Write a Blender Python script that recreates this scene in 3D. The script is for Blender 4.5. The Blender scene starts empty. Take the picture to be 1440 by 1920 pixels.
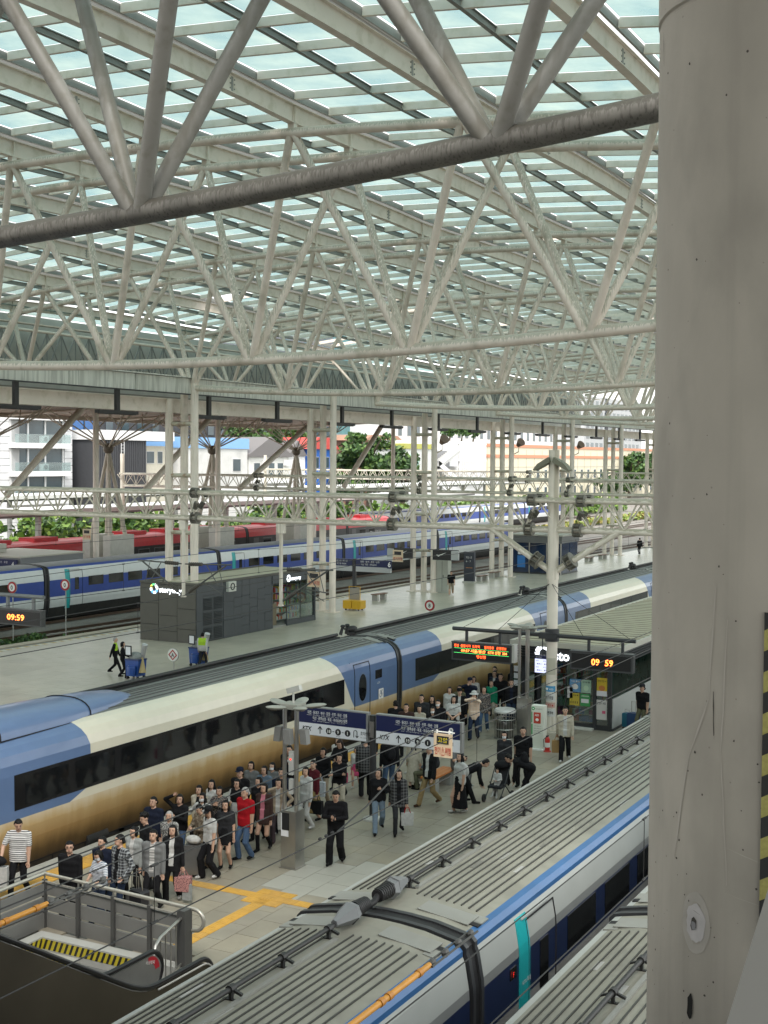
import bpy, math, random
import numpy as np
from math import radians as RAD, sin, cos, pi, sqrt, hypot, atan2
from mathutils import Matrix, Vector
random.seed(7)
scene = bpy.context.scene
COL = scene.collection

# ------------------------------------------------------------------ camera
CAMH = 9.5
cd = bpy.data.cameras.new('camera')
cd.sensor_fit = 'VERTICAL'; cd.sensor_height = 24.0; cd.lens = 24.0*2450/1920
cd.clip_start = 0.1; cd.clip_end = 3000
cam = bpy.data.objects.new('camera', cd); COL.objects.link(cam)
_p, _y, _r = RAD(-2.3), RAD(28.1), RAD(0.37)
_F = Vector((-sin(_y)*cos(_p), cos(_y)*cos(_p), sin(_p)))
_R = _F.cross(Vector((0, 0, 1))).normalized(); _U = _R.cross(_F)
_R2 = _R*cos(_r)+_U*sin(_r); _U2 = -_R*sin(_r)+_U*cos(_r)
_M = Matrix((_R2, _U2, -_F)).transposed().to_4x4(); _M.translation = (0, 0, CAMH)
cam.matrix_world = _M
scene.camera = cam

# ------------------------------------------------------------------ light
SUN_EL, SUN_ROT = RAD(52), RAD(150)
w = bpy.data.worlds.new('World'); scene.world = w; w.use_nodes = True
nt = w.node_tree; nt.nodes.clear()
sky = nt.nodes.new('ShaderNodeTexSky'); sky.sky_type = 'NISHITA'; sky.sun_disc = False
sky.sun_elevation = SUN_EL; sky.sun_rotation = SUN_ROT
sky.air_density = 1.0; sky.dust_density = 2.0; sky.ozone_density = 1.0
bg = nt.nodes.new('ShaderNodeBackground'); bg.inputs['Strength'].default_value = 0.13
wo = nt.nodes.new('ShaderNodeOutputWorld')
# overcast: a white cloud layer veils most of the clear sky
tcw = nt.nodes.new('ShaderNodeTexCoord'); ncl = nt.nodes.new('ShaderNodeTexNoise'); ncl.inputs['Scale'].default_value = 2.2; ncl.inputs['Detail'].default_value = 5
nt.links.new(tcw.outputs['Generated'], ncl.inputs['Vector'])
mrc = nt.nodes.new('ShaderNodeMapRange'); mrc.inputs['From Min'].default_value = .3; mrc.inputs['From Max'].default_value = .7
mrc.inputs['To Min'].default_value = .62; mrc.inputs['To Max'].default_value = .92; nt.links.new(ncl.outputs['Fac'], mrc.inputs['Value'])
mxs = nt.nodes.new('ShaderNodeMix'); mxs.data_type = 'RGBA'; mxs.inputs['B'].default_value = (8.9, 8.95, 8.55, 1)
nt.links.new(mrc.outputs[0], mxs.inputs['Factor']); nt.links.new(sky.outputs[0], mxs.inputs['A'])
nt.links.new(mxs.outputs['Result'], bg.inputs[0]); nt.links.new(bg.outputs[0], wo.inputs[0])
sd = bpy.data.lights.new('sun', 'SUN'); sd.energy = 1.5; sd.angle = RAD(16); sd.color = (1.0, .96, .9)
sun = bpy.data.objects.new('sun', sd); COL.objects.link(sun)
# direction of the light: from the sun downwards (sky rotation is measured clockwise from +Y)
_d = Vector((sin(SUN_ROT)*cos(SUN_EL), cos(SUN_ROT)*cos(SUN_EL), sin(SUN_EL)))
sun.rotation_euler = _d.to_track_quat('Z', 'Y').to_euler(); sun.location = (0, 0, 60)
vs = scene.view_settings
vs.view_transform = 'Standard'; vs.look = 'None'; vs.gamma = 1.0; vs.use_curve_mapping = False
vs.exposure = 1.18
cy = scene.cycles
cy.use_denoising = True
cy.max_bounces = 8; cy.diffuse_bounces = 4; cy.glossy_bounces = 3; cy.transmission_bounces = 4
cy.transparent_max_bounces = 12
cy.caustics_reflective = False; cy.caustics_refractive = False
cy.sample_clamp_indirect = 6

# ------------------------------------------------------------------ materials
MATS = {}
def mat(name, col, rough=.6, metal=0.0, var=0.0, scale=3.0, bump=0.0, bscale=None, stretch=(1, 1, 1),
        dirt=None, damt=0.0, dscale=1.5, emit=None, estr=1.0, spec=.5, dthr=(.5, .7), coat=0.0, topdirt=None, spots=None, streak=None):
    if name in MATS: return MATS[name]
    m = bpy.data.materials.new(name); m.use_nodes = True
    n = m.node_tree.nodes; L = m.node_tree.links
    b = n['Principled BSDF']
    b.inputs['Roughness'].default_value = rough; b.inputs['Metallic'].default_value = metal
    b.inputs['Specular IOR Level'].default_value = spec
    if coat: b.inputs['Coat Weight'].default_value = coat
    c4 = (*col, 1)
    b.inputs['Base Color'].default_value = c4
    cur = None
    geo = tc = None
    def coords(st):
        nonlocal geo
        if geo is None: geo = n.new('ShaderNodeNewGeometry')
        v = n.new('ShaderNodeVectorMath'); v.operation = 'MULTIPLY'
        v.inputs[1].default_value = st
        L.new(geo.outputs['Position'], v.inputs[0]); return v.outputs[0]
    def noise(sc, st, det=4):
        t = n.new('ShaderNodeTexNoise'); t.inputs['Scale'].default_value = sc; t.inputs['Detail'].default_value = det
        L.new(coords(st), t.inputs['Vector']); return t.outputs['Fac']
    if var:
        f = noise(scale, stretch)
        r = n.new('ShaderNodeMapRange'); r.inputs['From Min'].default_value = .25; r.inputs['From Max'].default_value = .75
        r.inputs['To Min'].default_value = 1-var; r.inputs['To Max'].default_value = 1+var
        L.new(f, r.inputs['Value'])
        mx = n.new('ShaderNodeVectorMath'); mx.operation = 'SCALE'; mx.inputs[0].default_value = col
        L.new(r.outputs[0], mx.inputs['Scale']); cur = mx.outputs[0]
    def over(fac, dcol):
        nonlocal cur
        mm = n.new('ShaderNodeMix'); mm.data_type = 'RGBA'
        L.new(fac, mm.inputs['Factor'])
        if cur: L.new(cur, mm.inputs['A'])
        else: mm.inputs['A'].default_value = c4
        mm.inputs['B'].default_value = (*dcol, 1); cur = mm.outputs['Result']
    def rng(sock, a, b_, to=1.0):
        r = n.new('ShaderNodeMapRange'); r.inputs['From Min'].default_value = a; r.inputs['From Max'].default_value = b_
        r.inputs['To Max'].default_value = to; L.new(sock, r.inputs['Value']); return r.outputs[0]
    if dirt is not None:
        f = rng(noise(dscale, stretch, 6), dthr[0], dthr[1], damt); over(f, dirt)
    if streak is not None:       # vertical run-off marks: colour, amount, scale
        f = rng(noise(streak[2], (1, 1, .03), 5), .52, .7, streak[1]); over(f, streak[0])
    if spots is not None:        # small scattered specks
        vo = n.new('ShaderNodeTexVoronoi'); vo.inputs['Scale'].default_value = spots[1]; L.new(coords((1, 1, 1)), vo.inputs['Vector'])
        lt_ = n.new('ShaderNodeMath'); lt_.operation = 'LESS_THAN'; lt_.inputs[1].default_value = spots[2]; L.new(vo.outputs['Distance'], lt_.inputs[0])
        m_ = n.new('ShaderNodeMath'); m_.operation = 'MULTIPLY'; m_.inputs[1].default_value = spots[3]; L.new(lt_.outputs[0], m_.inputs[0]); over(m_.outputs[0], spots[0])
    if topdirt is not None:      # dust and run-off that settle on the upper side of pipes, with drips reaching down
        dcol, amt, sc = topdirt
        g = n.new('ShaderNodeNewGeometry') if geo is None else geo; geo = g
        s = n.new('ShaderNodeSeparateXYZ'); L.new(g.outputs['Normal'], s.inputs[0])
        dn = noise(sc, (1, 1, .04), 5)
        a = n.new('ShaderNodeMath'); a.operation = 'MULTIPLY_ADD'; a.inputs[1].default_value = 2.2; a.inputs[2].default_value = -1.15
        L.new(dn, a.inputs[0])
        a2 = n.new('ShaderNodeMath'); a2.operation = 'ADD'; L.new(s.outputs['Z'], a2.inputs[0]); L.new(a.outputs[0], a2.inputs[1])
        over(rng(a2.outputs[0], .05, .35, amt), dcol)
    if cur: L.new(cur, b.inputs['Base Color'])
    if bump:
        t = noise(bscale or scale*4, stretch)
        bp = n.new('ShaderNodeBump'); bp.inputs['Strength'].default_value = bump; bp.inputs['Distance'].default_value = .02
        L.new(t, bp.inputs['Height']); L.new(bp.outputs[0], b.inputs['Normal'])
    if emit is not None:
        b.inputs['Emission Color'].default_value = (*emit, 1); b.inputs['Emission Strength'].default_value = estr
    MATS[name] = m
    return m
def glassmat(name, tint, mixd=.2, dcol=(.8, .9, .9), rough=.08, refl=.08):
    m = bpy.data.materials.new(name); m.use_nodes = True; n = m.node_tree.nodes; L = m.node_tree.links; n.clear()
    o = n.new('ShaderNodeOutputMaterial'); t = n.new('ShaderNodeBsdfTransparent'); t.inputs[0].default_value = (*tint, 1)
    tr = n.new('ShaderNodeBsdfTranslucent'); g = n.new('ShaderNodeBsdfGlossy'); g.inputs['Roughness'].default_value = rough
    geo = n.new('ShaderNodeNewGeometry'); nz = n.new('ShaderNodeTexNoise'); nz.inputs['Scale'].default_value = .8; nz.inputs['Detail'].default_value = 6
    L.new(geo.outputs['Position'], nz.inputs['Vector'])
    mr = n.new('ShaderNodeMapRange'); mr.inputs['From Min'].default_value = .3; mr.inputs['From Max'].default_value = .75
    mr.inputs['To Min'].default_value = mixd*.6; mr.inputs['To Max'].default_value = min(.95, mixd*1.5); L.new(nz.outputs['Fac'], mr.inputs['Value'])
    tr.inputs[0].default_value = (*dcol, 1)
    m1 = n.new('ShaderNodeMixShader'); L.new(mr.outputs[0], m1.inputs[0]); L.new(t.outputs[0], m1.inputs[1]); L.new(tr.outputs[0], m1.inputs[2])
    m2 = n.new('ShaderNodeMixShader'); m2.inputs[0].default_value = refl; L.new(m1.outputs[0], m2.inputs[1]); L.new(g.outputs[0], m2.inputs[2])
    L.new(m2.outputs[0], o.inputs[0]); MATS[name] = m
    return m

# ------------------------------------------------------------------ objects
ORG = {}
def thing(name, label, cat, loc=(0, 0, 0), group=None, kind=None):
    o = bpy.data.objects.new(name, None); COL.objects.link(o); o.location = loc; o.empty_display_size = .2
    ORG[o] = Vector(loc)
    if label: o['label'] = label
    if cat: o['category'] = cat
    if group: o['group'] = group
    if kind: o['kind'] = kind
    return o
def tag(o, label=None, cat=None, group=None, kind=None):
    if label: o['label'] = label
    if cat: o['category'] = cat
    if group: o['group'] = group
    if kind: o['kind'] = kind
    return o
def piece(name, mesh, parent, loc, rot=(0, 0, 0), kind=None, label=None):   # a part that shares mesh data; loc in world space
    o = bpy.data.objects.new(name, mesh); COL.objects.link(o)
    off = ORG[parent]; o.parent = parent
    o.location = Vector(loc)-off; o.rotation_euler = rot
    ORG[o] = Vector((0, 0, 0))
    if kind: o['kind'] = kind
    if label: o['label'] = label
    return o
def copy_tree(root, loc=None, rotz=None, label=None):
    r = root.copy(); COL.objects.link(r); ORG[r] = Vector(loc if loc is not None else root.location)
    if loc is not None: r.location = loc
    if rotz is not None: r.rotation_euler = (0, 0, rotz)
    if label: r['label'] = label
    for ch in root.children:
        c = ch.copy(); COL.objects.link(c); c.parent = r
        for g in ch.children:
            d = g.copy(); COL.objects.link(d); d.parent = c
    return r

class MB:
    """collects shapes (world coordinates) into one mesh"""
    def __init__(s): s.v = []; s.f = []; s.m = []; s.mi = 0
    def add(s, vs, fs, mi=None):
        k = len(s.v); s.v += [tuple(p) for p in vs]; mi = s.mi if mi is None else mi
        for f in fs: s.f.append(tuple(k+i for i in f)); s.m.append(mi)
        return s
    def bx(s, x0, x1, y0, y1, z0, z1, mi=None):
        return s.add([(x0, y0, z0), (x1, y0, z0), (x1, y1, z0), (x0, y1, z0), (x0, y0, z1), (x1, y0, z1), (x1, y1, z1), (x0, y1, z1)],
              [(0, 3, 2, 1), (4, 5, 6, 7), (0, 1, 5, 4), (1, 2, 6, 5), (2, 3, 7, 6), (3, 0, 4, 7)], mi)
    def obox(s, c, ax, ay, az, mi=None):      # oriented box: centre and three half-axis vectors
        c = Vector(c); ax = Vector(ax); ay = Vector(ay); az = Vector(az)
        vs = [c+i*ax+j*ay+k*az for k in (-1, 1) for (i, j) in ((-1, -1), (1, -1), (1, 1), (-1, 1))]
        return s.add(vs, [(0, 3, 2, 1), (4, 5, 6, 7), (0, 1, 5, 4), (1, 2, 6, 5), (2, 3, 7, 6), (3, 0, 4, 7)], mi)
    def tube(s, p0, p1, r0, r1=None, n=8, caps=True, mi=None):
        p0 = Vector(p0); p1 = Vector(p1); r1 = r0 if r1 is None else r1
        d = (p1-p0)
        if d.length < 1e-6: return s
        d.normalize(); a = d.orthogonal().normalized(); b = d.cross(a)
        vs = []
        for p, r in ((p0, r0), (p1, r1)):
            for i in range(n):
                t = 2*pi*i/n; vs.append(p+r*(cos(t)*a+sin(t)*b))
        fs = [(i, (i+1) % n, n+(i+1) % n, n+i) for i in range(n)]
        if caps: fs += [tuple(range(n-1, -1, -1)), tuple(range(n, 2*n))]
        return s.add(vs, fs, mi)
    def path(s, pts, r, n=6, mi=None, closed=False):
        pts = [Vector(p) for p in pts]; N = len(pts); rs = r if isinstance(r, (list, tuple)) else [r]*N
        vs = []; prev = None
        for i, p in enumerate(pts):
            if closed: d = pts[(i+1) % N]-pts[i-1]
            else: d = pts[min(i+1, N-1)]-pts[max(i-1, 0)]
            d.normalize()
            if prev is None: a = d.orthogonal().normalized()
            else:
                a = prev-d*prev.dot(d)
                a = a.normalized() if a.length > 1e-6 else d.orthogonal().normalized()
            prev = a; b = d.cross(a)
            for j in range(n):
                t = 2*pi*j/n; vs.append(p+rs[i]*(cos(t)*a+sin(t)*b))
        fs = []
        for i in range(N if closed else N-1):
            k = (i+1) % N
            for j in range(n): fs.append((i*n+j, i*n+(j+1) % n, k*n+(j+1) % n, k*n+j))
        if not closed: fs += [tuple(range(n-1, -1, -1)), tuple(range((N-1)*n, N*n))]
        return s.add(vs, fs, mi)
    def sweep(s, sec, pts, right=None, mi=None, caps=True):   # section [(u,v)] swept along pts; u along `right`, v up
        pts = [Vector(p) for p in pts]; N = len(pts); n = len(sec); vs = []
        for i, p in enumerate(pts):
            d = (pts[min(i+1, N-1)]-pts[max(i-1, 0)]).normalized()
            rt = Vector(right) if right else d.cross(Vector((0, 0, 1))).normalized(); up = rt.cross(d)
            for (u, v) in sec: vs.append(p+u*rt+v*up)
        fs = [(i*n+j, i*n+(j+1) % n, (i+1)*n+(j+1) % n, (i+1)*n+j) for i in range(N-1) for j in range(n)]
        if caps: fs += [tuple(range(n-1, -1, -1)), tuple(range((N-1)*n, N*n))]
        return s.add(vs, fs, mi)
    def prism(s, poly, axis, a0, a1, mi=None):   # polygon in the other two axes, extruded along axis
        def P(u, v, a): return {'x': (a, u, v), 'y': (u, a, v), 'z': (u, v, a)}[axis]
        n = len(poly); vs = [P(u, v, a0) for u, v in poly]+[P(u, v, a1) for u, v in poly]
        fs = [(i, (i+1) % n, n+(i+1) % n, n+i) for i in range(n)]+[tuple(range(n-1, -1, -1)), tuple(range(n, 2*n))]
        return s.add(vs, fs, mi)
    def ell(s, c, r, n=10, m=6, mi=None, frame=None):
        c = Vector(c); r = (r, r, r) if not isinstance(r, (tuple, list)) else r
        ax, ay, az = frame or (Vector((1, 0, 0)), Vector((0, 1, 0)), Vector((0, 0, 1)))
        vs = [c-az*r[2]]
        for i in range(1, m):
            ph = -pi/2+pi*i/m
            for j in range(n):
                t = 2*pi*j/n; vs.append(c+ax*(r[0]*cos(ph)*cos(t))+ay*(r[1]*cos(ph)*sin(t))+az*(r[2]*sin(ph)))
        vs.append(c+az*r[2]); L = len(vs)-1
        fs = [(0, 1+(j+1) % n, 1+j) for j in range(n)]
        for i in range(m-2):
            for j in range(n): fs.append((1+i*n+j, 1+i*n+(j+1) % n, 1+(i+1)*n+(j+1) % n, 1+(i+1)*n+j))
        fs += [(L, 1+(m-2)*n+j, 1+(m-2)*n+(j+1) % n) for j in range(n)]
        return s.add(vs, fs, mi)
    def lathe(s, c, prof, n=14, mi=None):    # profile [(r,z)] about the vertical through c
        vs = []; N = len(prof)
        for (r, z) in prof:
            for j in range(n):
                t = 2*pi*j/n; vs.append((c[0]+r*cos(t), c[1]+r*sin(t), c[2]+z))
        fs = [(i*n+j, i*n+(j+1) % n, (i+1)*n+(j+1) % n, (i+1)*n+j) for i in range(N-1) for j in range(n)]
        fs += [tuple(range(n-1, -1, -1)), tuple(range((N-1)*n, N*n))]
        return s.add(vs, fs, mi)
    def mesh(s, name, mats, off=(0, 0, 0), smooth=None):
        me = bpy.data.meshes.new(name); off = Vector(off)
        vv = np.array(s.v, dtype=np.float64).reshape(-1, 3)-np.array(off)
        me.from_pydata(vv.tolist(), [], s.f)
        mats = mats if isinstance(mats, (list, tuple)) else [mats]
        for m in mats: me.materials.append(m)
        if len(mats) > 1: me.polygons.foreach_set('material_index', s.m)
        if smooth is not None:
            me.polygons.foreach_set('use_smooth', [True]*len(me.polygons))
            me.set_sharp_from_angle(angle=RAD(smooth))
        me.update(); return me
    def build(s, name, mats, parent=None, smooth=None, org=None, kind=None, label=None):
        if parent is not None: off = ORG[parent]
        elif org is not None: off = Vector(org)
        else:
            a = np.array(s.v); lo = a.min(0); hi = a.max(0); off = Vector(((lo[0]+hi[0])/2, (lo[1]+hi[1])/2, lo[2]))
        me = s.mesh(name, mats, off, smooth)
        o = bpy.data.objects.new(name, me); COL.objects.link(o)
        if parent is not None: o.parent = parent; ORG[o] = Vector(off)
        else: o.location = off; ORG[o] = Vector(off)
        if kind: o['kind'] = kind
        if label: o['label'] = label
        return o

def text(body, m, parent, o, right, up, size=None, width=None, name='lettering', depth=.004, align='LEFT', bold=0.0, shear=0.0):
    """flat letters: o = anchor (baseline), right/up = unit vectors in the world, size = cap height, or fitted width"""
    c = bpy.data.curves.new('t', 'FONT'); c.body = body; c.size = 1; c.align_x = align; c.shear = shear
    c.offset = bold; c.resolution_u = 2
    ob = bpy.data.objects.new('t', c)
    me = bpy.data.meshes.new_from_object(ob); bpy.data.objects.remove(ob); bpy.data.curves.remove(c)
    n = len(me.vertices); a = np.zeros(n*3); me.vertices.foreach_get('co', a); a = a.reshape(-1, 3)
    sc = (size or 1)/.73
    if width and n: sc = width/(a[:, 0].max()-a[:, 0].min()); 
    r = np.array(Vector(right).normalized()); u = np.array(Vector(up).normalized()); nn = np.cross(r, u)
    off = np.array(ORG[parent]) if parent is not None else np.array(Vector(o))
    sy = sc if not (width and size) else size/.73
    P = np.array(Vector(o))[None]+a[:, :1]*sc*r+a[:, 1:2]*sy*u+depth*nn - off
    me.vertices.foreach_set('co', P.ravel()); me.update()
    me.name = name; me.materials.clear(); me.materials.append(m)
    t = bpy.data.objects.new(name, me); COL.objects.link(t)
    if parent is not None: t.parent = parent
    else: t.location = Vector(o)
    ORG[t] = Vector(off)
    return t

# common materials
STEEL = mat('white_painted_steel', (.78, .69, .61), .5, var=.08, scale=1.2, dirt=(.30, .27, .19), damt=.5, dscale=2.0, stretch=(1, 1, .5), topdirt=((.27, .25, .18), .6, 26))
STEELF = mat('far_painted_steel', (.79, .705, .62), .55, var=.08, scale=1.2, topdirt=((.36, .33, .25), .45, 22))
CHORD = mat('shaded_stained_steel', (.125, .12, .106), .5, var=.12, scale=1.5, dirt=(.19, .18, .16), damt=.5, dscale=3, dthr=(.5, .62), topdirt=((.06, .054, .042), .85, 34), streak=((.045, .04, .033), .85, 30))  # stains over a base darkened to paint in the concourse roof's shade
BEAMW = mat('white_beam_paint', (.77, .70, .62), .5, var=.06, scale=.8, dirt=(.36, .33, .2), damt=.35, dscale=2.5)
CHAN = mat('grey_channel', (.22, .225, .21), .5, var=.1, scale=2)
DARK = mat('dark_grey_paint', (.035, .037, .04), .45, var=.15, scale=4)
BLACK = mat('black_rubber', (.012, .012, .013), .6, var=.2, scale=6)
GREYM = mat('grey_paint', (.16, .17, .175), .45, var=.06, scale=3)
INOX = mat('stainless', (.45, .44, .41), .28, metal=.85, var=.08, scale=4)
WHITE = mat('white_paint', (.78, .78, .75), .5, var=.05)
ORANGE_LED = mat('led_orange', (.05, .02, .01), .5, emit=(1, .17, .03), estr=3.5)
# ================================================================== ROOF
def ztop(X): return 19.5-.0026*(X+29.5)**2
def zbot(X): return 12.68+(.0025 if X < -27 else .0021)*(X+27)**2
TY = [15.5+20*i for i in range(8)]
XT = [1.34-5.65*i for i in range(11)]           # top nodes and rafter lines, right to left
XB = [-1.0-5.72*i for i in range(10)]
def camdepth(p):
    d = Vector(p)-cam.location; return d.dot(_F), d
def inframe(p, mx=.36, my=.44):
    z, d = camdepth(p)
    if z < .5: return False
    return abs(d.dot(_R2)/z) < mx and abs(d.dot(_U2)/z) < my
ordn = ['closest to the camera with a heavily stained bottom pipe', 'second from the camera over the gantry pole', 'third from the camera ending at the first column cluster',
        'fourth from the camera', 'fifth from the camera', 'sixth from the camera', 'seventh from the camera', 'farthest from the camera']
for i, Y in enumerate(TY):
    t = thing('roof_truss', 'white tubular roof truss, '+ordn[i], 'roof truss', (-27, Y, zbot(-27)), 'tubular roof trusses over the tracks')
    st = STEEL if i < 3 else STEELF
    nn = 14 if i < 2 else 10 if i < 4 else 8
    xs = np.linspace(5, -55.4, 41)
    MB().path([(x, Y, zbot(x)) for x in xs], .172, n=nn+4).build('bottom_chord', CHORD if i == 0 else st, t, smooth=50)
    for s in (-1, 1):
        MB().path([(x, Y+1.7*s, ztop(x)) for x in xs], .155, n=nn).build('top_chord', st, t, smooth=50)
    dk = mat('strut_paint_shaded', (.22, .215, .195), .5, var=.08, scale=1.5, dirt=(.14, .13, .10), damt=.5, dscale=5, topdirt=((.10, .09, .065), .6, 4)) if i == 0 else st  # nearest struts: darker copy of the paint, with the roof's shade in its colour
    for x in XB:
        for s in (-1, 1):
            for q in (-1, 1):
                xt = min(XT, key=lambda a: abs(a-(x+q*2.85)))
                p0 = Vector((x+q*.1, Y+s*.05, zbot(x)+.05)); p1 = Vector((xt-q*.08, Y+1.7*s, ztop(xt)-.06))
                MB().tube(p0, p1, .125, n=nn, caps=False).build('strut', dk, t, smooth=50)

# glass roof: rafters along the tracks, purlins across, panes on top
gr = thing('glass_roof', 'vaulted glass roof on white steel rafters above the whole station', 'glass roof', (-27, 80, 18))
def zraft(X, Y):                                 # underside of a rafter
    b = ztop(X)+.27
    k = (Y-15.5) % 20
    if 1.7 < k < 18.3: return b+.16*(1-((k-10)/8.3)**2)
    return b
ISEC = [(-.125, 0), (.125, 0), (.125, .025), (.018, .025), (.018, .535), (.125, .535), (.125, .56), (-.125, .56), (-.125, .535), (-.018, .535), (-.018, .025), (-.125, .025)]
BR = [17.2, 19.9, 23.2, 25.5, 27.8, 31.1, 33.8, 37.2]
def chan(sx): return [(0, 0), (sx*.07, 0), (sx*.07, .02), (sx*.02, .02), (sx*.02, .2), (sx*.07, .2), (sx*.07, .22), (0, .22)] if sx > 0 else [(0, 0), (0, .22), (-.07, .22), (-.07, .2), (-.02, .2), (-.02, .02), (-.07, .02), (-.07, 0)]
bolt = MB()
for yy in (-.1, .1):
    for zz in (-.13, 0, .13): bolt.tube((.0, yy-.0, zz), (.02, yy, zz), .022, n=6)
bolt.bx(0, .008, -.045, .045, -.2, .2)
boltm = bolt.mesh('bolt_plate', mat('bolt_grey', (.3, .3, .28), .5))
for b in range(-1, 7):
    y0 = 20*b; ys = [y+y0 for y in BR]
    ys[-1] = ys[-1]
    for k, X in enumerate(XT):
        m = MB(); m.sweep(ISEC, [(X, y, zraft(X, y)) for y in ys], right=(1, 0, 0))
        for q, yy in ((0, 17.2), (1, 33.8)):        # stub and stiffeners over the chords
            for s in (yy,) if q else (yy,):
                m.bx(X-.11, X+.11, s+y0-.1, s+y0+.1, ztop(X)+.08, zraft(X, s+y0)-.002)
                m.bx(X-.115, X+.115, s+y0-.012, s+y0+.012, zraft(X, s+y0)+.027, zraft(X, s+y0)+.533)
        m.build('rafter', BEAMW, gr)
        if -1 < b < 4 :
            for q in (-1, 1):
                piece('bolt_plate', boltm, gr, (X+(.02 if q > 0 else .02), y0+25.5+5.1*q, zraft(X, y0+25.5+5.1*q)+.28))
        if k < 10:
            xm = (X+XT[k+1])/2
            m = MB()
            m.sweep([(-.06, 0), (.06, 0), (.06, .02), (.012, .02), (.012, .18), (.06, .18), (.06, .2), (-.06, .2), (-.06, .18), (-.012, .18), (-.012, .02), (-.06, .02)],
                    [(xm, y, (zraft(X, y)+zraft(XT[k+1], y))/2+.63) for y in ys], right=(1, 0, 0))
            m.build('mid_rail', CHAN, gr)
        for s in (-1, 1):
            if (k == 0 and s > 0) or (k == 10 and s < 0): continue
            MB().sweep(chan(-s), [(X+s*.24, y, zraft(X+s*.24, y)+.63) for y in ys], right=(1, 0, 0)).build('side_channel', CHAN, gr)
PANE = glassmat('roof_glass', (.39, .517, .55), .30, (.72, .71, .62), .1, .05)
rnd = random.Random(3)
PURL = []; PANES = []
bays = []
for k in range(10):
    xa, xb = XT[k+1]+.25, XT[k]-.25
    za, zb = ztop(xa), ztop(xb); th = -atan2(zb-za, xb-xa)
    Lx = hypot(xb-xa, zb-za)
    pm = MB().bx(-Lx/2, Lx/2, -.055, .055, 0, .23).mesh('purlin', BEAMW)
    gm = MB().bx(-Lx/4+.035, Lx/4-.035, -.93, .93, 0, .025).mesh('glass_pane', PANE)
    bays.append((pm, gm))
    for r in range(-8, 66):
        Y = 29.55+2*r
        if Y < 5: continue
        X = (xa+xb)/2; z = zraft(X, Y)+.615
        PURL.append((camdepth((X, Y, z))[0] if inframe((X, Y, z), .36, .46) else 1e4+Y, pm, (X, Y, z), th))
        Y2 = Y+1; dz = (zraft(X, Y+2)-zraft(X, Y))/2.0; 
        for q in (-1, 1):
            Xp = X+q*(xb-xa)/4; z = zraft(Xp, Y2)+.85
            if rnd.random() < .018 : continue          # a few panes are missing and open to the sky
            PANES.append((camdepth((Xp, Y2, z))[0] if inframe((Xp, Y2, z), .36, .46) else 1e4+Y, gm, (Xp, Y2, z), th, math.atan(dz)))
PURL.sort(key=lambda a: a[0]); PANES.sort(key=lambda a: a[0])
def join(lst, mlist, name, m, parent):
    mb = MB()
    for it in lst:
        me = it[1]; R = Matrix.Translation(it[2]) @ Matrix.Rotation(it[3], 4, 'Y') @ (Matrix.Rotation(it[4], 4, 'X') if len(it) > 4 else Matrix())
        mb.add([R @ v.co for v in me.vertices], [tuple(p.vertices) for p in me.polygons])
    mb.build(name, m, parent, kind='stuff')
for d, me, loc, th in PURL[:300]: piece('purlin', me, gr, loc, (0, th, 0))
join(PURL[300:], None, 'far_purlins', BEAMW, gr)
for d, me, loc, th, tx in PANES[:300]: piece('glass_pane', me, gr, loc, (tx, th, 0))
join(PANES[300:], None, 'far_glass_panes', PANE, gr)

# edge gutter beam, columns
GUT = mat('streaked_gutter', (.66, .66, .60), .6, var=.12, scale=5, stretch=(1, 1, .08), dirt=(.38, .38, .34), damt=.6, dscale=6, dthr=(.48, .6))
eb = thing('gutter_beam', 'long grey streaked gutter beam along the left edge of the glass roof', 'gutter beam', (-41.2, 90, 12.85))
pm = MB().bx(-.28, .28, -2.36, 2.36, 0, .78).mesh('cladding_panel', GUT)
for k in range(24): piece('cladding_panel', pm, eb, (-41.25, 41.3+2.38+4.767*k, 12.85))
MB().bx(-41.62, -40.88, 40, 156, 13.655, 13.72).bx(-41.15, -40.95, 40, 156, 12.79, 12.84, 1).build('beam_cap', [GUT, DARK], eb)
lb = MB(); lb.bx(-42.75, -42.45, 40, 156, 12.6, 12.64).bx(-42.75, -42.45, 40, 156, 11.9, 11.94).bx(-42.62, -42.58, 40, 156, 11.942, 12.598)
lb = tag(lb.build('longitudinal_beam', BEAMW), 'pale green steel beam running along the column tops behind the gutter beam', 'steel beam')
g = 'column clusters of three white pipes'
clab = ['behind the grey kiosk', 'beside the yellow cart', 'with grey cabinet beside the walking man', 'beside the blue waiting room', 'behind the tall gantry pole', 'beside the far standing man', 'far down the platform', 'farthest down the platform']
for k in range(1, 8):
    Y = 41.3+14.3*k
    c = thing('column_cluster', 'cluster of three white pipe columns '+clab[k-1], 'column', (-41.7, Y, 0), g)
    for (x, y, zt) in ((-40.86, Y-.1, 13.4), (-42.5, Y-.1, 12.6), (-41.85, Y+.35, 12.85)):
        MB().tube((x, y, 0), (x, y, zt), .21, n=14).build('column_pipe', STEELF, c, smooth=50)
        MB().bx(x-.36, x+.36, y-.36, y+.36, 0, .05).build('base_plate', STEELF, c)
    for z in (3.0, 5.6, 8.6, 11.3):
        mm = MB(); mm.tube((-40.86, Y-.1, z), (-42.5, Y-.1, z), .11, n=8).tube((-40.86, Y-.1, z), (-41.85, Y+.35, z), .09, n=8).tube((-42.5, Y-.1, z), (-41.85, Y+.35, z), .09, n=8)
        mm.build('cross_pipe', mat('rusty_pipe', (.5, .47, .38), .6, dirt=(.25, .13, .06), damt=.8, dscale=3), c, smooth=50)
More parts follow.
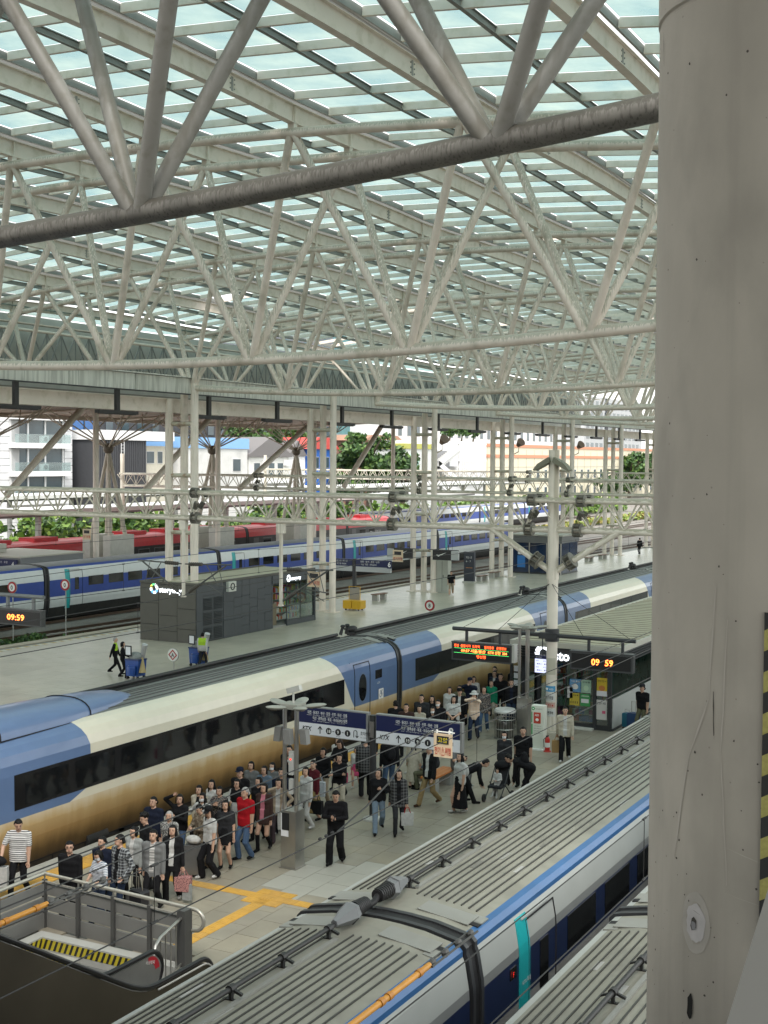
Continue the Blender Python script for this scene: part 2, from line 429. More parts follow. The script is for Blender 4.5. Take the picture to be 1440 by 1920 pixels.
# black inverted T hangers below the gutter
HY = [42.8, 49.6, 57.1, 63.8, 71.3, 78.0, 85.2, 92.1, 99.2, 105.9, 113, 120, 127, 134]
for k, Y in enumerate(HY):
    MB_ = MB().bx(-41.18, -41.02, Y-.13, Y+.13, 11.78, 12.79).bx(-41.24, -40.96, Y-1.45, Y+1.45, 11.62, 11.78).bx(-41.2, -41.0, Y-1.3, Y+1.3, 11.585, 11.617)
    o = MB_.build('hanging_light', mat('black_metal', (.015, .015, .016), .5))
    tag(o, 'black T shaped light hanging below the gutter beam, number %s from the left' % ['one', 'two', 'three', 'four', 'five', 'six', 'seven', 'eight', 'nine', 'ten', 'eleven', 'twelve', 'thirteen', 'fourteen'][k], 'hanging light', 'black lights hanging below the gutter beam')

# lattice girder and dark fascia at the left edge of the roof
lt = thing('lattice_girder', 'dark lattice girder with crossed bars closing the left edge of the glass roof', 'lattice girder', (-57, 95, 14.8))
mb = MB()
for k in range(92):
    y = 40+1.3*k
    mb.tube((-57, y, 14.9), (-57, y, 17.2), .05, n=5, caps=False).tube((-57, y, 14.9), (-57, y+1.3, 17.2), .045, n=5, caps=False).tube((-57, y+1.3, 14.9), (-57, y, 17.2), .045, n=5, caps=False)
mb.build('lattice_web', mat('lattice_grey', (.23, .235, .225), .6), lt, kind='stuff')
for z in (14.85, 17.25): MB().tube((-57, 38, z), (-57, 162, z), .1, n=8).build('lattice_chord', STEELF, lt, smooth=50)
MB().bx(-57.75, -54.9, 38, 162, 18.3, 18.34).build('eave_glass', PANE, lt); MB().bx(-55.5, -54.95, 38, 162, 17.35, 17.42).build('eave_plate', BEAMW, lt)
fas = MB().bx(-57.75, -57.6, 38, 162, 13.4, 18.2)
tag(fas.build('fascia_wall', mat('dark_cladding', (.42, .42, .39), .6, var=.15, scale=1)), 'dark grey cladding wall behind the lattice girder', 'cladding')
# ================================================================== GROUND, PLATFORMS, TRACKS
def structure(name, mb, m, **k): return tag(mb.build(name, m, **k), kind='structure')
BALL = mat('ballast', (.20, .185, .165), .95, var=.35, scale=9, bump=1.0, bscale=14, dirt=(.10, .08, .06), damt=.6, dscale=.5)
GRND = mat('ground_soil', (.16, .155, .14), .95, var=.2, scale=.3)
structure('ground', MB().add([(-1500, -800, -1.0), (900, -800, -1.0), (900, 2500, -1.0), (-1500, 2500, -1.0)], [(0, 1, 2, 3)]), GRND)
structure('ballast_bed', MB().bx(-100, 4, -30, 330, -.95, -.66), BALL)
CONC = mat('platform_concrete', (.22, .215, .19), .7, var=.12, scale=1.5)
SL = [mat('paving_%s' % n, c, .42, var=.10, scale=2.3, dirt=(.20, .18, .145), damt=.65, dscale=.7, dthr=(.46, .72), spots=((.09, .085, .075), 5.5, .055, .7)) for n, c in
      (('warm', (.30, .27, .21)), ('cool', (.288, .264, .212)), ('dark', (.27, .246, .193)), ('buff', (.308, .275, .21)))]
SLP = mat('paving_pale', (.37, .36, .315), .5, var=.05, scale=2)
EDGE = mat('edge_stone', (.33, .325, .295), .6, var=.06, scale=2)
YEL = [mat('tactile_yellow', (.58, .33, .06), .55, var=.12, scale=6, dirt=(.3, .2, .08), damt=.4, dscale=1.2), mat('tactile_yellow_worn', (.52, .30, .07), .6, var=.14, scale=5, dirt=(.3, .22, .1), damt=.5, dscale=1)]
pl = structure('platform', MB().bx(-21.25, -10.5, 19.62, 190, -.7, -.04).bx(-21.25, -18.3, -12, 19.62, -.7, -.04).bx(-12.85, -10.5, -12, 19.62, -.7, -.04), CONC)
ORG[pl] = Vector(pl.location)
def inplat(x, y): return y > 19.9 or x < -18.6 or x > -12.7
rnd = random.Random(5)
sm = [MB().bx(-.295, .295, -.445, .445, -.038, 0).mesh('paving_slab', s) for s in SL]+[MB().bx(-.295, .295, -.445, .445, -.038, 0).mesh('paving_slab', SLP)]
def yellow(x, y):
    return (-20.78 < x < -20.12)
sl = []
ix = 0
X0 = -19.83
for i in range(16):
    x = X0+.6*i
    for j in range(90):
        y = 14.2+.9*j+(.45 if i % 2 else 0)
        if y > 84 or not inplat(x, y): continue
        if any(yellow(x+a, y+b) for a in (-.15, .15) for b in (-.3, 0, .3)): continue
        pale = -15.75 < x < -13.0 and 24.0 < y < 26.6
        z, _ = camdepth((x, y, 0))
        sl.append((z if inframe((x, y, 0), .33, .42) else 900+y, sm[4] if pale else sm[rnd.choice((0, 0, 1, 1, 2, 3))], (x, y, -.001-rnd.random()*.003), 0.0))
sl.sort(key=lambda a: a[0])
for d, me, loc, th in sl[:300]: piece('paving_slab', me, pl, loc)
def joinsl(lst, name, parent):
    mb = MB(); names = {}
    mats = []
    for it in lst:
        m = it[1].materials[0]
        if m not in mats: mats.append(m)
        mb.add([Vector(it[2])+v.co for v in it[1].vertices], [tuple(p.vertices) for p in it[1].polygons], mats.index(m))
    mb.build(name, mats, parent, kind='stuff')
joinsl(sl[300:], 'far_paving', pl)
em = MB().bx(-.225, .225, -.445, .445, -.04, .012).mesh('edge_stone', EDGE)
for j in range(70): piece('edge_stone', em, pl, (-21.025, 14.2+.9*j, 0))
tm = []
for m in YEL:
    b = MB().bx(-.147, .147, -.147, .147, -.04, .002)
    for u in (-.1, -.035, .035, .1): b.bx(u-.014, u+.014, -.13, .13, .002, .007)
    tm.append(b.mesh('tactile_tile', m))
tl = []
def tactile(x, y, z=.001): tl.append((camdepth((x, y, 0))[0] if inframe((x, y, 0), .33, .42) else 900+y, tm[rnd.random() < .35], (x, y, z), 0.0))
for j in range(170):
    for x in (-20.6, -20.3): tactile(x, 14+.3*j)
for x0 in range(15): tactile(-18.35+.3*x0, 23.5, .006)
for j in range(12): tactile(-15.3, 20.05+.3*j, .006)
for x in (-15.6, -15.3, -15.0):
    for y in (23.2, 23.8): tactile(x, y, .006)
tl.sort(key=lambda a: a[0])
for d, me, loc, th in tl[:300]: piece('tactile_tile', me, pl, loc)
joinsl(tl[300:], 'far_tactile_tiles', pl)

# the wide platform on the far side of the cream train
def e7(y): return -47.9+.055*(y-48)
p7 = structure('platform', MB().prism([(-34.7, 20), (-34.7, 230), (e7(230)*0-38.2, 230), (e7(20), 20)], 'z', -.7, -.04), CONC)
S7 = [mat('polished_paving_%d' % i, c, .34, var=.07, scale=1.2, dirt=(.27, .25, .205), damt=.4, dscale=.35) for i, c in enumerate([(.45, .415, .335), (.43, .40, .32), (.41, .38, .305)])]
s7 = [MB().bx(-.445, .445, -.445, .445, -.038, 0).mesh('paving_slab', s) for s in S7]
lst = []
for i in range(16):
    x = -35.15-.9*i
    for j in range(150):
        y = 36+.9*j+(.45 if i % 2 else 0)
        if x-.45 < e7(y)+.95: continue
        z, _ = camdepth((x, y, 0)); lst.append((z if inframe((x, y, 0), .3, .4) else 900+y, s7[rnd.randrange(3)], (x, y, -.001-rnd.random()*.002), 0.0))
lst.sort(key=lambda a: a[0])
for d, me, loc, th in lst[:300]: piece('paving_slab', me, p7, loc)
joinsl(lst[300:], 'far_paving', p7)
mb = MB()
for j in range(110):
    y = 30+.9*j; mb.obox((e7(y)+.35, y, -.015), (.33, 0, 0), (.0247, .445, 0), (0, 0, .022))
mb.build('edge_stones', mat('cream_edge', (.42, .37, .29), .6, var=.06), p7, kind='stuff')
wt = mat('worn_white_tile', (.62, .60, .52), .6, var=.1); yt = mat('ochre_tile', (.50, .38, .19), .6, var=.1)
td = [MB().bx(-.147, .147, -.147, .147, -.03, .003).mesh('tactile_tile', m) for m in (wt, yt)]
for j in range(150):
    y = 38+.3*j; piece('tactile_tile', td[j % 2], p7, (e7(y)+1.35, y, .002))

# tracks
RAILM = mat('rusty_rail', (.10, .065, .045), .5, metal=.4, var=.2, scale=2)
SLEEP = mat('sleeper_concrete', (.30, .28, .25), .8, var=.1)
slm = MB().bx(-1.3, 1.3, -.13, .13, -.1, 0).mesh('sleeper', SLEEP)
RS = [(-.036, .15), (-.036, .11), (-.009, .1), (-.009, .03), (-.07, .012), (-.07, 0), (.07, 0), (.07, .012), (.009, .03), (.009, .1), (.036, .11), (.036, .15)]
def track(cx, s, y0, y1, sleepers=False, sy0=None, sy1=None):
    t = thing('railway_track', None, None, (cx, y0, -.66), kind='structure')
    for q in (-1, 1):
        a = (cx+q*.75, y0, -.62); b = (cx+q*.75+s*(y1-y0), y1, -.62)
        MB().sweep(RS[::-1], [a, b], right=(1, 0, 0)).build('rail', RAILM, t)
    if sleepers:
        n = int((sy1-sy0)/.62)
        for k in range(min(n, 300)):
            y = sy0+.62*k; piece('sleeper', slm, t, (cx+s*(y-y0), y, -.62))
for cx, s in ((-4.6, 0), (-8.7, 0), (-23.3, 0), (-31.2, 0)): track(cx, s, -20, 200)
track(-54.4+1.55, .05, 30, 230, True, 44, 180)
track(-56.5, .018, 30, 230)
track(-61.5+.6, .0, 30, 230)
track(-70.4, 0, 30, 230)
track(-79, 0, 30, 230)

# ================================================================== TRAINS
GLAS = mat('train_glass', (.010, .011, .012), .06, spec=.7, var=.3, scale=1.5)
GLASM = mat('dull_train_glass', (.016, .016, .017), .16, spec=.5, var=.4, scale=.9)
SEAM = mat('seam_black', (.01, .01, .011), .7)
def interp(prof, z):
    for (x0, z0), (x1, z1) in zip(prof, prof[1:]):
        if z0 <= z <= z1: return x0+(x1-x0)*(z-z0)/max(z1-z0, 1e-6)
    return prof[-1][0]
class Train:
    def __init__(s, cx, prof, slope=0.0, y0=0.0): s.cx = cx; s.prof = prof; s.slope = slope; s.y0 = y0
    def X(s, off, y): return s.cx+s.slope*(y-s.y0)+off
    def body(s, ya, yb, cols, mats, breaks=None):
        """cols: material index per profile segment; breaks[i] -> list of (y at lower ring, y at upper ring, mat) overriding"""
        mb = MB(); P = s.prof; full = [(-x, z) for x, z in P]
        for side in (1, -1):
            for i in range(len(P)-1):
                (x0, z0), (x1, z1) = P[i], P[i+1]
                segs = breaks(i, z0, z1) if breaks else None
                segs = segs or [(yb, yb, cols[i])]
                p = (ya, ya)
                for (ylo, yhi, m) in segs:
                    q = [(s.X(side*x0, p[0]), p[0], z0), (s.X(side*x0, ylo), ylo, z0), (s.X(side*x1, yhi), yhi, z1), (s.X(side*x1, p[1]), p[1], z1)]
                    if side < 0: q = q[::-1]
                    mb.add(q, [(0, 1, 2, 3)], (1 if (side < 0 and m == 4) else m)); p = (ylo, yhi)
        for y, fl in ((ya, 0), (yb, 1)):
            ring = [(s.X(x, y), y, z) for x, z in P]+[(s.X(-x, y), y, z) for x, z in P[::-1] if x > 1e-4]
            f = tuple(range(len(ring)))
            mb.add(ring, [f if not fl else f[::-1]], len(mats)-1)
        return mb
    def panel(s, ya, yb, z0, z1, e=.006, mb=None, mi=0, side=1, n=5, shear=0.0, oval=False):
        """a sheet following the body side, standing e proud of it"""
        mb = mb or MB()
        if oval:
            N = 20; vs = []; yc = (ya+yb)/2; zc = (z0+z1)/2
            for k in range(N):
                t = 2*pi*k/N; y = yc+(yb-ya)/2*cos(t); z = zc+(z1-z0)/2*(abs(sin(t))**.8)*(1 if sin(t) >= 0 else -1)
                vs.append((s.X(side*(interp(s.prof, z)+e), y), y, z))
            for k in range(N): x, y, z = vs[k]; vs.append((x-side*(e+.01), y, z))
            return mb.add(vs, [tuple(range(N)) if side > 0 else tuple(range(N))[::-1]]+[(k, N+k, N+(k+1) % N, (k+1) % N) for k in range(N)], mi)
        zs = list(np.linspace(z0, z1, n)); zs = sorted(set(zs+[z for x, z in s.prof if z0 < z < z1]))
        vs = []
        for z in zs:
            sh = shear*(z-z0)
            for y in (ya+sh, yb+sh):
                xo = interp(s.prof, z)
                vs.append((s.X(side*(xo+e), y), y, z)); vs.append((s.X(side*(xo-.01), y), y, z))
        fs = []
        for i in range(len(zs)-1):
            a = 4*i
            fs += [(a, a+2, a+6, a+4), (a, a+4, a+5, a+1), (a+2, a+3, a+7, a+6)]
        L = 4*(len(zs)-1)
        fs += [(0, 1, 3, 2), (L, L+2, L+3, L+1)]
        return mb.add(vs, fs, mi)
    def ring(s, y, e, t):                    # a band round the body (gangway bellows)
        mb = MB(); P = s.prof; pts = [(x, z) for x, z in P]+[(-x, z) for x, z in P[::-1] if x > 1e-4]
        n = len(pts); vs = []
        for yy in (y-t, y+t):
            for (x, z) in pts: vs.append((s.X(x*(1+e), yy), yy, z+e*.9))
        for yy in (y-t, y+t):
            for (x, z) in pts: vs.append((s.X(x*.93, yy), yy, z-.08))
        fs = []
        for j in range(n-1):
            fs += [(j, n+j, n+j+1, j+1), (j, j+1, 2*n+j+1, 2*n+j), (n+j, 3*n+j, 3*n+j+1, n+j+1)]
        return mb.add(vs, fs)

ROOFG = mat('train_roof_grey', (.245, .242, .20), .5, var=.10, scale=1.2, dirt=(.17, .165, .14), damt=.55, dscale=1.6, dthr=(.5, .68))
RIB = mat('roof_rib', (.05, .05, .044), .55, var=.15)  # dark tone paints in the shadow lines along the ridges
ROOFP = mat('roof_end_panel', (.245, .25, .228), .42, var=.07, scale=2, dirt=(.2, .19, .16), damt=.4)
SIDEL = mat('train_side_grey', (.36, .38, .36), .33, var=.04, scale=1.0, dirt=(.27, .28, .26), damt=.3, dscale=.8)
SIDED = mat('train_band_grey', (.20, .21, .205), .35, var=.04)
NAVY = mat('train_navy', (.012, .022, .062), .3, var=.08)
BLUEP = mat('blue_shoulder', (.035, .115, .27), .35, var=.1, scale=1.5)
LOWG = mat('train_lower_grey', (.24, .245, .24), .4, var=.06, dirt=(.14, .13, .11), damt=.4)
UNDER = mat('underframe_dark', (.018, .017, .016), .8, var=.3)
TEAL = mat('teal_panel', (.015, .36, .38), .35, var=.04)
CABLE = mat('cable_black', (.022, .022, .022), .5, var=.2)
KP = [(1.18, -.45), (1.30, -.38), (1.40, .35), (1.45, 1.0), (1.45, 1.40), (1.445, 2.08), (1.435, 2.22), (1.37, 2.58), (1.335, 2.66), (1.335, 2.74), (1.27, 2.81), (1.17, 2.835), (.75, 2.92), (.35, 2.955), (0, 2.965)]
KCOL = [6, 6, 5, 5, 3, 2, 1, 1, 4, 4, 4, 0, 0, 0]
KM = [ROOFG, SIDEL, SIDED, NAVY, BLUEP, LOWG, UNDER, BLACK]
WRED = mat('red_lamp', (.30, .01, .01), .4, emit=(1, .03, .02), estr=.6)
def rib_mesh(L): return MB().bx(-.009, .009, -L/2, L/2, -.02, .014).mesh('roof_rib', RIB)
def ktx(root, T, joints, near=True, teal=(1.25, 1.75), right=True, extra=True, wins=True):
    for k, (ya, yb) in enumerate(zip(joints, joints[1:])):
        g = .22 if near else .25
        a, b = ya+g, yb-g
        co = T.body(a, b, KCOL, KM).build('coach', KM, root, smooth=38)
        if near or extra:
            L = b-a-1.5; rm = rib_mesh(L)
            for xo in [-1.08+.13*i for i in range(7)]+[.03+.122*i for i in range(9)]:
                z = interp_roof(T.prof, abs(xo)); piece('roof_rib', rm, co, (T.X(xo, (a+b)/2), (a+b)/2, z+.006), (0, 0, -T.slope))
        # conduit along the roof with clamps
        xc = -.22
        if near:
            m = MB(); m.path([(T.X(xc, y), y, interp_roof(T.prof, .22)+.14) for y in (a+.75, b-.75)], .034, n=10)
            m.build('roof_conduit', CABLE, co, smooth=50)
            m = MB(); m.bx(T.X(xc+.09, a), T.X(xc+.15, a), a+1.0, b-1.0, interp_roof(T.prof, .1)-.0, interp_roof(T.prof, .1)+.035); m.build('cable_tray', ROOFP, co)
            cl = MB(); z0 = interp_roof(T.prof, .22)
            cl.tube((0, -.05, .14), (0, .05, .14), .054, n=10).bx(-.02, .02, -.025, .025, 0, .1).bx(-.11, .11, -.025, .025, -.005, .012).obox((.1, 0, .11), (.06, 0, -.02), (0, .02, 0), (.005, 0, .015)).obox((-.1, 0, .09), (.05, 0, .02), (0, .02, 0), (.005, 0, .015))
            cm = cl.mesh('conduit_clamp', CABLE)
            n = 14
            for i in range(n): piece('conduit_clamp', cm, co, (T.X(xc, 0), a+1.0+(b-a-2.0)*i/(n-1), z0))
            for y, s in ((a, 1), (b, -1)):
                # end plates, slots, high voltage housings
                for q in (-1, 1):
                    m = MB(); m.obox((T.X(q*.72, y+s*.42), y+s*.38, 2.924), (.40*1, 0, -q*.052), (0, .20, 0), (0, 0, .006)); m.build('end_plate', ROOFP, co)
                    m = MB(); m.obox((T.X(q*1.14, y+s*.52), y+s*.52, 2.846), (.10, 0, -q*.014), (0, .14, 0), (0, 0, .01)); m.build('hatch_plate', ROOFP, co)
                    m = MB(); m.obox((T.X(q*1.14, y+s*.34), y+s*.34, 2.846), (.10, 0, -q*.014), (0, .07, 0), (0, 0, .01)); m.build('vent_slot', SEAM, co)
                m = MB(); m.tube((T.X(0, y), y+s*.95, 2.955), (T.X(0, y), y+s*.95, 2.95), .01)
                zc = z0+.14
                h = MB(); yy = y+s*.85
                rr = [(.055, yy), (.16, y+s*.42), (.13, y+s*.30)]
                for (r0, y0_), (r1, y1_) in zip(rr, rr[1:]): h.tube((T.X(xc, y0_), y0_, zc+.02), (T.X(xc, y1_), y1_, zc+.04), r0, r1, n=6)
                h.build('cable_housing', GREYM, co)
                h = MB()
                for i in range(7): h.tube((T.X(xc, 0), y+s*(.30-.05*i), zc+.04), (T.X(xc, 0), y+s*(.262-.05*i), zc+.04), .125-.004*i, n=12).tube((T.X(xc, 0), y+s*(.262-.05*i), zc+.04), (T.X(xc, 0), y+s*(.25-.05*i), zc+.04), .085, n=10)
                h.build('insulator', BLACK, co, smooth=40)
            if k > 0:
                y_ = a-.22; m = MB(); m.path([(T.X(xc, 0), y_-.20, zc+.04), (T.X(xc, 0), y_-.08, zc-.02), (T.X(xc, 0), y_+.08, zc-.02), (T.X(xc, 0), y_+.20, zc+.04)], .05, n=8); m.build('cable_link', BLACK, co, smooth=50)
            rp = random.Random(int(ya*10))
            PT = [mat('roof_patch_%d' % i, c_, .5, var=.08) for i, c_ in enumerate([(.27, .27, .245), (.34, .34, .32), (.16, .155, .135)])]
            for i in range(16):
                xo = rp.uniform(-.95, 1.0); yy = rp.uniform(a+1.5, b-1.5); hw_ = rp.uniform(.03, .05); hl_ = rp.uniform(.08, .3)
                z_ = interp_roof(T.prof, abs(xo)); sl_ = -.13*xo
                MB().obox((T.X(xo, 0), yy, z_+.004), (hw_, 0, hw_*sl_), (0, hl_, 0), (0, 0, .002)).build('roof_patch', PT[rp.randrange(3)], co)
            jl = MB().bx(T.X(-1.1, 0), T.X(1.12, 0), a+.80, a+.83, 2.80, 2.83)
        if k > 0 or near: pass
        gm = MB()
        gw = T.ring(ya, .006, .13).build('gangway', BLACK, co, smooth=40)
        for q in (-1, 1): T.ring(ya+q*.14, .03, .045).build('bellows_rim', DARK, gw, smooth=40)
        if not wins: continue
        sides = (1,)
        for side in sides:
            d0 = a+1.35
            if teal:
                tp = T.panel(d0, d0+.42, .2, 2.62, .012).build('teal_panel', TEAL, co)
                if near:
                    text('KTX 특실', WHITE, tp, (T.X(1.47, 0), d0+.08, 1.62), (0, 1, 0), (0, 0, 1), size=.06)
                    T.panel(d0+.12, d0+.3, 1.05, 1.28, .016).build('number_plate', NAVY, tp); text('9', WHITE, tp, (T.X(1.475, 0), d0+.18, 1.10), (0, 1, 0), (0, 0, 1), size=.11)
                T.panel(d0-.36, d0-.12, 1.83, 2.0, .01).build('side_display', GLAS, co) if near else None
                if near: text('F', WRED, co, (T.X(1.47, 0), d0-.30, 1.87), (0, 1, 0), (0, 0, 1), size=.08)
                dr = MB()
                for (u0, u1, v0, v1) in ((d0+.36, d0+1.55, 2.50, 2.52), (d0+.36, d0+.38, .15, 2.52), (d0+1.53, d0+1.55, .15, 2.52)): T.panel(u0, u1, v0, v1, .014, dr)
                dd = dr.build('door', SEAM, co)
                T.panel(d0+.85, d0+1.2, 1.30, 2.05, .012).build('door_window', GLAS, dd)
                T.panel(d0+.2, d0+1.3, 2.56, 2.585, .03).build('drip_rail', SIDEL, co)
            y = d0+2.08
            while y+1.45 < b-.8:
                T.panel(y, y+1.4, 1.47, 2.05, .010).build('window', GLAS, co); y += 1.9
def interp_roof(prof, x):
    P = sorted([(px, pz) for px, pz in prof if pz > 2.6])
    for (x0, z0), (x1, z1) in zip(P, P[1:]):
        if x0 <= x <= x1: return z0+(z1-z0)*(x-x0)/max(x1-x0, 1e-6)
    return P[0][1]
tn = thing('train', 'grey, blue and navy train with ribbed roof filling the bottom foreground beside the concrete pillar', 'train', (-8.7, 20, -.5), 'high speed trains standing at the platforms')
ktx(tn, Train(-8.7, KP), [-1.1, 16.4, 33.9, 51.4, 68.9])
tn2 = thing('train', 'second ribbed train roof at the bottom right corner by the foot of the pillar', 'train', (-4.6, 15, -.5), 'high speed trains standing at the platforms')
ktx(tn2, Train(-4.62, KP), [1.05, 18.55, 36.05, 53.5])
tf = thing('train', 'white and blue train with teal door strips standing behind the grey kiosk', 'train', (-56.5, 70, -.5), 'high speed trains standing at the platforms')
WSIDE = mat('train_side_white', (.66, .68, .68), .35, var=.04)
BLU2 = mat('train_royal_blue', (.03, .07, .32), .35, var=.08); ROOF2 = mat('train_roof_dark', (.17, .175, .18), .55, var=.1)
KM_save = list(KM); KM[0] = ROOF2; KM[1] = WSIDE; KM[2] = WSIDE; KM[3] = BLU2; KM[4] = BLU2; KM[5] = WSIDE
KPF = [(1.18, -.45), (1.30, -.2), (1.40, .35), (1.45, .7), (1.45, 1.0), (1.445, 2.02), (1.43, 2.2), (1.37, 2.58), (1.335, 2.7), (1.335, 2.74), (1.27, 2.79), (1.17, 2.835), (.75, 2.92), (.35, 2.955), (0, 2.965)]
ktx(tf, Train(-56.6, KPF, .018, 60), [42.5, 60.0, 77.5, 95.0, 112.5, 130.0], near=False, extra=False)
tf2 = thing('train', 'distant white and blue train standing beyond the far platform canopies', 'train', (-80, 170, -.5), 'high speed trains standing at the platforms')
ktx(tf2, Train(-79, KPF, 0, 60), [140, 157.5, 175, 192.5, 210], near=False, extra=False)
KM[:] = KM_save

# cream and blue train
CREAM = mat('cream_paint', (.66, .62, .50), .3, var=.03, coat=.3)
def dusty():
    m = bpy.data.materials.new('cream_paint_dust_shade'); m.use_nodes = True; n = m.node_tree.nodes; L = m.node_tree.links; b = n['Principled BSDF']; b.inputs['Roughness'].default_value = .42
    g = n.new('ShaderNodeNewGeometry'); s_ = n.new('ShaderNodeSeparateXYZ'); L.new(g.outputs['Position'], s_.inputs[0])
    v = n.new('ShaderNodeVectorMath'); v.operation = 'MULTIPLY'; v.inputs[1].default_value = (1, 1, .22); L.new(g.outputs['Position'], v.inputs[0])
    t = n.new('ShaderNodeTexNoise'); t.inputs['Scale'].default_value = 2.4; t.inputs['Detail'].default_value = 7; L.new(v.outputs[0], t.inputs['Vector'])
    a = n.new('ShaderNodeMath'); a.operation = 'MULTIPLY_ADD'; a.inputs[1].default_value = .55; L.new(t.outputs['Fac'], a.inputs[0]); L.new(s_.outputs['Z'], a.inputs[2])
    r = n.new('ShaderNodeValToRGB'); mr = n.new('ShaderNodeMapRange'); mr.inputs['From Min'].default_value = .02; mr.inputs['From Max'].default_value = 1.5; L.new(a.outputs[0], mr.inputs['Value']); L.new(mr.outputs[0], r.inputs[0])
    e = r.color_ramp.elements; e[0].position = 0; e[0].color = (.055, .036, .018, 1); e[1].position = 1; e[1].color = (.64, .58, .45, 1)  # brake dust higher up; the darkest low end paints in underside shade
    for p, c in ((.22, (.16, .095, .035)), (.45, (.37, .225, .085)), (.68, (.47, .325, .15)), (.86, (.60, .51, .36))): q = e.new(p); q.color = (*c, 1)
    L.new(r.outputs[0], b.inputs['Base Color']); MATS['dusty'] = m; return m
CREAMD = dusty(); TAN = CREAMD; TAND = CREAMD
SKIRT = mat('skirt_brown', (.055, .042, .03), .65, var=.25)
CBLUE = mat('dusk_blue_paint', (.105, .17, .315), .3, var=.04, coat=.3)
CRF = mat('cream_train_roof', (.16, .165, .155), .5, var=.08)
CP = [(1.12, -.62), (1.22, -.5), (1.30, -.2), (1.36, .1), (1.42, .45), (1.45, .75), (1.455, 1.0), (1.455, 1.25), (1.45, 2.05), (1.425, 2.3), (1.36, 2.52), (1.24, 2.68), (1.08, 2.79), (.9, 2.855), (.5, 2.93), (0, 2.96)]
CM = [CRF, CREAM, CREAMD, TAN, TAND, CBLUE, SKIRT, BLACK]
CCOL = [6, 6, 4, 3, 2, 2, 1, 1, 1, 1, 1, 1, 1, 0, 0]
tc = thing('train', 'cream and blue train with dark window band and dusty tan lower side at the platform', 'train', (-23.3, 40, -.6))
T = Train(-23.3, CP)
def blend(pts, z):
    for (z0, y0), (z1, y1) in zip(pts, pts[1:]):
        if z0 <= z <= z1: return y0+(y1-y0)*(z-z0)/(z1-z0)
    return pts[0][1] if z < pts[0][0] else pts[-1][1]
ENDA = [(1.0, -.75), (1.1, -.25), (1.25, -.08), (1.6, 0), (2.3, .04), (2.6, -.05), (2.86, -.18)]     # rounded boundary, measured from the blue end
DOORA = [(1.0, 1.45), (1.25, 1.25), (2.1, .72), (2.5, .42), (2.86, 0)]
jn = [20.0-17.5, 20.0, 42.2, 59.7, 77.2, 94.7, 112.2]
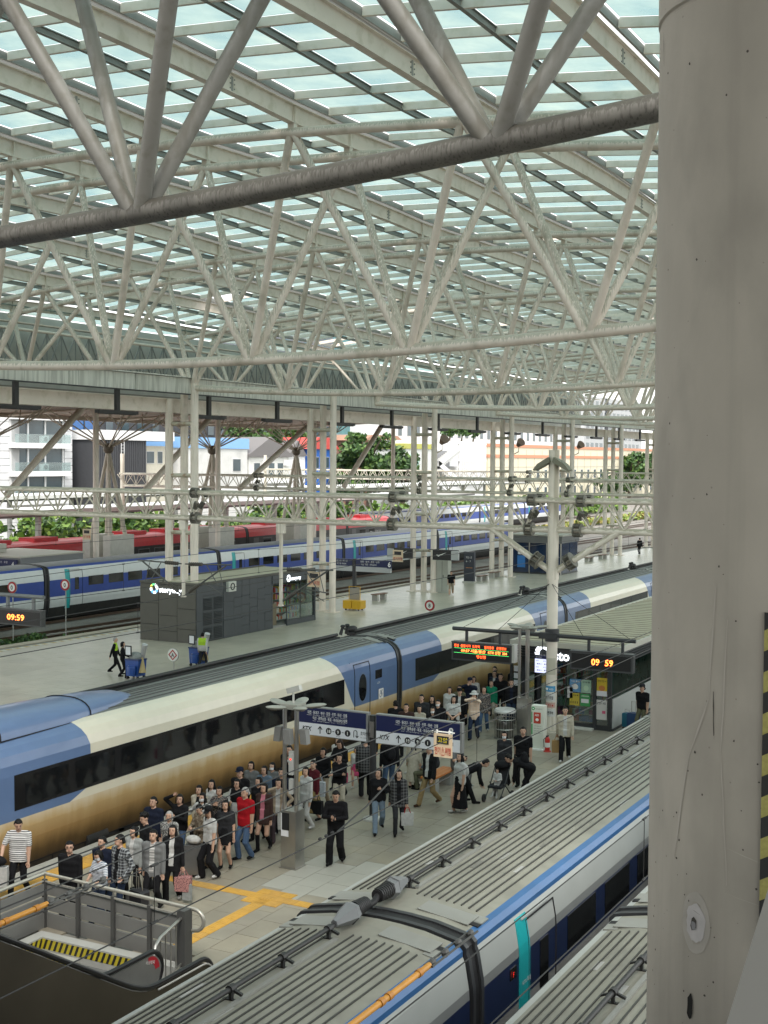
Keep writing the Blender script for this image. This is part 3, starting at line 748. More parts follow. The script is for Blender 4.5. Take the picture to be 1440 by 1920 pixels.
for k, (ya, yb) in enumerate(zip(jn, jn[1:])):
    a, b = ya+.2, yb-.2
    first = k == 1; eng = k == 0
    e0 = 25.3 if first else ya+3.55
    d0 = yb-4.8
    def br(i, z0, z1, a=a, b=b, e0=e0, d0=d0):
        if i < 6 or i > 12: return None
        if eng: return [(b, b, 5)]
        A = (e0+blend(ENDA, z0), e0+blend(ENDA, z1)); D = (d0+blend(DOORA, z0), d0+blend(DOORA, z1))
        return [(A[0], A[1], 5), (D[0], D[1], 1), (b, b, 5)]
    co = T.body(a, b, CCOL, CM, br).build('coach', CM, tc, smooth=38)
    # roof ribs, duct on the far side
    L = b-a-1.4
    rm = MB().bx(-.015, .015, -L/2, L/2, -.02, .02).mesh('roof_rib', mat('roof_rib_dark', (.09, .095, .09), .6))
    for xo in (.75, .55, .36, .18, -.02, -.2): piece('roof_rib', rm, co, (-23.3+xo, (a+b)/2, interp_roof(CP, abs(xo))+.004))
    m = MB(); m.path([(-24.15, a+.4, 3.02), (-24.15, b-.4, 3.02)], .06, n=8).path([(-24.32, a+.4, 2.99), (-24.32, b-.4, 2.99)], .045, n=6).bx(-24.42, -24.02, a+.4, b-.4, 2.84, 2.95)
    m.build('roof_duct', CABLE, co, smooth=50)
    gw = T.ring(yb, .004, .14).build('gangway', BLACK, co, smooth=40)
    for q in (-1, 1): T.ring(yb+q*.13, .02, .04).build('bellows_rim', DARK, gw, smooth=40)
    MB().lathe((-21.9, yb, -.45), [(.1, 0), (.24, .1), (.27, .3), (.2, .48), (.12, .8), (.1, 1.2)], 10).build('coupling_boot', BLACK, co, smooth=50)
    m = MB()      # insulator stubs above the joint
    for q in (-.35, .1): m.tube((-24.15, yb+q, 2.98), (-24.1, yb+q*.7, 3.30), .07, .05, n=8).ell((-24.1, yb+q*.7, 3.3), (.1, .12, .06), 8, 5)
    m.path([(-24.1, yb-.25, 3.3), (-24.1, yb-.1, 3.15), (-24.1, yb+.07, 3.3)], .025).ell((-24.15, yb+.5, 3.12), (.16, .35, .12), 8, 5)
    m.build('roof_insulator', BLACK, co, smooth=50)
    for q in (-1, 1):
        MB().obox((-23.3+.62, yb+q*.5, 2.925), (.34, 0, -.06), (0, .2, 0), (0, 0, .012)).build('end_plate', ROOFP, co)
        MB().obox((-23.3+.92, yb+q*.33, 2.878), (.15, 0, -.045), (0, .05, 0), (0, 0, .012)).build('vent_slot', SEAM, co)
    if eng: continue
    bd = T.panel(22.65 if first else ya+1.3, d0+.75, 1.22, 2.06, .006, shear=0).build('window_band', GLASM, co)
    bs = T.panel(d0+.74, d0+.76, 1.22, 2.06, .0065)
    # window panes inside the band
    y = (23.0 if first else ya+1.6)
    while y+1.5 < d0+.7:
        T.panel(y, y+1.5, 1.3, 1.98, .009).build('window', GLAS, bd); y += 1.75
    # door
    D0 = d0+1.45; dr = MB()
    for (u0, u1, v0, v1) in ((D0, D0+1.12, 2.42, 2.45), (D0, D0+.03, .2, 2.44), (D0+1.09, D0+1.12, .2, 2.44)): T.panel(u0, u1, v0, v1, .012, dr)
    dd = dr.build('door', SEAM, co)
    T.panel(D0+.3, D0+.84, 1.12, 2.06, .012, oval=True).build('door_window', GLAS, dd)
    T.panel(D0+.25, D0+.89, 1.06, 2.12, .008, oval=True).build('window_rim', mat('blue_grey_rim', (.12, .17, .27), .35), dd)
    T.panel(D0-.2, D0+1.25, 2.52, 2.55, .02).build('drip_rail', CBLUE, co)
    sp = T.panel(D0+1.5, D0+1.98, 1.75, 2.06, .01).build('side_display', GLASM, co)
    text('♿', WHITE, co, (-23.3+1.475, D0+1.66, 1.06), (0, 1, 0), (0, 0, 1), size=.26)
    text('6호차', WHITE, co, (-23.3+1.47, D0+1.6, 1.56), (0, 1, 0), (0, 0, 1), size=.07)
    # skirt seam and plates
    T.panel(a+.3, b-.3, -.205, -.185, .012).build('skirt_seam', SEAM, co)
    for i in range(9):
        y = a+2+i*1.9
        if y < b-1.5: T.panel(y, y+.02, -.45, -.22, .01).build('skirt_seam', SEAM, co)
    wy = 28.0 if first else ya+.1
# raised blue fairing on the roof of the first coach
fm = MB(); N = 14
ys = [8, 14, 19.5, 22.5, 25.0, 26.8, 27.8, 28.4]; ws = [1.12, 1.12, 1.12, 1.08, .98, .78, .55, .3]; hs = [.42, .42, .42, .40, .36, .30, .22, .06]
def fring(y, wv, hv): return [(-23.3+wv*math.copysign(abs(cos(t))**.8, cos(t)), y, 2.80+(hv+.14)*sin(t)**.75) for t in np.linspace(0, pi, N)]
vs = []
for y, wv, hv in zip(ys, ws, hs): vs += fring(y, wv, hv)
fm.add(vs, [(i*N+j, i*N+j+1, (i+1)*N+j+1, (i+1)*N+j) for i in range(len(ys)-1) for j in range(N-1)]+[tuple(range(N)), tuple(range((len(ys)-1)*N, len(ys)*N))[::-1]])
c1 = [o for o in tc.children if o.name.startswith('coach')][1]
fo = fm.build('roof_fairing', CBLUE, c1, smooth=50)
for y, wv, hv in ((19.6, 1.125, .425), (22.6, 1.085, .405), (26.0, .885, .335)): MB().path([(x, y_, z+.004) for x, y_, z in fring(y, wv, hv)], .018, n=5).build('fairing_seam', SEAM, fo)
MB().path([(-23.3+wv+.01, y, 2.815) for y, wv in zip(ys, ws)], .016, n=5).build('fairing_edge', SEAM, fo)
MB().obox((-23.1, 18.2, 3.33), (.3, 0, 0), (0, .45, 0), (0, 0, .035)).build('roof_vent', SEAM, fo)
# bogie seen in the gap below the first coach
bg = MB()
for y in (26.7, 28.6):
    bg.tube((-22.35, y, -.2), (-22.1, y, -.2), .46, n=18).tube((-22.4, y, -.2), (-22.0, y, -.2), .12, n=10)
bg.bx(-22.3, -22.0, 26.0, 29.2, -.28, -.05).tube((-22.1, 25.3, -.2), (-22.1, 26.1, -.2), .2, n=10)
bg.build('bogie', UNDER, [o for o in tc.children if o.name.startswith('coach')][1], smooth=40)

# red train
RED = mat('train_red', (.55, .03, .04), .35, var=.08); TBLK = mat('train_black', (.02, .02, .022), .35, var=.1)
RP = [(1.2, -.4), (1.35, 0), (1.45, .5), (1.47, .9), (1.47, 2.15), (1.44, 2.55), (1.32, 2.9), (1.1, 3.05), (.6, 3.12), (0, 3.15)]
RM = [TBLK, RED, mat('train_charcoal', (.05, .05, .053), .4), BLACK]
tr = thing('train', 'red train with black window band standing at the farthest platform', 'train', (-70.4, 90, -.5))
T = Train(-70.5, RP)
for ya, yb in zip([40, 60.5, 81.3, 102.1, 121], [60.5, 81.3, 102.1, 121, 131]):
    co = T.body(ya+.25, yb-.25, [3, 2, 2, 0, 1, 1, 1, 1, 1], RM).build('coach', RM, tr, smooth=38)
    T.ring(yb, 0, .2).build('gangway', BLACK, co)
    y = ya+2.6
    while y+1.5 < yb-2:
        w_ = T.panel(y, y+1.5, 1.05, 1.95, .012).build('window', mat('window_frame_grey', (.10, .10, .105), .4), co)
        T.panel(y+.08, y+1.42, 1.12, 1.88, .02).build('pane', GLAS, w_); y += 2.1
    T.panel(ya+1.0, ya+1.9, .3, 2.0, .012).build('door', mat('door_grey', (.09, .09, .095), .4), co)
    for q in (4, 9, 14):
        if ya+q+3 < yb: MB().bx(-71.3, -69.7, ya+q, ya+q+2.6, 3.05, 3.38).build('roof_unit', RED, co)
    text('ITX-새마을', mat('silver_print', (.5, .5, .5), .4), co, (T.X(1.49, 0), yb-5.2, 1.2), (0, 1, 0), (0, 0, 1), size=.42, shear=.25)
# ================================================================== CATENARY GANTRIES
GAN = mat('gantry_paint', (.70, .65, .56), .5, var=.08, scale=1.5, topdirt=((.26, .23, .15), .65, 5))
FLG = mat('flange_dark', (.16, .155, .13), .6, var=.25, scale=6)
def flange(m, c, d, r):
    c = Vector(c); d = Vector(d).normalized()
    for s in (-1, 1):
        m.tube(c+d*(.13*s-.015), c+d*(.13*s+.015), r*2.1, n=14)
    a = d.orthogonal().normalized(); b = d.cross(a)
    for k in range(8):
        t = 2*pi*k/8; o = (a*cos(t)+b*sin(t))*r*1.45
        m.obox(c+o, d*.14, (a*cos(t)+b*sin(t))*r*.6, d.cross(a*cos(t)+b*sin(t))*.012)
def gantry(Y, lab, x0, x1, nodes_x, ppts, flx, zt=8.12, zb=7.09, braces=True):
    t = thing('catenary_gantry', lab, 'gantry', (nodes_x, Y, 0), 'lattice gantries carrying the overhead wires')
    ch = MB()
    for dy in (-.38, .38): MB().tube((x0, Y+dy, zt), (x1, Y+dy, zt), .095, n=10).build('top_chord', GAN, t, smooth=50)
    MB().tube((x0, Y, zb), (x1, Y, zb), .115, n=12).build('bottom_chord', GAN, t, smooth=50)
    n = int((x1-x0)/1.2)
    web = []
    for k in range(n):
        xa = x0+1.2*k+.3
        for dy in (-.38, .38):
            for q in (-.6, .6): web.append(((xa, Y+dy*.1, zb+.05), (xa+q*.93, Y+dy*.95, zt-.04)))
    near = sorted(web, key=lambda a: camdepth(a[0])[0])
    lim = 110 if Y < 60 else 0
    sel = [wv for wv in near if inframe(wv[0], .33, .42)][:lim]; ss = set(map(id, sel))
    for a, b in sel: MB().tube(a, b, .036, n=6, caps=False).build('web_bar', GAN, t, smooth=60)
    mb = MB()
    for wv in web:
        if id(wv) not in ss: mb.tube(wv[0], wv[1], .036, n=5, caps=False)
    if mb.v: mb.build('web_bars', GAN, t, kind='stuff', smooth=60)
    for x in flx:
        fm = MB(); flange(fm, (x, Y, zb), (1, 0, 0), .115); fm.build('flange', FLG, t)
        for dy in (-.38, .38):
            fm = MB(); flange(fm, (x+.25, Y+dy, zt), (1, 0, 0), .1); fm.build('flange', FLG, t)
            fm = MB(); flange(fm, (x+.15, Y+dy*.5, (zb+zt)/2), (.5, dy*.8, 1.), .05); fm.build('flange', FLG, t)
    for px in ppts:
        m = MB(); m.tube((px, Y, 0), (px, Y, zt+1.75), .19, n=16).tube((px, Y, 0), (px, Y, .05), .4, n=16).tube((px, Y, 5.35), (px, Y, 5.75), .215, n=16)
        m.build('mast', GAN, t, smooth=50)
        if braces:
            for s in (-1, 1):
                MB().tube((px+s*.12, Y, 5.65), (px+s*2.35, Y, zb-.02), .115, n=10).build('brace', GAN, t, smooth=50)
                f = MB(); flange(f, (px+s*.62, Y, 6.0), (s*2.2, 0, 1.4), .14); f.build('flange', FLG, t)
            m = MB()
            for s in (-1, 1):        # floodlights on top
                m.prism([(px+s*.05, zt+1.32), (px+s*.62, zt+1.02), (px+s*.66, zt+1.06), (px+s*.5, zt+1.26), (px+s*.1, zt+1.5)], 'y', Y-.35, Y+.05)
            m.build('floodlight', mat('lamp_housing_olive', (.17, .17, .12), .45), t)
    return t
G1 = gantry(43, 'nearest lattice gantry with a tall mast standing in front of the glass shop', -62, 9, -16.25, [-16.25, -50.5], [-45.1, -31.6, -22.6, -17.15, -15.35, -11.2])
gantry(90, 'second lattice gantry crossing above the middle of the platforms', -74, 9, -41.7, [-74], [-60, -45, -37.5, -33, -24, -14], 8.12, 7.09, False)
gantry(137, 'farthest lattice gantry seen small above the far tracks', -90, 9, -41.7, [-90], [-70, -55, -40, -32], 8.2, 7.2, False)
INS = mat('insulator_brown', (.085, .075, .062), .35, var=.15)
def insul(m, a, b, r=.085, n=7):
    a = Vector(a); b = Vector(b)
    for k in range(n):
        p = a+(b-a)*(k+.5)/n; d = (b-a)/n*.3
        m.tube(p-d, p+d, r, r*.8, n=10)
    m.tube(a, b, r*.5, n=8)
ARMM = mat('arm_steel', (.10, .10, .095), .5, metal=.3, var=.15)
def cantilever(parent, x, Y, s):
    zt, zb = 5.2, 4.05
    i = MB(); insul(i, (x+s*.28, Y, zt), (x+s*.95, Y, zt+.02)); insul(i, (x+s*.28, Y, zb+.02), (x+s*.78, Y, zb+.34)); i.build('insulator', INS, parent, smooth=40)
    m = MB(); m.tube((x+s*.1, Y, zt), (x+s*2.35, Y, zt+.06), .03, n=8).tube((x+s*.1, Y, zb-.1), (x+s*2.1, Y, zt+.02), .035, n=8)
    m.tube((x+s*1.15, Y, zt), (x+s*1.75, Y, zt-.85), .02, n=6).tube((x+s*1.0, Y, zt-.72), (x+s*2.05, Y, zt-.82), .025, n=6).tube((x+s*1.72, Y, zt), (x+s*1.95, Y, zt-.8), .015, n=6)
    m.path([(x+s*1.0, Y, zt-.75), (x+s*1.5, Y+.02, zt-.95), (x+s*1.95, Y+.02, zt-1.15)], .018)
    m.build('cantilever_arm', ARMM, parent, smooth=50)
for x, zz, ss, lab in ((-32.2, 3.85, (-1, 1), 'white drop tube with insulator arms on both sides hanging in front of the grey kiosk'), (-27.5, 3.75, (1,), 'white drop tube with insulator arms on its right side hanging beside the kiosk shopfront')):
    t = thing('drop_tube', lab, 'drop tube', (x, 43, zz), 'drop tubes hanging from the gantry')
    MB().tube((x, 43, zz), (x, 43, 6.95), .075, n=12).bx(x-.16, x+.16, 42.9, 43.1, 6.6, 6.98).tube((x, 43, zz), (x, 43, zz+.06), .12, n=10).build('tube', GAN, t, smooth=50)
    for s in ss: cantilever(t, x, 43, s)

# ================================================================== WIRES
WIRE = mat('wire_black', (.018, .018, .018), .5)
def wire(pts, r, lab, sag=0):
    o = MB().path(pts, r, n=6).build('overhead_wire', WIRE); tag(o, lab, 'wire', 'overhead wires'); return o

# ================================================================== SIGNS AND PLATFORM FURNITURE
SGB = mat('sign_navy', (.012, .018, .075), .35); SGW = mat('sign_white', (.74, .75, .78), .4); INK = mat('ink_black', (.015, .015, .018), .5)
FRAMEG = mat('frame_grey', (.30, .30, .29), .4, metal=.3)
R_, U_ = (1, 0, 0), (0, 0, 1)
s8 = thing('platform_sign', 'blue and white platform eight sign on two boards hung from one dark post', 'sign', (-16.3, 30, 0))
MB().tube((-16.3, 30, 0), (-16.3, 30, 2.78), .09, n=14).build('post', mat('post_dark', (.03, .03, .032), .4), s8, smooth=50)
MB().lathe((-16.3, 30, 0), [(.26, 0), (.25, .05), (.14, .1), (.1, .12)], 16).build('post_base', mat('base_pale', (.5, .5, .47), .4), s8, smooth=40)
MB().bx(-16.37, -16.23, 29.9, 30.1, 2.2, 2.62).build('post_bracket', INOX, s8)
for (x0, x1, num) in ((-18.55, -16.42, False), (-16.18, -13.7, True)):
    MB().bx(x0, x1, 29.92, 30.08, 2.06, 2.84).build('board_frame', FRAMEG, s8)
    bb = MB().bx(x0+.02, x1-.05, 29.905, 29.92, 2.40, 2.81).build('navy_panel', SGB, s8)
    bw = MB().bx(x0+.02, x1-.05, 29.905, 29.92, 2.08, 2.397).build('white_panel', SGW, s8)
    y = 29.903; xe = x1-(.66 if num else .62)
    text('대전 · 동대구 · 부산 · 포항 · 진주 · 마산 · 강릉', WHITE, bb, (xe-1.22, y, 2.655), R_, U_, width=1.22, size=.075, bold=.01)
    text('Daejeon   Dongdaegu   Busan   Pohang   Jinju   Masan   Gangneung', WHITE, bb, (xe-1.24, y, 2.61), R_, U_, width=1.24, size=.022)
    text('익산 · 광주송정 · 목포 · 여수EXPO 방면', WHITE, bb, (xe-1.06, y, 2.505), R_, U_, width=1.06, size=.075, bold=.01)
    text('Iksan   Gwangju-Songjeong   Mokpo   Yeosu-EXPO', WHITE, bb, (xe-1.06, y, 2.46), R_, U_, width=1.0, size=.022)
    xk = x0+.12
    text('KTX', INK, bw, (xk, y, 2.19), R_, U_, width=.30, size=.12, bold=.03, shear=.25)
    m = MB(); m.bx(xk+.55, xk+.575, y-.003, y, 2.14, 2.33); m.add([(xk+.5625-.075, y-.003, 2.26), (xk+.5625, y-.003, 2.35), (xk+.5625+.075, y-.003, 2.26), (xk+.5625+.055, y-.003, 2.245), (xk+.5625, y-.003, 2.31), (xk+.5625-.055, y-.003, 2.245)], [(0, 1, 4, 5), (1, 2, 3, 4)])
    for q, (cx_, n_) in enumerate(((.83, '18'), (1.12, '9'), (1.41, '1'))):
        m.tube((xk+cx_, y, 2.235), (xk+cx_, y-.003, 2.235), .088, n=24)
        text(n_, WHITE, bw, (xk+cx_, y-.0035, 2.19), R_, U_, size=.09, align='CENTER', bold=.02)
        if q < 2: m.bx(xk+cx_+.115, xk+cx_+.175, y-.003, y, 2.23, 2.245)
    text('열차번호', INK, bw, (xk+1.06, y, 2.11), R_, U_, width=.12, size=.022)
    px = [(xk+1.60+.05*(1-cos(t)), y-.002, 2.29+.05*sin(t)) for t in np.linspace(0, pi, 9)]
    m.path([(xk+1.60, y-.002, 2.15)]+px+[(xk+1.70, y-.002, 2.16)], .01, n=4)
    m.path([(xk+1.66, y-.002, 2.2), (xk+1.70, y-.002, 2.145), (xk+1.74, y-.002, 2.2)], .01, n=4)
    m.build('route_symbols', INK, bw)
    text('호차번호', INK, bw, (xk+1.80, y, 2.235), R_, U_, width=.30 if not num else .34, size=.085, bold=.008)
    text('Car number', INK, bw, (xk+1.80, y, 2.155), R_, U_, width=.2, size=.03)
    if num: text('8', WHITE, bb, (x1-.36, y, 2.50), R_, U_, size=.2, bold=.02)
# LED boards on the gantry mast
LEDB = mat('led_board_case', (.055, .058, .06), .4); LEDF = mat('led_face', (.012, .012, .013), .35); GRN = mat('led_green', (.02, .06, .02), .5, emit=(.1, .9, .2), estr=1.2); RLED = mat('led_red', (.05, .01, .01), .5, emit=(1, .10, .02), estr=2)
arm = thing('sign_arm', 'dark pipe arm clamped to the gantry mast holding two display boards', 'sign arm', (-16.25, 43, 3.3))
MB().path([(-19.95, 42.72, 3.42), (-13.15, 42.72, 3.42)], .07, n=10).build('pipe', DARK, arm, smooth=50)
MB().lathe((-16.25, 43, 3.18), [(.25, 0), (.25, .42), (.2, .45)], 14).bx(-16.6, -15.9, 42.6, 42.8, 3.3, 3.5).build('clamp', DARK, arm, smooth=40)
for x in (-19.4, -18.1, -14.8, -13.6): MB().bx(x-.045, x+.045, 42.68, 42.76, 2.98, 3.4).build('hanger', DARK, arm)
for a, b in (((-16.3, 42.8, 5.2), (-18.2, 42.72, 3.45)), ((-16.3, 42.8, 5.2), (-19.6, 42.72, 3.45)), ((-16.2, 42.8, 5.2), (-15.0, 42.72, 3.45)), ((-16.2, 42.8, 5.2), (-13.3, 42.72, 3.45))): MB().tube(a, b, .009, n=5).build('stay_wire', WIRE, arm)
def board(x0, x1, y, z0, z1, lab, name='display_board'):
    t = thing(name, lab, 'display board', ((x0+x1)/2, y, z0), 'orange display boards')
    MB().bx(x0, x1, y, y+.28, z0, z1).bx(x0-.015, x1+.015, y-.02, y+.3, z1, z1+.025).build('case', LEDB, t)
    f = MB().bx(x0+.06, x1-.06, y-.008, y, z0+.06, z1-.06).build('face', LEDF, t); return t, f
t, f = board(-19.93, -17.6, 42.58, 2.30, 2.95, 'departure display board with rows of orange and red letters left of the gantry mast')
y = 42.570
text('편성  출발시각  도착역', RLED, f, (-19.83, y, 2.79), R_, U_, width=1.0, size=.085, bold=.01); text('열차종류   운행정보', RLED, f, (-18.65, y, 2.79), R_, U_, width=.85, size=.085, bold=.01)
MB().bx(-19.83, -17.7, y-.002, y, 2.738, 2.746).bx(-19.83, -17.7, y-.002, y, 2.572, 2.580).build('green_line', GRN, f)
text('09:57 서울/용산', ORANGE_LED, f, (-19.55, y, 2.62), R_, U_, width=.95, size=.085, bold=.01); text('KTX 산천  204', ORANGE_LED, f, (-18.5, y, 2.62), R_, U_, width=.72, size=.085, bold=.01)
text('행신행', RLED, f, (-18.95, y, 2.43), R_, U_, width=.36, size=.09, bold=.01)
MB().bx(-17.62, -17.5, 42.6, 42.9, 2.35, 3.0).build('end_vents', mat('grille_white', (.5, .5, .46), .5), t)
t, f = board(-15.43, -13.2, 42.58, 2.33, 2.95, 'digital clock board showing 09:59 right of the gantry mast')
text('09', ORANGE_LED, f, (-14.66, y, 2.53), R_, U_, size=.22, bold=.012); text('59', ORANGE_LED, f, (-14.18, y, 2.53), R_, U_, size=.22, bold=.012)
arm = thing('sign_arm', 'grey pipe arm at the left picture edge holding a clock board', 'sign arm', (-42, 43, 3.3))
MB().path([(-46.5, 42.9, 3.42), (-39.6, 42.9, 3.42)], .09, n=10).build('pipe', GREYM, arm, smooth=50)
for x in (-41.7, -40.2): MB().bx(x-.06, x+.06, 42.84, 42.96, 2.86, 3.36).build('hanger', GREYM, arm)
MB().tube((-45.5, 43.0, 0), (-45.5, 43.0, 4), .16, n=12).build('post', GAN, arm, smooth=50)
t, f = board(-42.4, -39.65, 42.76, 2.13, 2.82, 'digital clock board showing 09:59 at the left picture edge')
text('09:59', ORANGE_LED, f, (-41.62, 42.75, 2.36), R_, U_, width=1.0, size=.26, bold=.012)
# information screen beside the shop
t = thing('info_screen', 'small lit information screen hanging beside the gantry mast', 'screen', (-16.5, 42.9, 2.0))
SCR = mat('screen_lit', (.4, .42, .6), .3, emit=(.62, .66, .95), estr=.55)
MB().bx(-16.88, -16.28, 42.95, 43.03, 2.02, 2.66).build('case', DARK, t); f = MB().bx(-16.86, -16.30, 42.942, 42.95, 2.04, 2.64).build('screen', SCR, t)
h = MB().bx(-16.86, -16.30, 42.936, 42.941, 2.53, 2.64).build('screen_header', SGB, f)
text('호차번호', WHITE, h, (-16.83, 42.935, 2.565), R_, U_, width=.22, size=.045)
for i, (x, z) in enumerate(((-16.82, 2.44), (-16.55, 2.44), (-16.82, 2.22), (-16.55, 2.22))):
    text('KTX', INK, f, (x, 42.941, z), R_, U_, size=.04, bold=.01)
    m = MB(); m.tube((x+.06, 42.94, z-.09), (x+.06, 42.937, z-.09), .022, n=12).tube((x+.12, 42.94, z-.09), (x+.12, 42.937, z-.09), .022, n=12); m.build('car_dots', SGB, f)
    text('8호차', INK, f, (x+.15, 42.941, z-.105), R_, U_, size=.03)
MB().tube((-16.6, 42.99, 2.66), (-16.6, 42.99, 3.35), .02).build('hanger', DARK, t)

# lamp and camera poles
def fanpole(x, Y, lab, cam_=True):
    t = thing('lamp_pole', lab, 'lamp pole', (x, Y, 0), 'fan lamp poles on the platform')
    MB().bx(x-.21, x+.19, Y-.2, Y+.2, 0, 1.35).bx(x-.24, x+.22, Y-.23, Y+.23, 0, .02).build('pedestal', INOX, t)
    MB().bx(x-.2, x+.0, Y-.21, Y-.2, .75, 1.28).build('pedestal_notice', SGW if cam_ else INOX, t)
    for dx, dy in ((-.17, -.1), (.15, -.1), (0, .15)): MB().tube((x+dx, Y+dy, 1.35), (x+dx, Y+dy, 3.8), .05, n=10).build('pipe', INOX, t, smooth=50)
    MB().bx(x-.24, x+.22, Y-.2, Y+.2, 3.72, 3.84).build('head', mat('lamp_grey', (.33, .33, .29), .4), t)
    for a in (20, 100, 165, 250, 320):
        c, s = cos(RAD(a)), sin(RAD(a)); m = MB()
        m.ell((x+c*.5, Y+s*.5, 3.80), (.29, .15, .045), 12, 6, frame=(Vector((c, s, .12)), Vector((-s, c, 0)), Vector((-.12*c, -.12*s, 1)))); m.build('lamp_wing', mat('lamp_grey', (.33, .33, .29), .4), t, smooth=50)
        m = MB(); m.ell((x+c*.52, Y+s*.52, 3.765), (.2, .1, .03), 10, 5, frame=(Vector((c, s, .12)), Vector((-s, c, 0)), Vector((-.12*c, -.12*s, 1)))); m.build('lamp_lens', mat('lamp_lens', (.12, .12, .11), .2), t, smooth=50)
    if cam_:
        m = MB(); m.tube((x, Y, 3.84), (x, Y, 4.08), .025, n=8).obox((x+.02, Y, 4.16), (.19, -.03, .06), (.0, .06, .0), (-.02, 0, .06)); cmn = m.build('camera_body', mat('camera_white', (.55, .54, .5), .4), t)
        for dx, dy in ((-.36, -.05), (.34, -.05), (.02, -.24)):
            MB().obox((x+dx, Y+dy, 3.1), (.085, 0, -.0), (0, .09, 0), (.02 if dx < 0 else -.02, 0, .17)).build('loudspeaker', mat('speaker_grey', (.2, .2, .19), .5), t)
        MB().bx(x+.0, x+.11, Y-.2, Y-.1, 2.2, 2.75).bx(x-.0, x+.1, Y-.19, Y-.1, 1.75, 2.1).build('call_box', mat('call_grey', (.42, .43, .41), .4), t)
        MB().bx(x+.035, x+.07, Y-.205, Y-.2, 2.55, 2.585).build('call_light', mat('call_red', (.5, .02, .02), .4, emit=(1, .05, .03), estr=1.5), t)
        MB().bx(x-.17, x+.02, Y-.215, Y-.2, .9, 1.3).build('notice_panel', INK, t)
    return t
fanpole(-16.02, 25.6, 'stainless pedestal pole with fan lamps, loudspeakers and a camera in the foreground crowd')
fanpole(-16.75, 41.75, 'stainless pedestal pole with fan lamps beside the mesh bin and the shop', False)
# mesh bin
t = thing('litter_bin', 'round wire mesh litter bin beside the stainless pedestal', 'litter bin', (-17.2, 41.1, 0))
m = MB()
for z in (.03, .35, .68, .95): m.path([(-17.2+.36*cos(a), 41.1+.36*sin(a), z) for a in np.linspace(0, 2*pi, 17)[:-1]], .016, n=5, closed=True)
for k in range(24):
    a = 2*pi*k/24; m.tube((-17.2+.36*cos(a), 41.1+.36*sin(a), .03), (-17.2+.36*cos(a), 41.1+.36*sin(a), .95), .008, n=4)
m.build('mesh_cage', INOX, t)
MB().lathe((-17.2, 41.1, .9), [(.37, 0), (.38, .05), (.34, .12), (.22, .12)], 18).build('lid_ring', mat('lid_pale', (.5, .5, .48), .3), t, smooth=40)
MB().lathe((-17.2, 41.1, .05), [(.28, 0), (.31, .3), (.26, .55), (.05, .62)], 14).build('bin_bag', glassmat('bag_film', (.45, .46, .46), .5, (.4, .4, .38), .2, .2), t, smooth=50)
m = MB()
for k in range(24):
    m.ell((-17.2+rnd.uniform(-.2, .2), 41.1+rnd.uniform(-.2, .2), .1+rnd.random()*.4), (.06, .05, .06), 6, 4, mi=rnd.randrange(3))
m.build('rubbish', [mat('rubbish_white', (.5, .5, .5), .6), mat('rubbish_brown', (.2, .13, .08), .7), mat('rubbish_grey', (.18, .19, .2), .6)], t)
# AED stand
t = thing('defibrillator_stand', 'white AED stand with red panel in front of the gantry mast', 'AED stand', (-15.56, 40.1, 0))
MB().bx(-15.85, -15.3, 39.85, 40.35, 0, .05).build('base', WHITE, t); bd = MB().bx(-15.79, -15.36, 39.95, 40.25, .05, 1.46).build('cabinet', mat('aed_white', (.66, .68, .6), .4), t)
AG = mat('aed_green', (.03, .32, .10), .4); AR = mat('aed_red', (.45, .05, .03), .4)
w_ = MB().bx(-15.70, -15.46, 39.935, 39.95, .88, 1.24).build('window_red', AR, bd); text('AED', WHITE, w_, (-15.66, 39.932, 1.12), R_, U_, width=.15, size=.07, bold=.02)
MB().ell((-15.58, 39.935, 1.0), (.06, .008, .05), 10, 6).build('heart_mark', WHITE, w_)
h = MB().tube((-15.72, 39.95, 1.36), (-15.72, 39.94, 1.36), .055, n=16).build('green_disc', AG, bd); MB().ell((-15.72, 39.937, 1.36), (.028, .004, .024), 8, 5).build('disc_mark', WHITE, h)
text('자동심장충격기', INK, bd, (-15.65, 39.947, 1.34), R_, U_, width=.24, size=.03)
MB().bx(-15.78, -15.74, 39.94, 39.95, .5, .85).bx(-15.78, -15.755, 39.94, 39.95, .9, 1.25).build('green_strip', AG, bd)
for i in range(4): text('심폐소생술 안내', INK, bd, (-15.70, 39.947, .78-.08*i), R_, U_, width=.26, size=.022)
t = thing('fire_extinguisher', 'red and white fire extinguisher standing beside the AED stand', 'fire extinguisher', (-15.2, 39.9, 0))
MB().lathe((-15.2, 39.9, .03), [(.08, 0), (.085, .05), (.085, .36), (.06, .43), (.03, .46)], 14).build('cylinder', mat('extinguisher_red', (.5, .03, .02), .3), t, smooth=40)
MB().bx(-15.23, -15.17, 39.84, 39.96, .49, .53).tube((-15.2, 39.9, .45), (-15.2, 39.9, .52), .02).path([(-15.2, 39.85, .5), (-15.3, 39.82, .4), (-15.29, 39.84, .15)], .012).build('valve', INK, t)
MB().tube((-15.2, 39.9, .15), (-15.2, 39.9, .3), .087, n=14).build('paper_band', WHITE, t, smooth=40)
MB().lathe((-15.2, 39.9, 0), [(.13, 0), (.12, .025), (.09, .03)], 14).build('stand', mat('stand_red', (.4, .04, .03), .5), t)

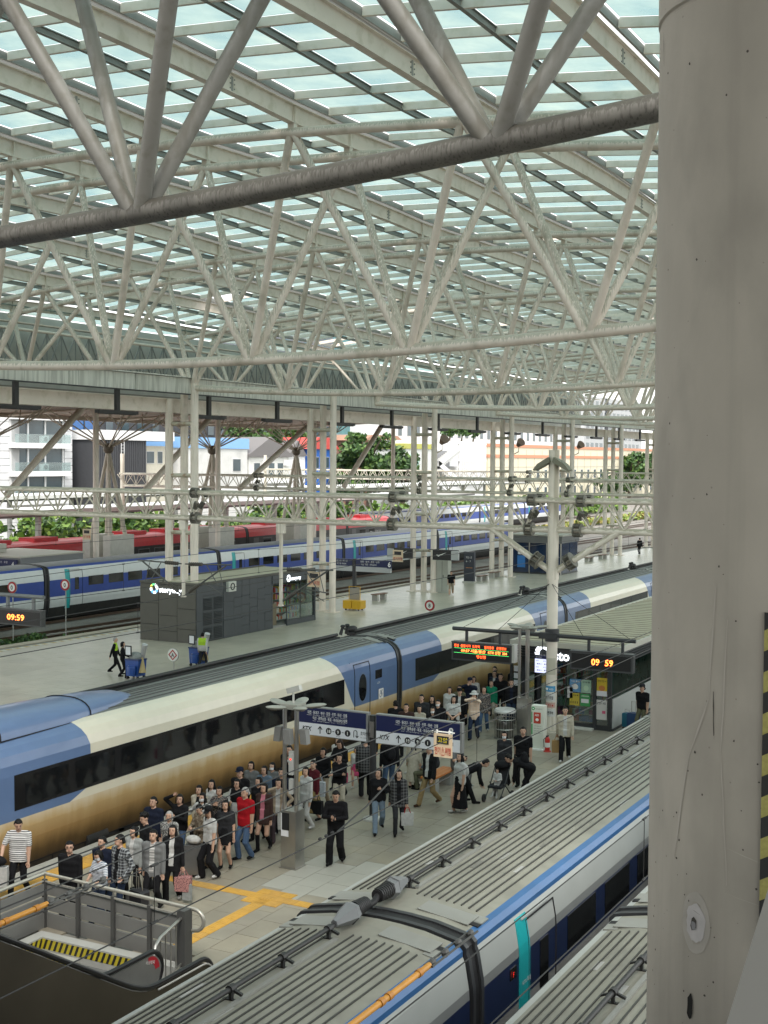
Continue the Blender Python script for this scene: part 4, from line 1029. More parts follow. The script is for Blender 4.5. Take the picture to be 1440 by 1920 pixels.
# benches on the platform
def bench(loc, yaw, lab, top, leg, group=None):
    t = thing('bench', lab, 'bench', loc, group); x, y, z = loc
    for k in range(3): MB().bx(x-.75, x+.75, y-.22+.15*k, y-.22+.15*k+.14, .40, .45).build('seat_board', top, t)
    for s in (-1, 1): MB().bx(x+s*.5-.11, x+s*.5+.11, y-.2, y+.2, 0, .398).build('leg', leg, t)
    t.rotation_euler = (0, 0, yaw); return t
WOODO = mat('orange_board', (.48, .16, .035), .45, var=.08); PBOX = mat('bench_grey', (.33, .33, .31), .6, var=.1); BROWN = mat('bench_brown', (.16, .085, .05), .5, var=.15)
bench((-16.25, 33.9, 0), RAD(90), 'bench with orange seat boards behind the man in khaki trousers', WOODO, PBOX)
gb = 'low brown benches on the wide platform'
for (x, y, lab) in ((-41.75, 77.6, 'low brown bench right of the yellow cart'), (-42.3, 89.5, 'low brown bench behind the man in shorts'), (-41.5, 94.2, 'low brown bench right of the dark information totem'), (-41.9, 97.6, 'low brown bench farthest from the totem toward the blue room'), (-40.8, 117.5, 'low brown bench behind the gantry mast at right'), (-40.8, 121.5, 'low brown bench farthest along the platform at right')):
    bench((x, y, 0), RAD(86), lab, BROWN, mat('bench_leg_pale', (.42, .41, .38), .6), gb)
# information totem
t = thing('information_totem', 'tall dark information totem beside the benches on the wide platform', 'totem', (-41.7, 92.2, 0))
MB().bx(-42.2, -41.2, 92.0, 92.5, 0, .12).build('plinth', mat('plinth_pale', (.45, .44, .4), .6), t); b_ = MB().bx(-42.12, -41.27, 92.1, 92.4, .12, 2.42).build('panel', mat('totem_slate', (.03, .035, .05), .35), t)
text('타는 곳', WHITE, b_, (-41.95, 92.095, 1.9), R_, U_, width=.5, size=.14); text('6 · 7', WHITE, b_, (-41.95, 92.095, 1.6), R_, U_, width=.4, size=.14)
MB().bx(-41.95, -41.4, 92.09, 92.1, 1.15, 1.19).build('orange_line', mat('totem_orange', (.5, .2, .04), .5), b_)
# round signs
def roundsign(x, y, z, kind, lab, zp=0.0, r=.3):
    t = thing('round_sign', lab, 'round sign', (x, y, zp), 'round signs beside the tracks')
    MB().tube((x, y+.03, zp), (x, y+.03, z+.2), .03, n=8).build('post', mat('post_galv', (.4, .4, .38), .4, metal=.3), t, smooth=50)
    MB().tube((x, y-.03, z), (x, y+.03, z), r, n=24).build('disc_rim', mat('rim_grey', (.3, .3, .28), .4), t, smooth=40)
    RD = mat('sign_red', (.38, .015, .02), .4)
    if kind == 'A':
        d = MB().tube((x, y-.045, z), (x, y-.031, z), r-.012, n=24).build('disc', WHITE, t)
        m = MB(); o, i = r*.82, r*.58
        m.add([(x, y-.05, z+o), (x+o, y-.05, z), (x, y-.05, z-o), (x-o, y-.05, z), (x, y-.05, z+i), (x+i, y-.05, z), (x, y-.05, z-i), (x-i, y-.05, z)], [(0, 1, 5, 4), (1, 2, 6, 5), (2, 3, 7, 6), (3, 0, 4, 7)]); m.build('red_diamond', RD, d)
        text('A', INK, d, (x, y-.05, z-.09), R_, U_, size=.18, align='CENTER', bold=.02)
    else:
        d = MB().tube((x, y-.045, z), (x, y-.031, z), r-.012, n=24).build('red_ring', RD, t)
        d2 = MB().tube((x, y-.055, z), (x, y-.046, z), r*.66, n=24).build('disc', WHITE, d)
        text(kind, INK, d, (x, y-.058, z-.12), R_, U_, size=.24, align='CENTER', bold=.02)
roundsign(-35.79, 47.04, .68, 'A', 'white round sign with red diamond and letter A on the wide platform', 0)
roundsign(-35.2, 72.0, .55, '8', 'red ringed round sign beside the roof of the cream train', -.3, .34)
roundsign(-48.5, 54.2, 2.6, '0', 'red ringed round sign on a grey post among the gravel in front of the train', -.6, .32)
roundsign(-50.6, 52.4, 2.5, '0', 'red ringed round sign on a post at the left picture edge behind the clock board', -.6, .32)
# platform six sign, arrow screens
s6 = thing('platform_sign', 'navy platform six sign on a dark post on the wide platform', 'sign', (-42.2, 75, 0))
MB().bx(-42.32, -42.12, 74.9, 75.1, 0, 2.95).bx(-42.5, -41.95, 74.7, 75.3, 0, .05).build('post', mat('post_dark', (.03, .03, .032), .4), s6)
for x0, x1 in ((-43.9, -42.35), (-42.08, -39.5)):
    b_ = MB().bx(x0, x1, 74.9, 75.1, 2.46, 2.92).build('navy_panel', SGB, s6)
    text('대전 · 부산 · 포항 · 진주', WHITE, b_, (x0+.35, 74.895, 2.73), R_, U_, width=(x1-x0)*.55, size=.11); text('익산 · 목포 · 여수EXPO', WHITE, b_, (x0+.4, 74.895, 2.55), R_, U_, width=(x1-x0)*.45, size=.1)
    b2 = MB().bx(x0, x1, 74.9, 75.1, 2.12, 2.458).build('white_panel', mat('sign_pale', (.40, .41, .42), .4), s6)
b_ = MB().bx(-39.72, -39.4, 74.86, 74.9, 2.42, 2.95).build('number_panel', SGB, s6); text('6', WHITE, b_, (-39.67, 74.855, 2.52), R_, U_, size=.34, bold=.02)
for x0, lab in ((-43.6, 'left'), (-40.5, 'right')):
    t = thing('hanging_sign', 'black hanging sign with white arrow mark on the %s of the column cluster' % lab, 'hanging sign', (x0+.7, 83.3, 2.4), 'black arrow signs at the column cluster')
    b_ = MB().bx(x0, x0+1.45, 83.2, 83.4, 2.42, 3.1).build('panel', LEDF, t)
    MB().add([(x0+.28, 83.195, 2.80), (x0+.45, 83.195, 2.66), (x0+1.1, 83.195, 2.98), (x0+.5, 83.195, 2.78)], [(0, 1, 3), (1, 2, 3)]).build('arrow_mark', WHITE, b_)
    MB().bx(x0+(1.45 if lab == 'right' else -.55), x0+(2.0 if lab == 'right' else 0), 83.2, 83.4, 2.45, 3.08).build('side_panel', mat('pale_sign_panel', (.42, .43, .43), .4), t)
    MB().bx(x0-.3, x0+2.0, 83.27, 83.33, 3.1, 3.16).tube((x0+.3, 83.3, 3.1), (x0+.3, 83.3, 3.5), .03).tube((x0+1.2, 83.3, 3.1), (x0+1.2, 83.3, 3.5), .03).build('hanger', DARK, t)
t = thing('cabinet', 'pale grey metal cabinet fixed to the column cluster beside the walking man', 'cabinet', (-40.3, 84.4, 0))
MB().bx(-40.62, -39.72, 84.1, 84.7, 0, 2.35).build('box', mat('cabinet_pale', (.42, .43, .38), .5, var=.05), t)
MB().bx(-40.18, -40.16, 84.09, 84.1, .1, 2.3).build('door_gap', SEAM, t); MB().bx(-40.1, -40.06, 84.08, 84.1, 1.1, 1.3).build('handle', INK, t)
# yellow cart
t = thing('luggage_cart', 'yellow wheeled cart with grey board parked beside a column cluster', 'cart', (-40.4, 71.5, 0))
YM = mat('cart_yellow', (.62, .36, .02), .45, var=.08)
for x in (-40.62, -39.95): MB().bx(x-.3, x+.3, 71.2, 71.9, .15, .62).build('side_panel', YM, t)
MB().bx(-40.9, -39.7, 71.2, 71.9, .1, .15).build('deck', YM, t); MB().bx(-40.8, -40.1, 71.85, 71.9, .62, 1.35).build('back_board', mat('cart_grey', (.3, .28, .25), .6), t)
MB().path([(-40.85, 71.88, .6), (-40.85, 71.88, 1.45), (-40.05, 71.88, 1.45), (-40.05, 71.88, .6)], .025).build('frame', YM, t)
for x in (-40.75, -39.85):
    for yy in (71.3, 71.8): MB().tube((x-.03, yy, .07), (x+.03, yy, .07), .07, n=10).build('wheel', INK, t)
# ================================================================== KIOSKS
TAUPE = mat('taupe_panel', (.088, .083, .07), .55, var=.06, scale=2); SLATE = mat('slate_panel', (.062, .068, .075), .5, var=.06, scale=2); GROOVE = mat('groove_dark', (.012, .012, .013), .8)
LOGO = mat('logo_white_lit', (.8, .82, .85), .4, emit=(.9, .95, 1), estr=1.0)
k7 = thing('kiosk', 'long dark grey shop kiosk with white lettering on the wide platform', 'kiosk', (-41.6, 59.5, 0))
MB().bx(-43.38, -39.85, 54.25, 61.3, 0, 3.0).build('core', GROOVE, k7)
ROOFB = mat('kiosk_roof_beige', (.40, .37, .27), .7, var=.1, scale=.8, dirt=(.28, .26, .2), damt=.4)
MB().bx(-43.35, -39.9, 54.3, 65.85, 2.98, 3.03).build('roof', ROOFB, k7)
MB().bx(-43.42, -39.78, 54.18, 54.3, 2.98, 3.10).bx(-39.9, -39.78, 54.3, 65.95, 2.98, 3.10).bx(-43.42, -43.3, 54.3, 65.95, 2.98, 3.10).build('parapet', TAUPE, k7)
# end face: three bays of panels
xs = [-43.4, -42.2, -41.0, -39.82]; zs = [[0, .85, 1.95, 2.96], [0, .55, 1.35, 2.96], [0, .7, 1.75, 2.96]]
for i in range(3):
    for z0, z1 in zip(zs[i], zs[i][1:]): MB().bx(xs[i]+.012, xs[i+1]-.012, 54.20, 54.25, z0+.012, z1-.012).build('panel', TAUPE, k7)
# front face: irregular slate panels
rr = random.Random(11); y = 56.62
for wv in (.95, .75, .75, .75, .75, .7):
    z = 0
    while z < 2.9:
        h = rr.choice((.5, .62, .8, .95)); z1 = min(2.96, z+h)
        if 2.96-z1 < .25: z1 = 2.96
        MB().bx(-39.85, -39.79+rr.choice((0, .008)), y+.008, y+wv-.008, z+.008, z1-.008).build('panel', SLATE, k7); z = z1
    y += wv
MB().bx(-39.85, -39.79, 54.25, 54.72, .0, 2.96).bx(-39.85, -39.79, 54.72, 56.6, 2.42, 2.96).build('panel', SLATE, k7)
dr = MB().bx(-39.85, -39.80, 54.74, 56.6, .02, 2.40).build('louvre_door', SLATE, k7)
m = MB()
for c in range(2):
    for r in range(3):
        for i in range(8):
            z = .1+.77*r+.085*i; m.obox((-39.78, 55.21+.92*c, z+.04), (.03, 0, -.03), (0, .38, 0), (.004, 0, .004))
m.build('louvre_slats', DARK, dr)
u = MB().bx(-39.8, -39.62, 56.85, 57.55, 2.45, 2.98).build('air_unit', mat('unit_pale', (.55, .55, .5), .5), k7)
MB().path([(-39.61, 57.2+.17*cos(a), 2.72+.17*sin(a)) for a in np.linspace(0, 2*pi, 15)[:-1]], .03, closed=True).build('fan_ring', INK, u)
def logo(parent, o, right, h, mats, word='storyway'):
    """ring of petals and a word"""
    o = Vector(o); r = Vector(right).normalized(); u = Vector((0, 0, 1)); n = r.cross(u)
    m = MB(); R0 = h*.55
    for k in range(8):
        a = 2*pi*k/8+.2; c = o+r*(R0+cos(a)*R0*.78)+u*(h*.36+sin(a)*R0*.78)+n*.012
        m.obox(c, (r*cos(a)+u*sin(a))*R0*.26, (-r*sin(a)+u*cos(a))*R0*.30, n*.01, mi=k % len(mats))
    m.build('ring_mark', mats, parent)
    text(word, LOGO, parent, o+r*(R0*2.3), r, u, size=h*.62, depth=.014, bold=.03)
RM_ = [LOGO, mat('logo_green', (.1, .5, .2), .4, emit=(.15, .8, .3), estr=.6), mat('logo_yellow', (.7, .6, .1), .4, emit=(.9, .8, .1), estr=.6), mat('logo_blue', (.1, .3, .7), .4, emit=(.2, .5, 1), estr=.6)]
logo(k7, (-42.72, 54.19, 2.55), (1, 0, 0), .46, [LOGO, LOGO, RM_[1], RM_[2], LOGO, RM_[3], LOGO, RM_[3]], 'storyway')
# shopfront
SHOPG = glassmat('shop_glass', (.78, .84, .82), .05, (.4, .5, .48), .05, .16)
MB().bx(-43.3, -39.85, 61.35, 65.9, 0, .08).build('shop_floor', mat('shop_floor', (.3, .29, .27), .5), k7)
MB().bx(-39.95, -39.75, 61.3, 65.95, 2.5, 2.96).bx(-39.95, -39.75, 65.85, 65.95, 0, 2.5).bx(-43.4, -39.95, 65.86, 65.94, 2.5, 2.96).bx(-39.95, -39.76, 62.85, 65.85, 0, .3).bx(-39.95, -39.8, 61.3, 61.4, 0, 2.5).build('shop_frame', SLATE, k7)
MB().bx(-43.4, -43.3, 61.3, 65.95, 0, 2.98).build('back_wall', TAUPE, k7)
logo(k7, (-39.74, 62.75, 2.58), (0, 1, 0), .34, [LOGO], 'storyway')
for y0, y1 in ((62.9, 64.35), (64.4, 65.8)): MB().bx(-39.85, -39.83, y0, y1, .3, 2.5).build('shop_window', SHOPG, k7)
MB().bx(-43.2, -39.95, 65.9, 65.92, .1, 2.5).build('shop_window', SHOPG, k7)
MB().bx(-39.86, -39.82, 62.86, 62.92, .3, 2.5).bx(-39.86, -39.82, 64.35, 64.4, .3, 2.5).build('mullion', DARK, k7)
GOODS = [mat('goods_%d' % i, c, .5) for i, c in enumerate([(.65, .12, .08), (.7, .55, .1), (.12, .42, .2), (.75, .73, .68), (.1, .25, .6), (.6, .3, .1), (.35, .55, .48), (.5, .1, .3)])]
def shelves(parent, x0, x1, y0, y1, z0, z1, along='y', n=4, dens=.13, seed=0):
    rr = random.Random(seed); t = MB(); g = MB()
    for k in range(n):
        z = z0+(z1-z0)*k/n; t.bx(x0, x1, y0, y1, z, z+.025); h = (z1-z0)/n
        a0, a1 = (y0, y1) if along == 'y' else (x0, x1); a = a0+.02
        while a < a1-dens:
            wv = rr.uniform(.6, 1.1)*dens; hh = rr.uniform(.4, .8)*h; mi = rr.randrange(len(GOODS))
            if along == 'y': g.bx(x0+.03, x1-.02, a, a+wv*.9, z+.026, z+.026+hh, mi)
            else: g.bx(a, a+wv*.9, y0+.02, y1-.03, z+.026, z+.026+hh, mi)
            a += wv
    t.build('shelf', mat('shelf_white', (.5, .52, .5), .5), parent); g.build('shelf_goods', GOODS, parent, kind='stuff')
shelves(k7, -41.3, -40.7, 63.0, 65.6, .2, 2.2, 'y', 5, seed=1); shelves(k7, -43.2, -42.8, 61.6, 65.7, .2, 2.3, 'y', 5, seed=2)
MB().bx(-40.6, -40.2, 61.9, 62.4, 0, 1.3).build('display_rack', mat('rack_brown', (.2, .16, .1), .6), k7); MB().bx(-40.55, -40.25, 61.88, 61.9, .5, 1.2).build('rack_poster', GOODS[1], k7)

# near shop on platform eight
k8 = thing('kiosk', 'glass fronted shop with beige ribbed roof behind the gantry mast', 'kiosk', (-16, 52, 0))
KD = mat('kiosk_dark_frame', (.03, .033, .036), .45)
X0, X1, Y0, Y1 = -17.75, -14.4, 44.0, 60.5
MB().bx(X0, X1, Y0, Y1, 0, .1).build('floor', mat('shop_floor', (.3, .29, .27), .5), k8)
MB().bx(-18.05, -13.95, 43.65, 61, 2.92, 3.0).build('roof_deck', ROOFB, k8)
for k in range(28):
    y = 43.9+.6*k; MB().bx(-17.98, -14.02, y-.012, y+.012, 3.0, 3.02).build('roof_seam', mat('roof_seam_brown', (.22, .2, .15), .7), k8)
MB().bx(-18.08, -13.92, 43.58, 43.66, 2.86, 3.04).bx(-18.08, -17.98, 43.66, 61, 2.9, 3.04).bx(-14.02, -13.92, 43.66, 61, 2.86, 3.04).build('roof_edge', mat('roof_edge_cream', (.45, .44, .38), .5), k8)
for i in range(5): MB().bx(-13.95-.02*i, -13.90-.02*i, 43.7, 61, 2.80-.1*i, 2.86-.1*i).bx(-18, -13.95-.02*i, 43.7+.02*i, 43.75+.02*i, 2.8-.1*i, 2.86-.1*i).build('fascia_louvre', KD, k8)
MB().bx(X0, X1, 43.95, 44.05, 2.35, 2.9).build('fascia', KD, k8)
logo(k8, (-17.12, 43.66, 2.42), (1, 0, 0), .55, [LOGO], 'storyway')
MB().bx(-17.05, -14.6, 43.6, 43.64, 2.36, 2.40).build('letter_rail', KD, k8)
for x in (-17.7, -17.1, -15.0, -14.45): MB().bx(x-.06, x+.06, 43.95, 44.08, 0, 2.4).build('post', KD, k8)
MB().bx(-17.04, -15.06, 43.98, 44.06, .0, .18).bx(-14.94, -14.4, 43.98, 44.06, 0, .18).build('sill', KD, k8); MB().bx(-16.95, -15.0, 43.72, 43.98, 0, .06).build('threshold', mat('threshold_pale', (.6, .6, .55), .6), k8)
for a, b in ((-17.04, -16.1), (-16.06, -15.06), (-14.94, -14.51)): MB().bx(a, b, 44.0, 44.015, .18, 2.35).build('window_pane', SHOPG, k8)
MB().bx(-16.1, -16.06, 43.99, 44.03, .18, 2.35).build('mullion', KD, k8)
MB().bx(-14.42, -14.36, 44.1, 60.4, .08, 1.12).build('side_panel', mat('side_panel_white', (.55, .57, .55), .4), k8)
TG = glassmat('teal_glass', (.22, .38, .34), .4, (.18, .34, .29), .08, .15)
MB().bx(-14.41, -14.37, 44.1, 60.4, 1.14, 2.4).build('side_glass', TG, k8)
MB().bx(X0, X0+.05, 46.5, 60.4, .1, 2.6).build('side_wall', mat('side_wall_grey', (.25, .26, .26), .5), k8); MB().bx(X0, X1, 60.35, 60.4, .1, 2.9).build('back_wall', KD, k8)
MB().bx(-14.45, -14.33, 44.0, 60.4, 0, .08).build('side_sill', KD, k8)
shelves(k8, -17.0, -16.2, 45.0, 45.4, .15, 2.1, 'x', 5, .12, 3); shelves(k8, -16.1, -15.1, 44.35, 44.75, .15, .95, 'x', 3, .16, 4); shelves(k8, -16.0, -14.6, 46.3, 46.7, .2, 2.2, 'x', 5, .13, 5)
shelves(k8, -17.6, -17.2, 46.6, 55, .2, 2.2, 'y', 5, .2, 6); shelves(k8, -14.95, -14.6, 47, 56, .2, 2.2, 'y', 5, .2, 7)
MB().bx(-16.05, -15.1, 44.7, 45.1, .1, 1.0).build('chiller', mat('chiller_teal', (.1, .28, .28), .4), k8)
def poster(x, z, w_, h, c, txt, tc=INK, name='poster'):
    p = MB().bx(x, x+w_, 43.985, 43.998, z, z+h).build(name, mat('poster_%02d' % len(MATS), c, .5), k8)
    text(txt, tc, p, (x+w_*.1, 43.983, z+h*.78), R_, U_, width=w_*.8, size=h*.1, bold=.01); return p
p = poster(-15.93, 1.28, .40, .46, (.12, .30, .52), '여름 특가', WHITE); MB().ell((-15.73, 43.984, 1.47), (.12, .004, .1), 12, 6).build('poster_art', WHITE, p)
p = poster(-15.5, 1.28, .36, .46, (.35, .52, .40), '신상품', INK); MB().ell((-15.32, 43.984, 1.45), (.1, .004, .1), 12, 6).build('poster_art', mat('pale_mint', (.5, .68, .5), .5), p)
p = poster(-15.93, .80, .36, .44, (.56, .45, .06), '행사상품', INK); m = MB()
for i in range(4): m.bx(-15.9+.08*i, -15.86+.08*i, 43.981, 43.985, .87, .95)
m.build('poster_art', mat('dark_olive', (.2, .15, .03), .6), p)
p = poster(-15.53, .80, .36, .44, (.05, .30, .09), 'ORDER', WHITE); MB().bx(-15.5, -15.22, 43.981, 43.985, .92, 1.06).build('poster_art', SGW, p)
p = poster(-14.93, 1.22, .38, .64, (.62, .44, .03), '아이스크림 1+1', INK); MB().ell((-14.74, 43.984, 1.5), (.12, .004, .1), 12, 6).build('poster_art', mat('poster_orange', (.55, .2, .05), .5), p); MB().bx(-14.93, -14.55, 43.981, 43.985, 1.22, 1.4).build('poster_foot', SGW, p)
p = poster(-14.93, .38, .38, .7, (.6, .6, .58), '단말기 세트', INK); MB().bx(-14.72, -14.6, 43.981, 43.985, .6, .7).build('poster_art', mat('pink_tag', (.6, .1, .2), .5), p)
p = poster(-16.72, 1.25, .28, .42, (.55, .30, .10), '할인', INK); MB().tube((-16.58, 43.984, 1.42), (-16.58, 43.98, 1.42), .08, n=14).build('poster_art', AR, p)
p = poster(-16.02, 1.05, .2, .4, (.6, .6, .6), '안내', INK)
# notices wrapped on the gantry mast
def wrap(z0, z1, c, txt, tc, name='mast_notice'):
    m = MB(); pts = [(-16.25+.196*sin(a), 43-.196*cos(a)) for a in np.linspace(-1.1, 1.1, 9)]
    vs = [(x, y, z) for (x, y) in pts for z in (z0, z1)]; m.add(vs, [(2*i, 2*i+2, 2*i+3, 2*i+1) for i in range(8)])
    o = m.build(name, mat('notice_%02d' % len(MATS), c, .5), G1); text(txt, tc, o, (-16.39, 42.797, z0+(z1-z0)*.3), R_, U_, width=.28, size=(z1-z0)*.35, bold=.015, depth=.001)
wrap(1.42, 1.62, (.06, .30, .55), '♥ AED', WHITE); wrap(1.08, 1.36, (.62, .62, .6), '전기위험', INK); wrap(.86, 1.04, (.55, .35, .3), '● 주의 ●', AR); wrap(.55, .82, (.6, .6, .58), '금연구역', INK)
wrap(2.02, 2.6, (.50, .48, .38), '', INK)
# glass display case left of the shop
t = thing('display_case', 'tall dark framed display case with small white notices at the shop corner', 'display case', (-18.1, 44.6, 0))
for (x, y) in ((-18.3, 44.3), (-17.86, 44.3), (-18.3, 45.6), (-17.86, 45.6)): MB().bx(x-.045, x+.045, y-.045, y+.045, 0, 2.75).build('post', KD, t)
MB().bx(-18.35, -17.8, 44.25, 45.65, 2.7, 2.8).bx(-18.35, -17.8, 44.25, 45.65, 0, .1).build('frame', KD, t); MB().bx(-18.25, -17.9, 44.3, 44.32, .1, 2.7).bx(-17.87, -17.85, 44.35, 45.55, .1, 2.7).build('glass', SHOPG, t)
for i in range(4): MB().bx(-18.2, -17.96, 44.28, 44.3, 1.0+.26*i, 1.2+.26*i).build('notice', SGW, t)

# blue waiting room
bk = thing('waiting_room', 'dark blue glass waiting room with grey roof behind the gantry mast', 'waiting room', (-40, 104.5, 0))
MB().bx(-42.6, -37.9, 102.3, 106.6, 2.62, 3.25).build('roof', mat('room_roof', (.12, .125, .125), .5), bk); MB().bx(-42.7, -37.8, 102.2, 106.7, 3.2, 3.32).build('roof_top', mat('room_top', (.38, .37, .32), .6), bk)
BGL = mat('blue_glass', (.012, .03, .075), .08, spec=.7, var=.5, scale=.7)
for a, b in ((-42.4, -40.85), (-40.78, -39.3), (-39.22, -38.05)): MB().bx(a, b, 102.45, 102.5, .12, 2.6).build('glass_panel', BGL, bk)
for a, b in ((102.6, 104.4), (104.5, 106.4)): MB().bx(-38.05, -38.0, a, b, .12, 2.6).build('glass_panel', BGL, bk)
MB().bx(-42.4, -38, 102.5, 106.5, 0, .12).build('base', KD, bk)
for x in (-42.42, -40.82, -39.26, -38.03): MB().bx(x-.04, x+.04, 102.4, 102.5, 0, 2.62).build('mullion', INOX, bk)
MB().bx(-41.9, -41.2, 102.43, 102.45, .5, 1.5).build('blue_notice', mat('notice_blue', (.03, .18, .5), .4), bk); MB().bx(-41.85, -41.45, 102.43, 102.45, 1.6, 1.9).build('white_notice', SGW, bk)
# stair hood of platform four
k4 = thing('stair_hood', 'grey flat roofed stair hood with navy platform four sign at left', 'stair hood', (-63, 66, 0))
MB().bx(-67, -60.6, 63.5, 69.5, 2.3, 2.95).build('roof', mat('hood_grey', (.22, .225, .23), .5), k4); MB().bx(-67.1, -60.5, 63.4, 69.6, 2.95, 3.05).build('roof_top', mat('hood_top', (.45, .43, .36), .6), k4)
for x in (-66.5, -61.0):
    for y in (64, 69): MB().bx(x-.1, x+.1, y-.1, y+.1, -.1, 2.3).build('post', GREYM, k4)
b_ = MB().bx(-63.0, -60.75, 63.3, 63.38, 2.28, 2.85).build('navy_panel', SGB, k4); text('4', WHITE, b_, (-61.2, 63.295, 2.4), R_, U_, size=.32); text('대전 · 부산 · 포항', WHITE, b_, (-62.85, 63.295, 2.6), R_, U_, width=1.3, size=.12)

# ================================================================== ESCALATOR AND ITS FENCE
RAILP = mat('handrail_tan', (.48, .46, .40), .35, metal=.5, var=.08); FPAN = mat('fence_panel', (.19, .19, .18), .5, var=.07, scale=2); FPOST = mat('fence_post', (.075, .075, .072), .45)
fe = thing('fence', 'grey panel fence with tan handrail round the escalator pit', 'fence', (-16.5, 19.7, 0))
c0, c1, cl = (-18.3, 19.85), (-14.55, 19.6), (-18.3, 12.0)
def fpanel(a, b, z0, z1):
    a = Vector((*a, 0)); b = Vector((*b, 0)); d = (b-a)/2; n = Vector((-d.y, d.x, 0)).normalized()*.02
    MB().obox((a+b)/2+Vector((0, 0, (z0+z1)/2)), d*.975, n, (0, 0, (z1-z0)/2)).build('panel', FPAN, fe)
def lerp(a, b, t): return tuple(a[i]+(b[i]-a[i])*t for i in range(len(a)))
for i in range(4):
    a, b = lerp(c0, c1, i/4), lerp(c0, c1, (i+1)/4)
    for z0, z1 in ((.0, .30), (.345, .62), (.665, .90)): fpanel(a, b, z0, z1)
for i in range(6):
    a, b = lerp(c0, cl, i/6), lerp(c0, cl, (i+1)/6)
    for z0, z1 in ((.0, .30), (.345, .62), (.665, .90)): fpanel(a, b, z0, z1)
for p in [lerp(c0, c1, i/4) for i in range(5)]+[lerp(c0, cl, i/6) for i in range(1, 7)]:
    MB().bx(p[0]-.04, p[0]+.04, p[1]-.08, p[1]-.0, 0, .98).build('post', FPOST, fe)
    MB().tube((p[0], p[1]-.04, .98), (p[0], p[1]-.04, 1.06), .018).build('rail_bracket', INOX, fe)
pth = [(*cl, 1.1), (c0[0], c0[1]-.04, 1.1), (c1[0]+.15, c1[1]-.04, 1.1)]+[(c1[0]+.15+.22*sin(t), c1[1]-.04, 1.1-.2*(1-cos(t))) for t in np.linspace(.3, pi, 8)]+[(c1[0]+.0, c1[1]-.04, .70)]
MB().path(pth, .038, n=10).build('handrail', RAILP, fe, smooth=50)
MB().path([(*cl, .62+.33), (c0[0], c0[1]-.06, .95), (c1[0], c1[1]-.06, .95)], .02, n=6).build('lower_rail', RAILP, fe, smooth=50)
# pit kerb with hazard tape
WK = mat('kerb_pale', (.46, .46, .43), .5, var=.06); HZY = mat('hazard_yellow', (.55, .45, .03), .5, var=.1); PITF = mat('pit_plate', (.17, .175, .17), .45, var=.1, scale=1.5, dirt=(.08, .08, .08), damt=.4)
pk = thing('escalator_pit', 'sunken metal plate beside the escalator with hazard striped pale kerb', 'escalator pit', (-16.3, 18, -.2))
MB().bx(-18.1, -14.35, 19.25, 19.5, -.3, .06).bx(-18.1, -17.85, 12, 19.25, -.3, .06).build('kerb', WK, pk)
MB().bx(-17.85, -13.0, 10, 19.25, -.36, -.30).build('plate', PITF, pk)
def hazard(a, b, z0, z1, n, off):
    a = Vector(a); b = Vector(b); d = (b-a)/n; nn = Vector(off)
    m = MB(); sh = (z1-z0)*.7
    L = (b-a).length; e = (b-a).normalized()
    m.add([a+nn+Vector((0, 0, z0)), b+nn+Vector((0, 0, z0)), b+nn+Vector((0, 0, z1)), a+nn+Vector((0, 0, z1))], [(0, 1, 2, 3)], 0)
    for k in range(n):
        p = a+d*(k+.1); q = d*.45
        m.add([p+nn*1.5+Vector((0, 0, z0)), p+q+nn*1.5+Vector((0, 0, z0)), p+q+e*sh*.6+nn*1.5+Vector((0, 0, z1)), p+e*sh*.6+nn*1.5+Vector((0, 0, z1))], [(0, 1, 2, 3)], 1)
    m.build('hazard_tape', [HZY, INK], pk)
hazard((-17.85, 19.25, 0), (-15.6, 19.25, 0), -.17, .03, 17, (0, -.004, 0)); hazard((-17.85, 17.4, 0), (-17.85, 19.25, 0), -.17, .03, 13, (.004, 0, 0))
MB().bx(-17.84, -16.9, 19.0, 19.24, -.30, -.2).bx(-17.84, -17.6, 17.6, 19.0, -.3, -.2).build('step', WK, pk); hazard((-17.6, 18.99, 0), (-17.0, 18.99, 0), -.29, -.21, 5, (0, -.004, 0)); hazard((-17.59, 17.7, 0), (-17.59, 18.98, 0), -.29, -.21, 9, (.004, 0, 0))
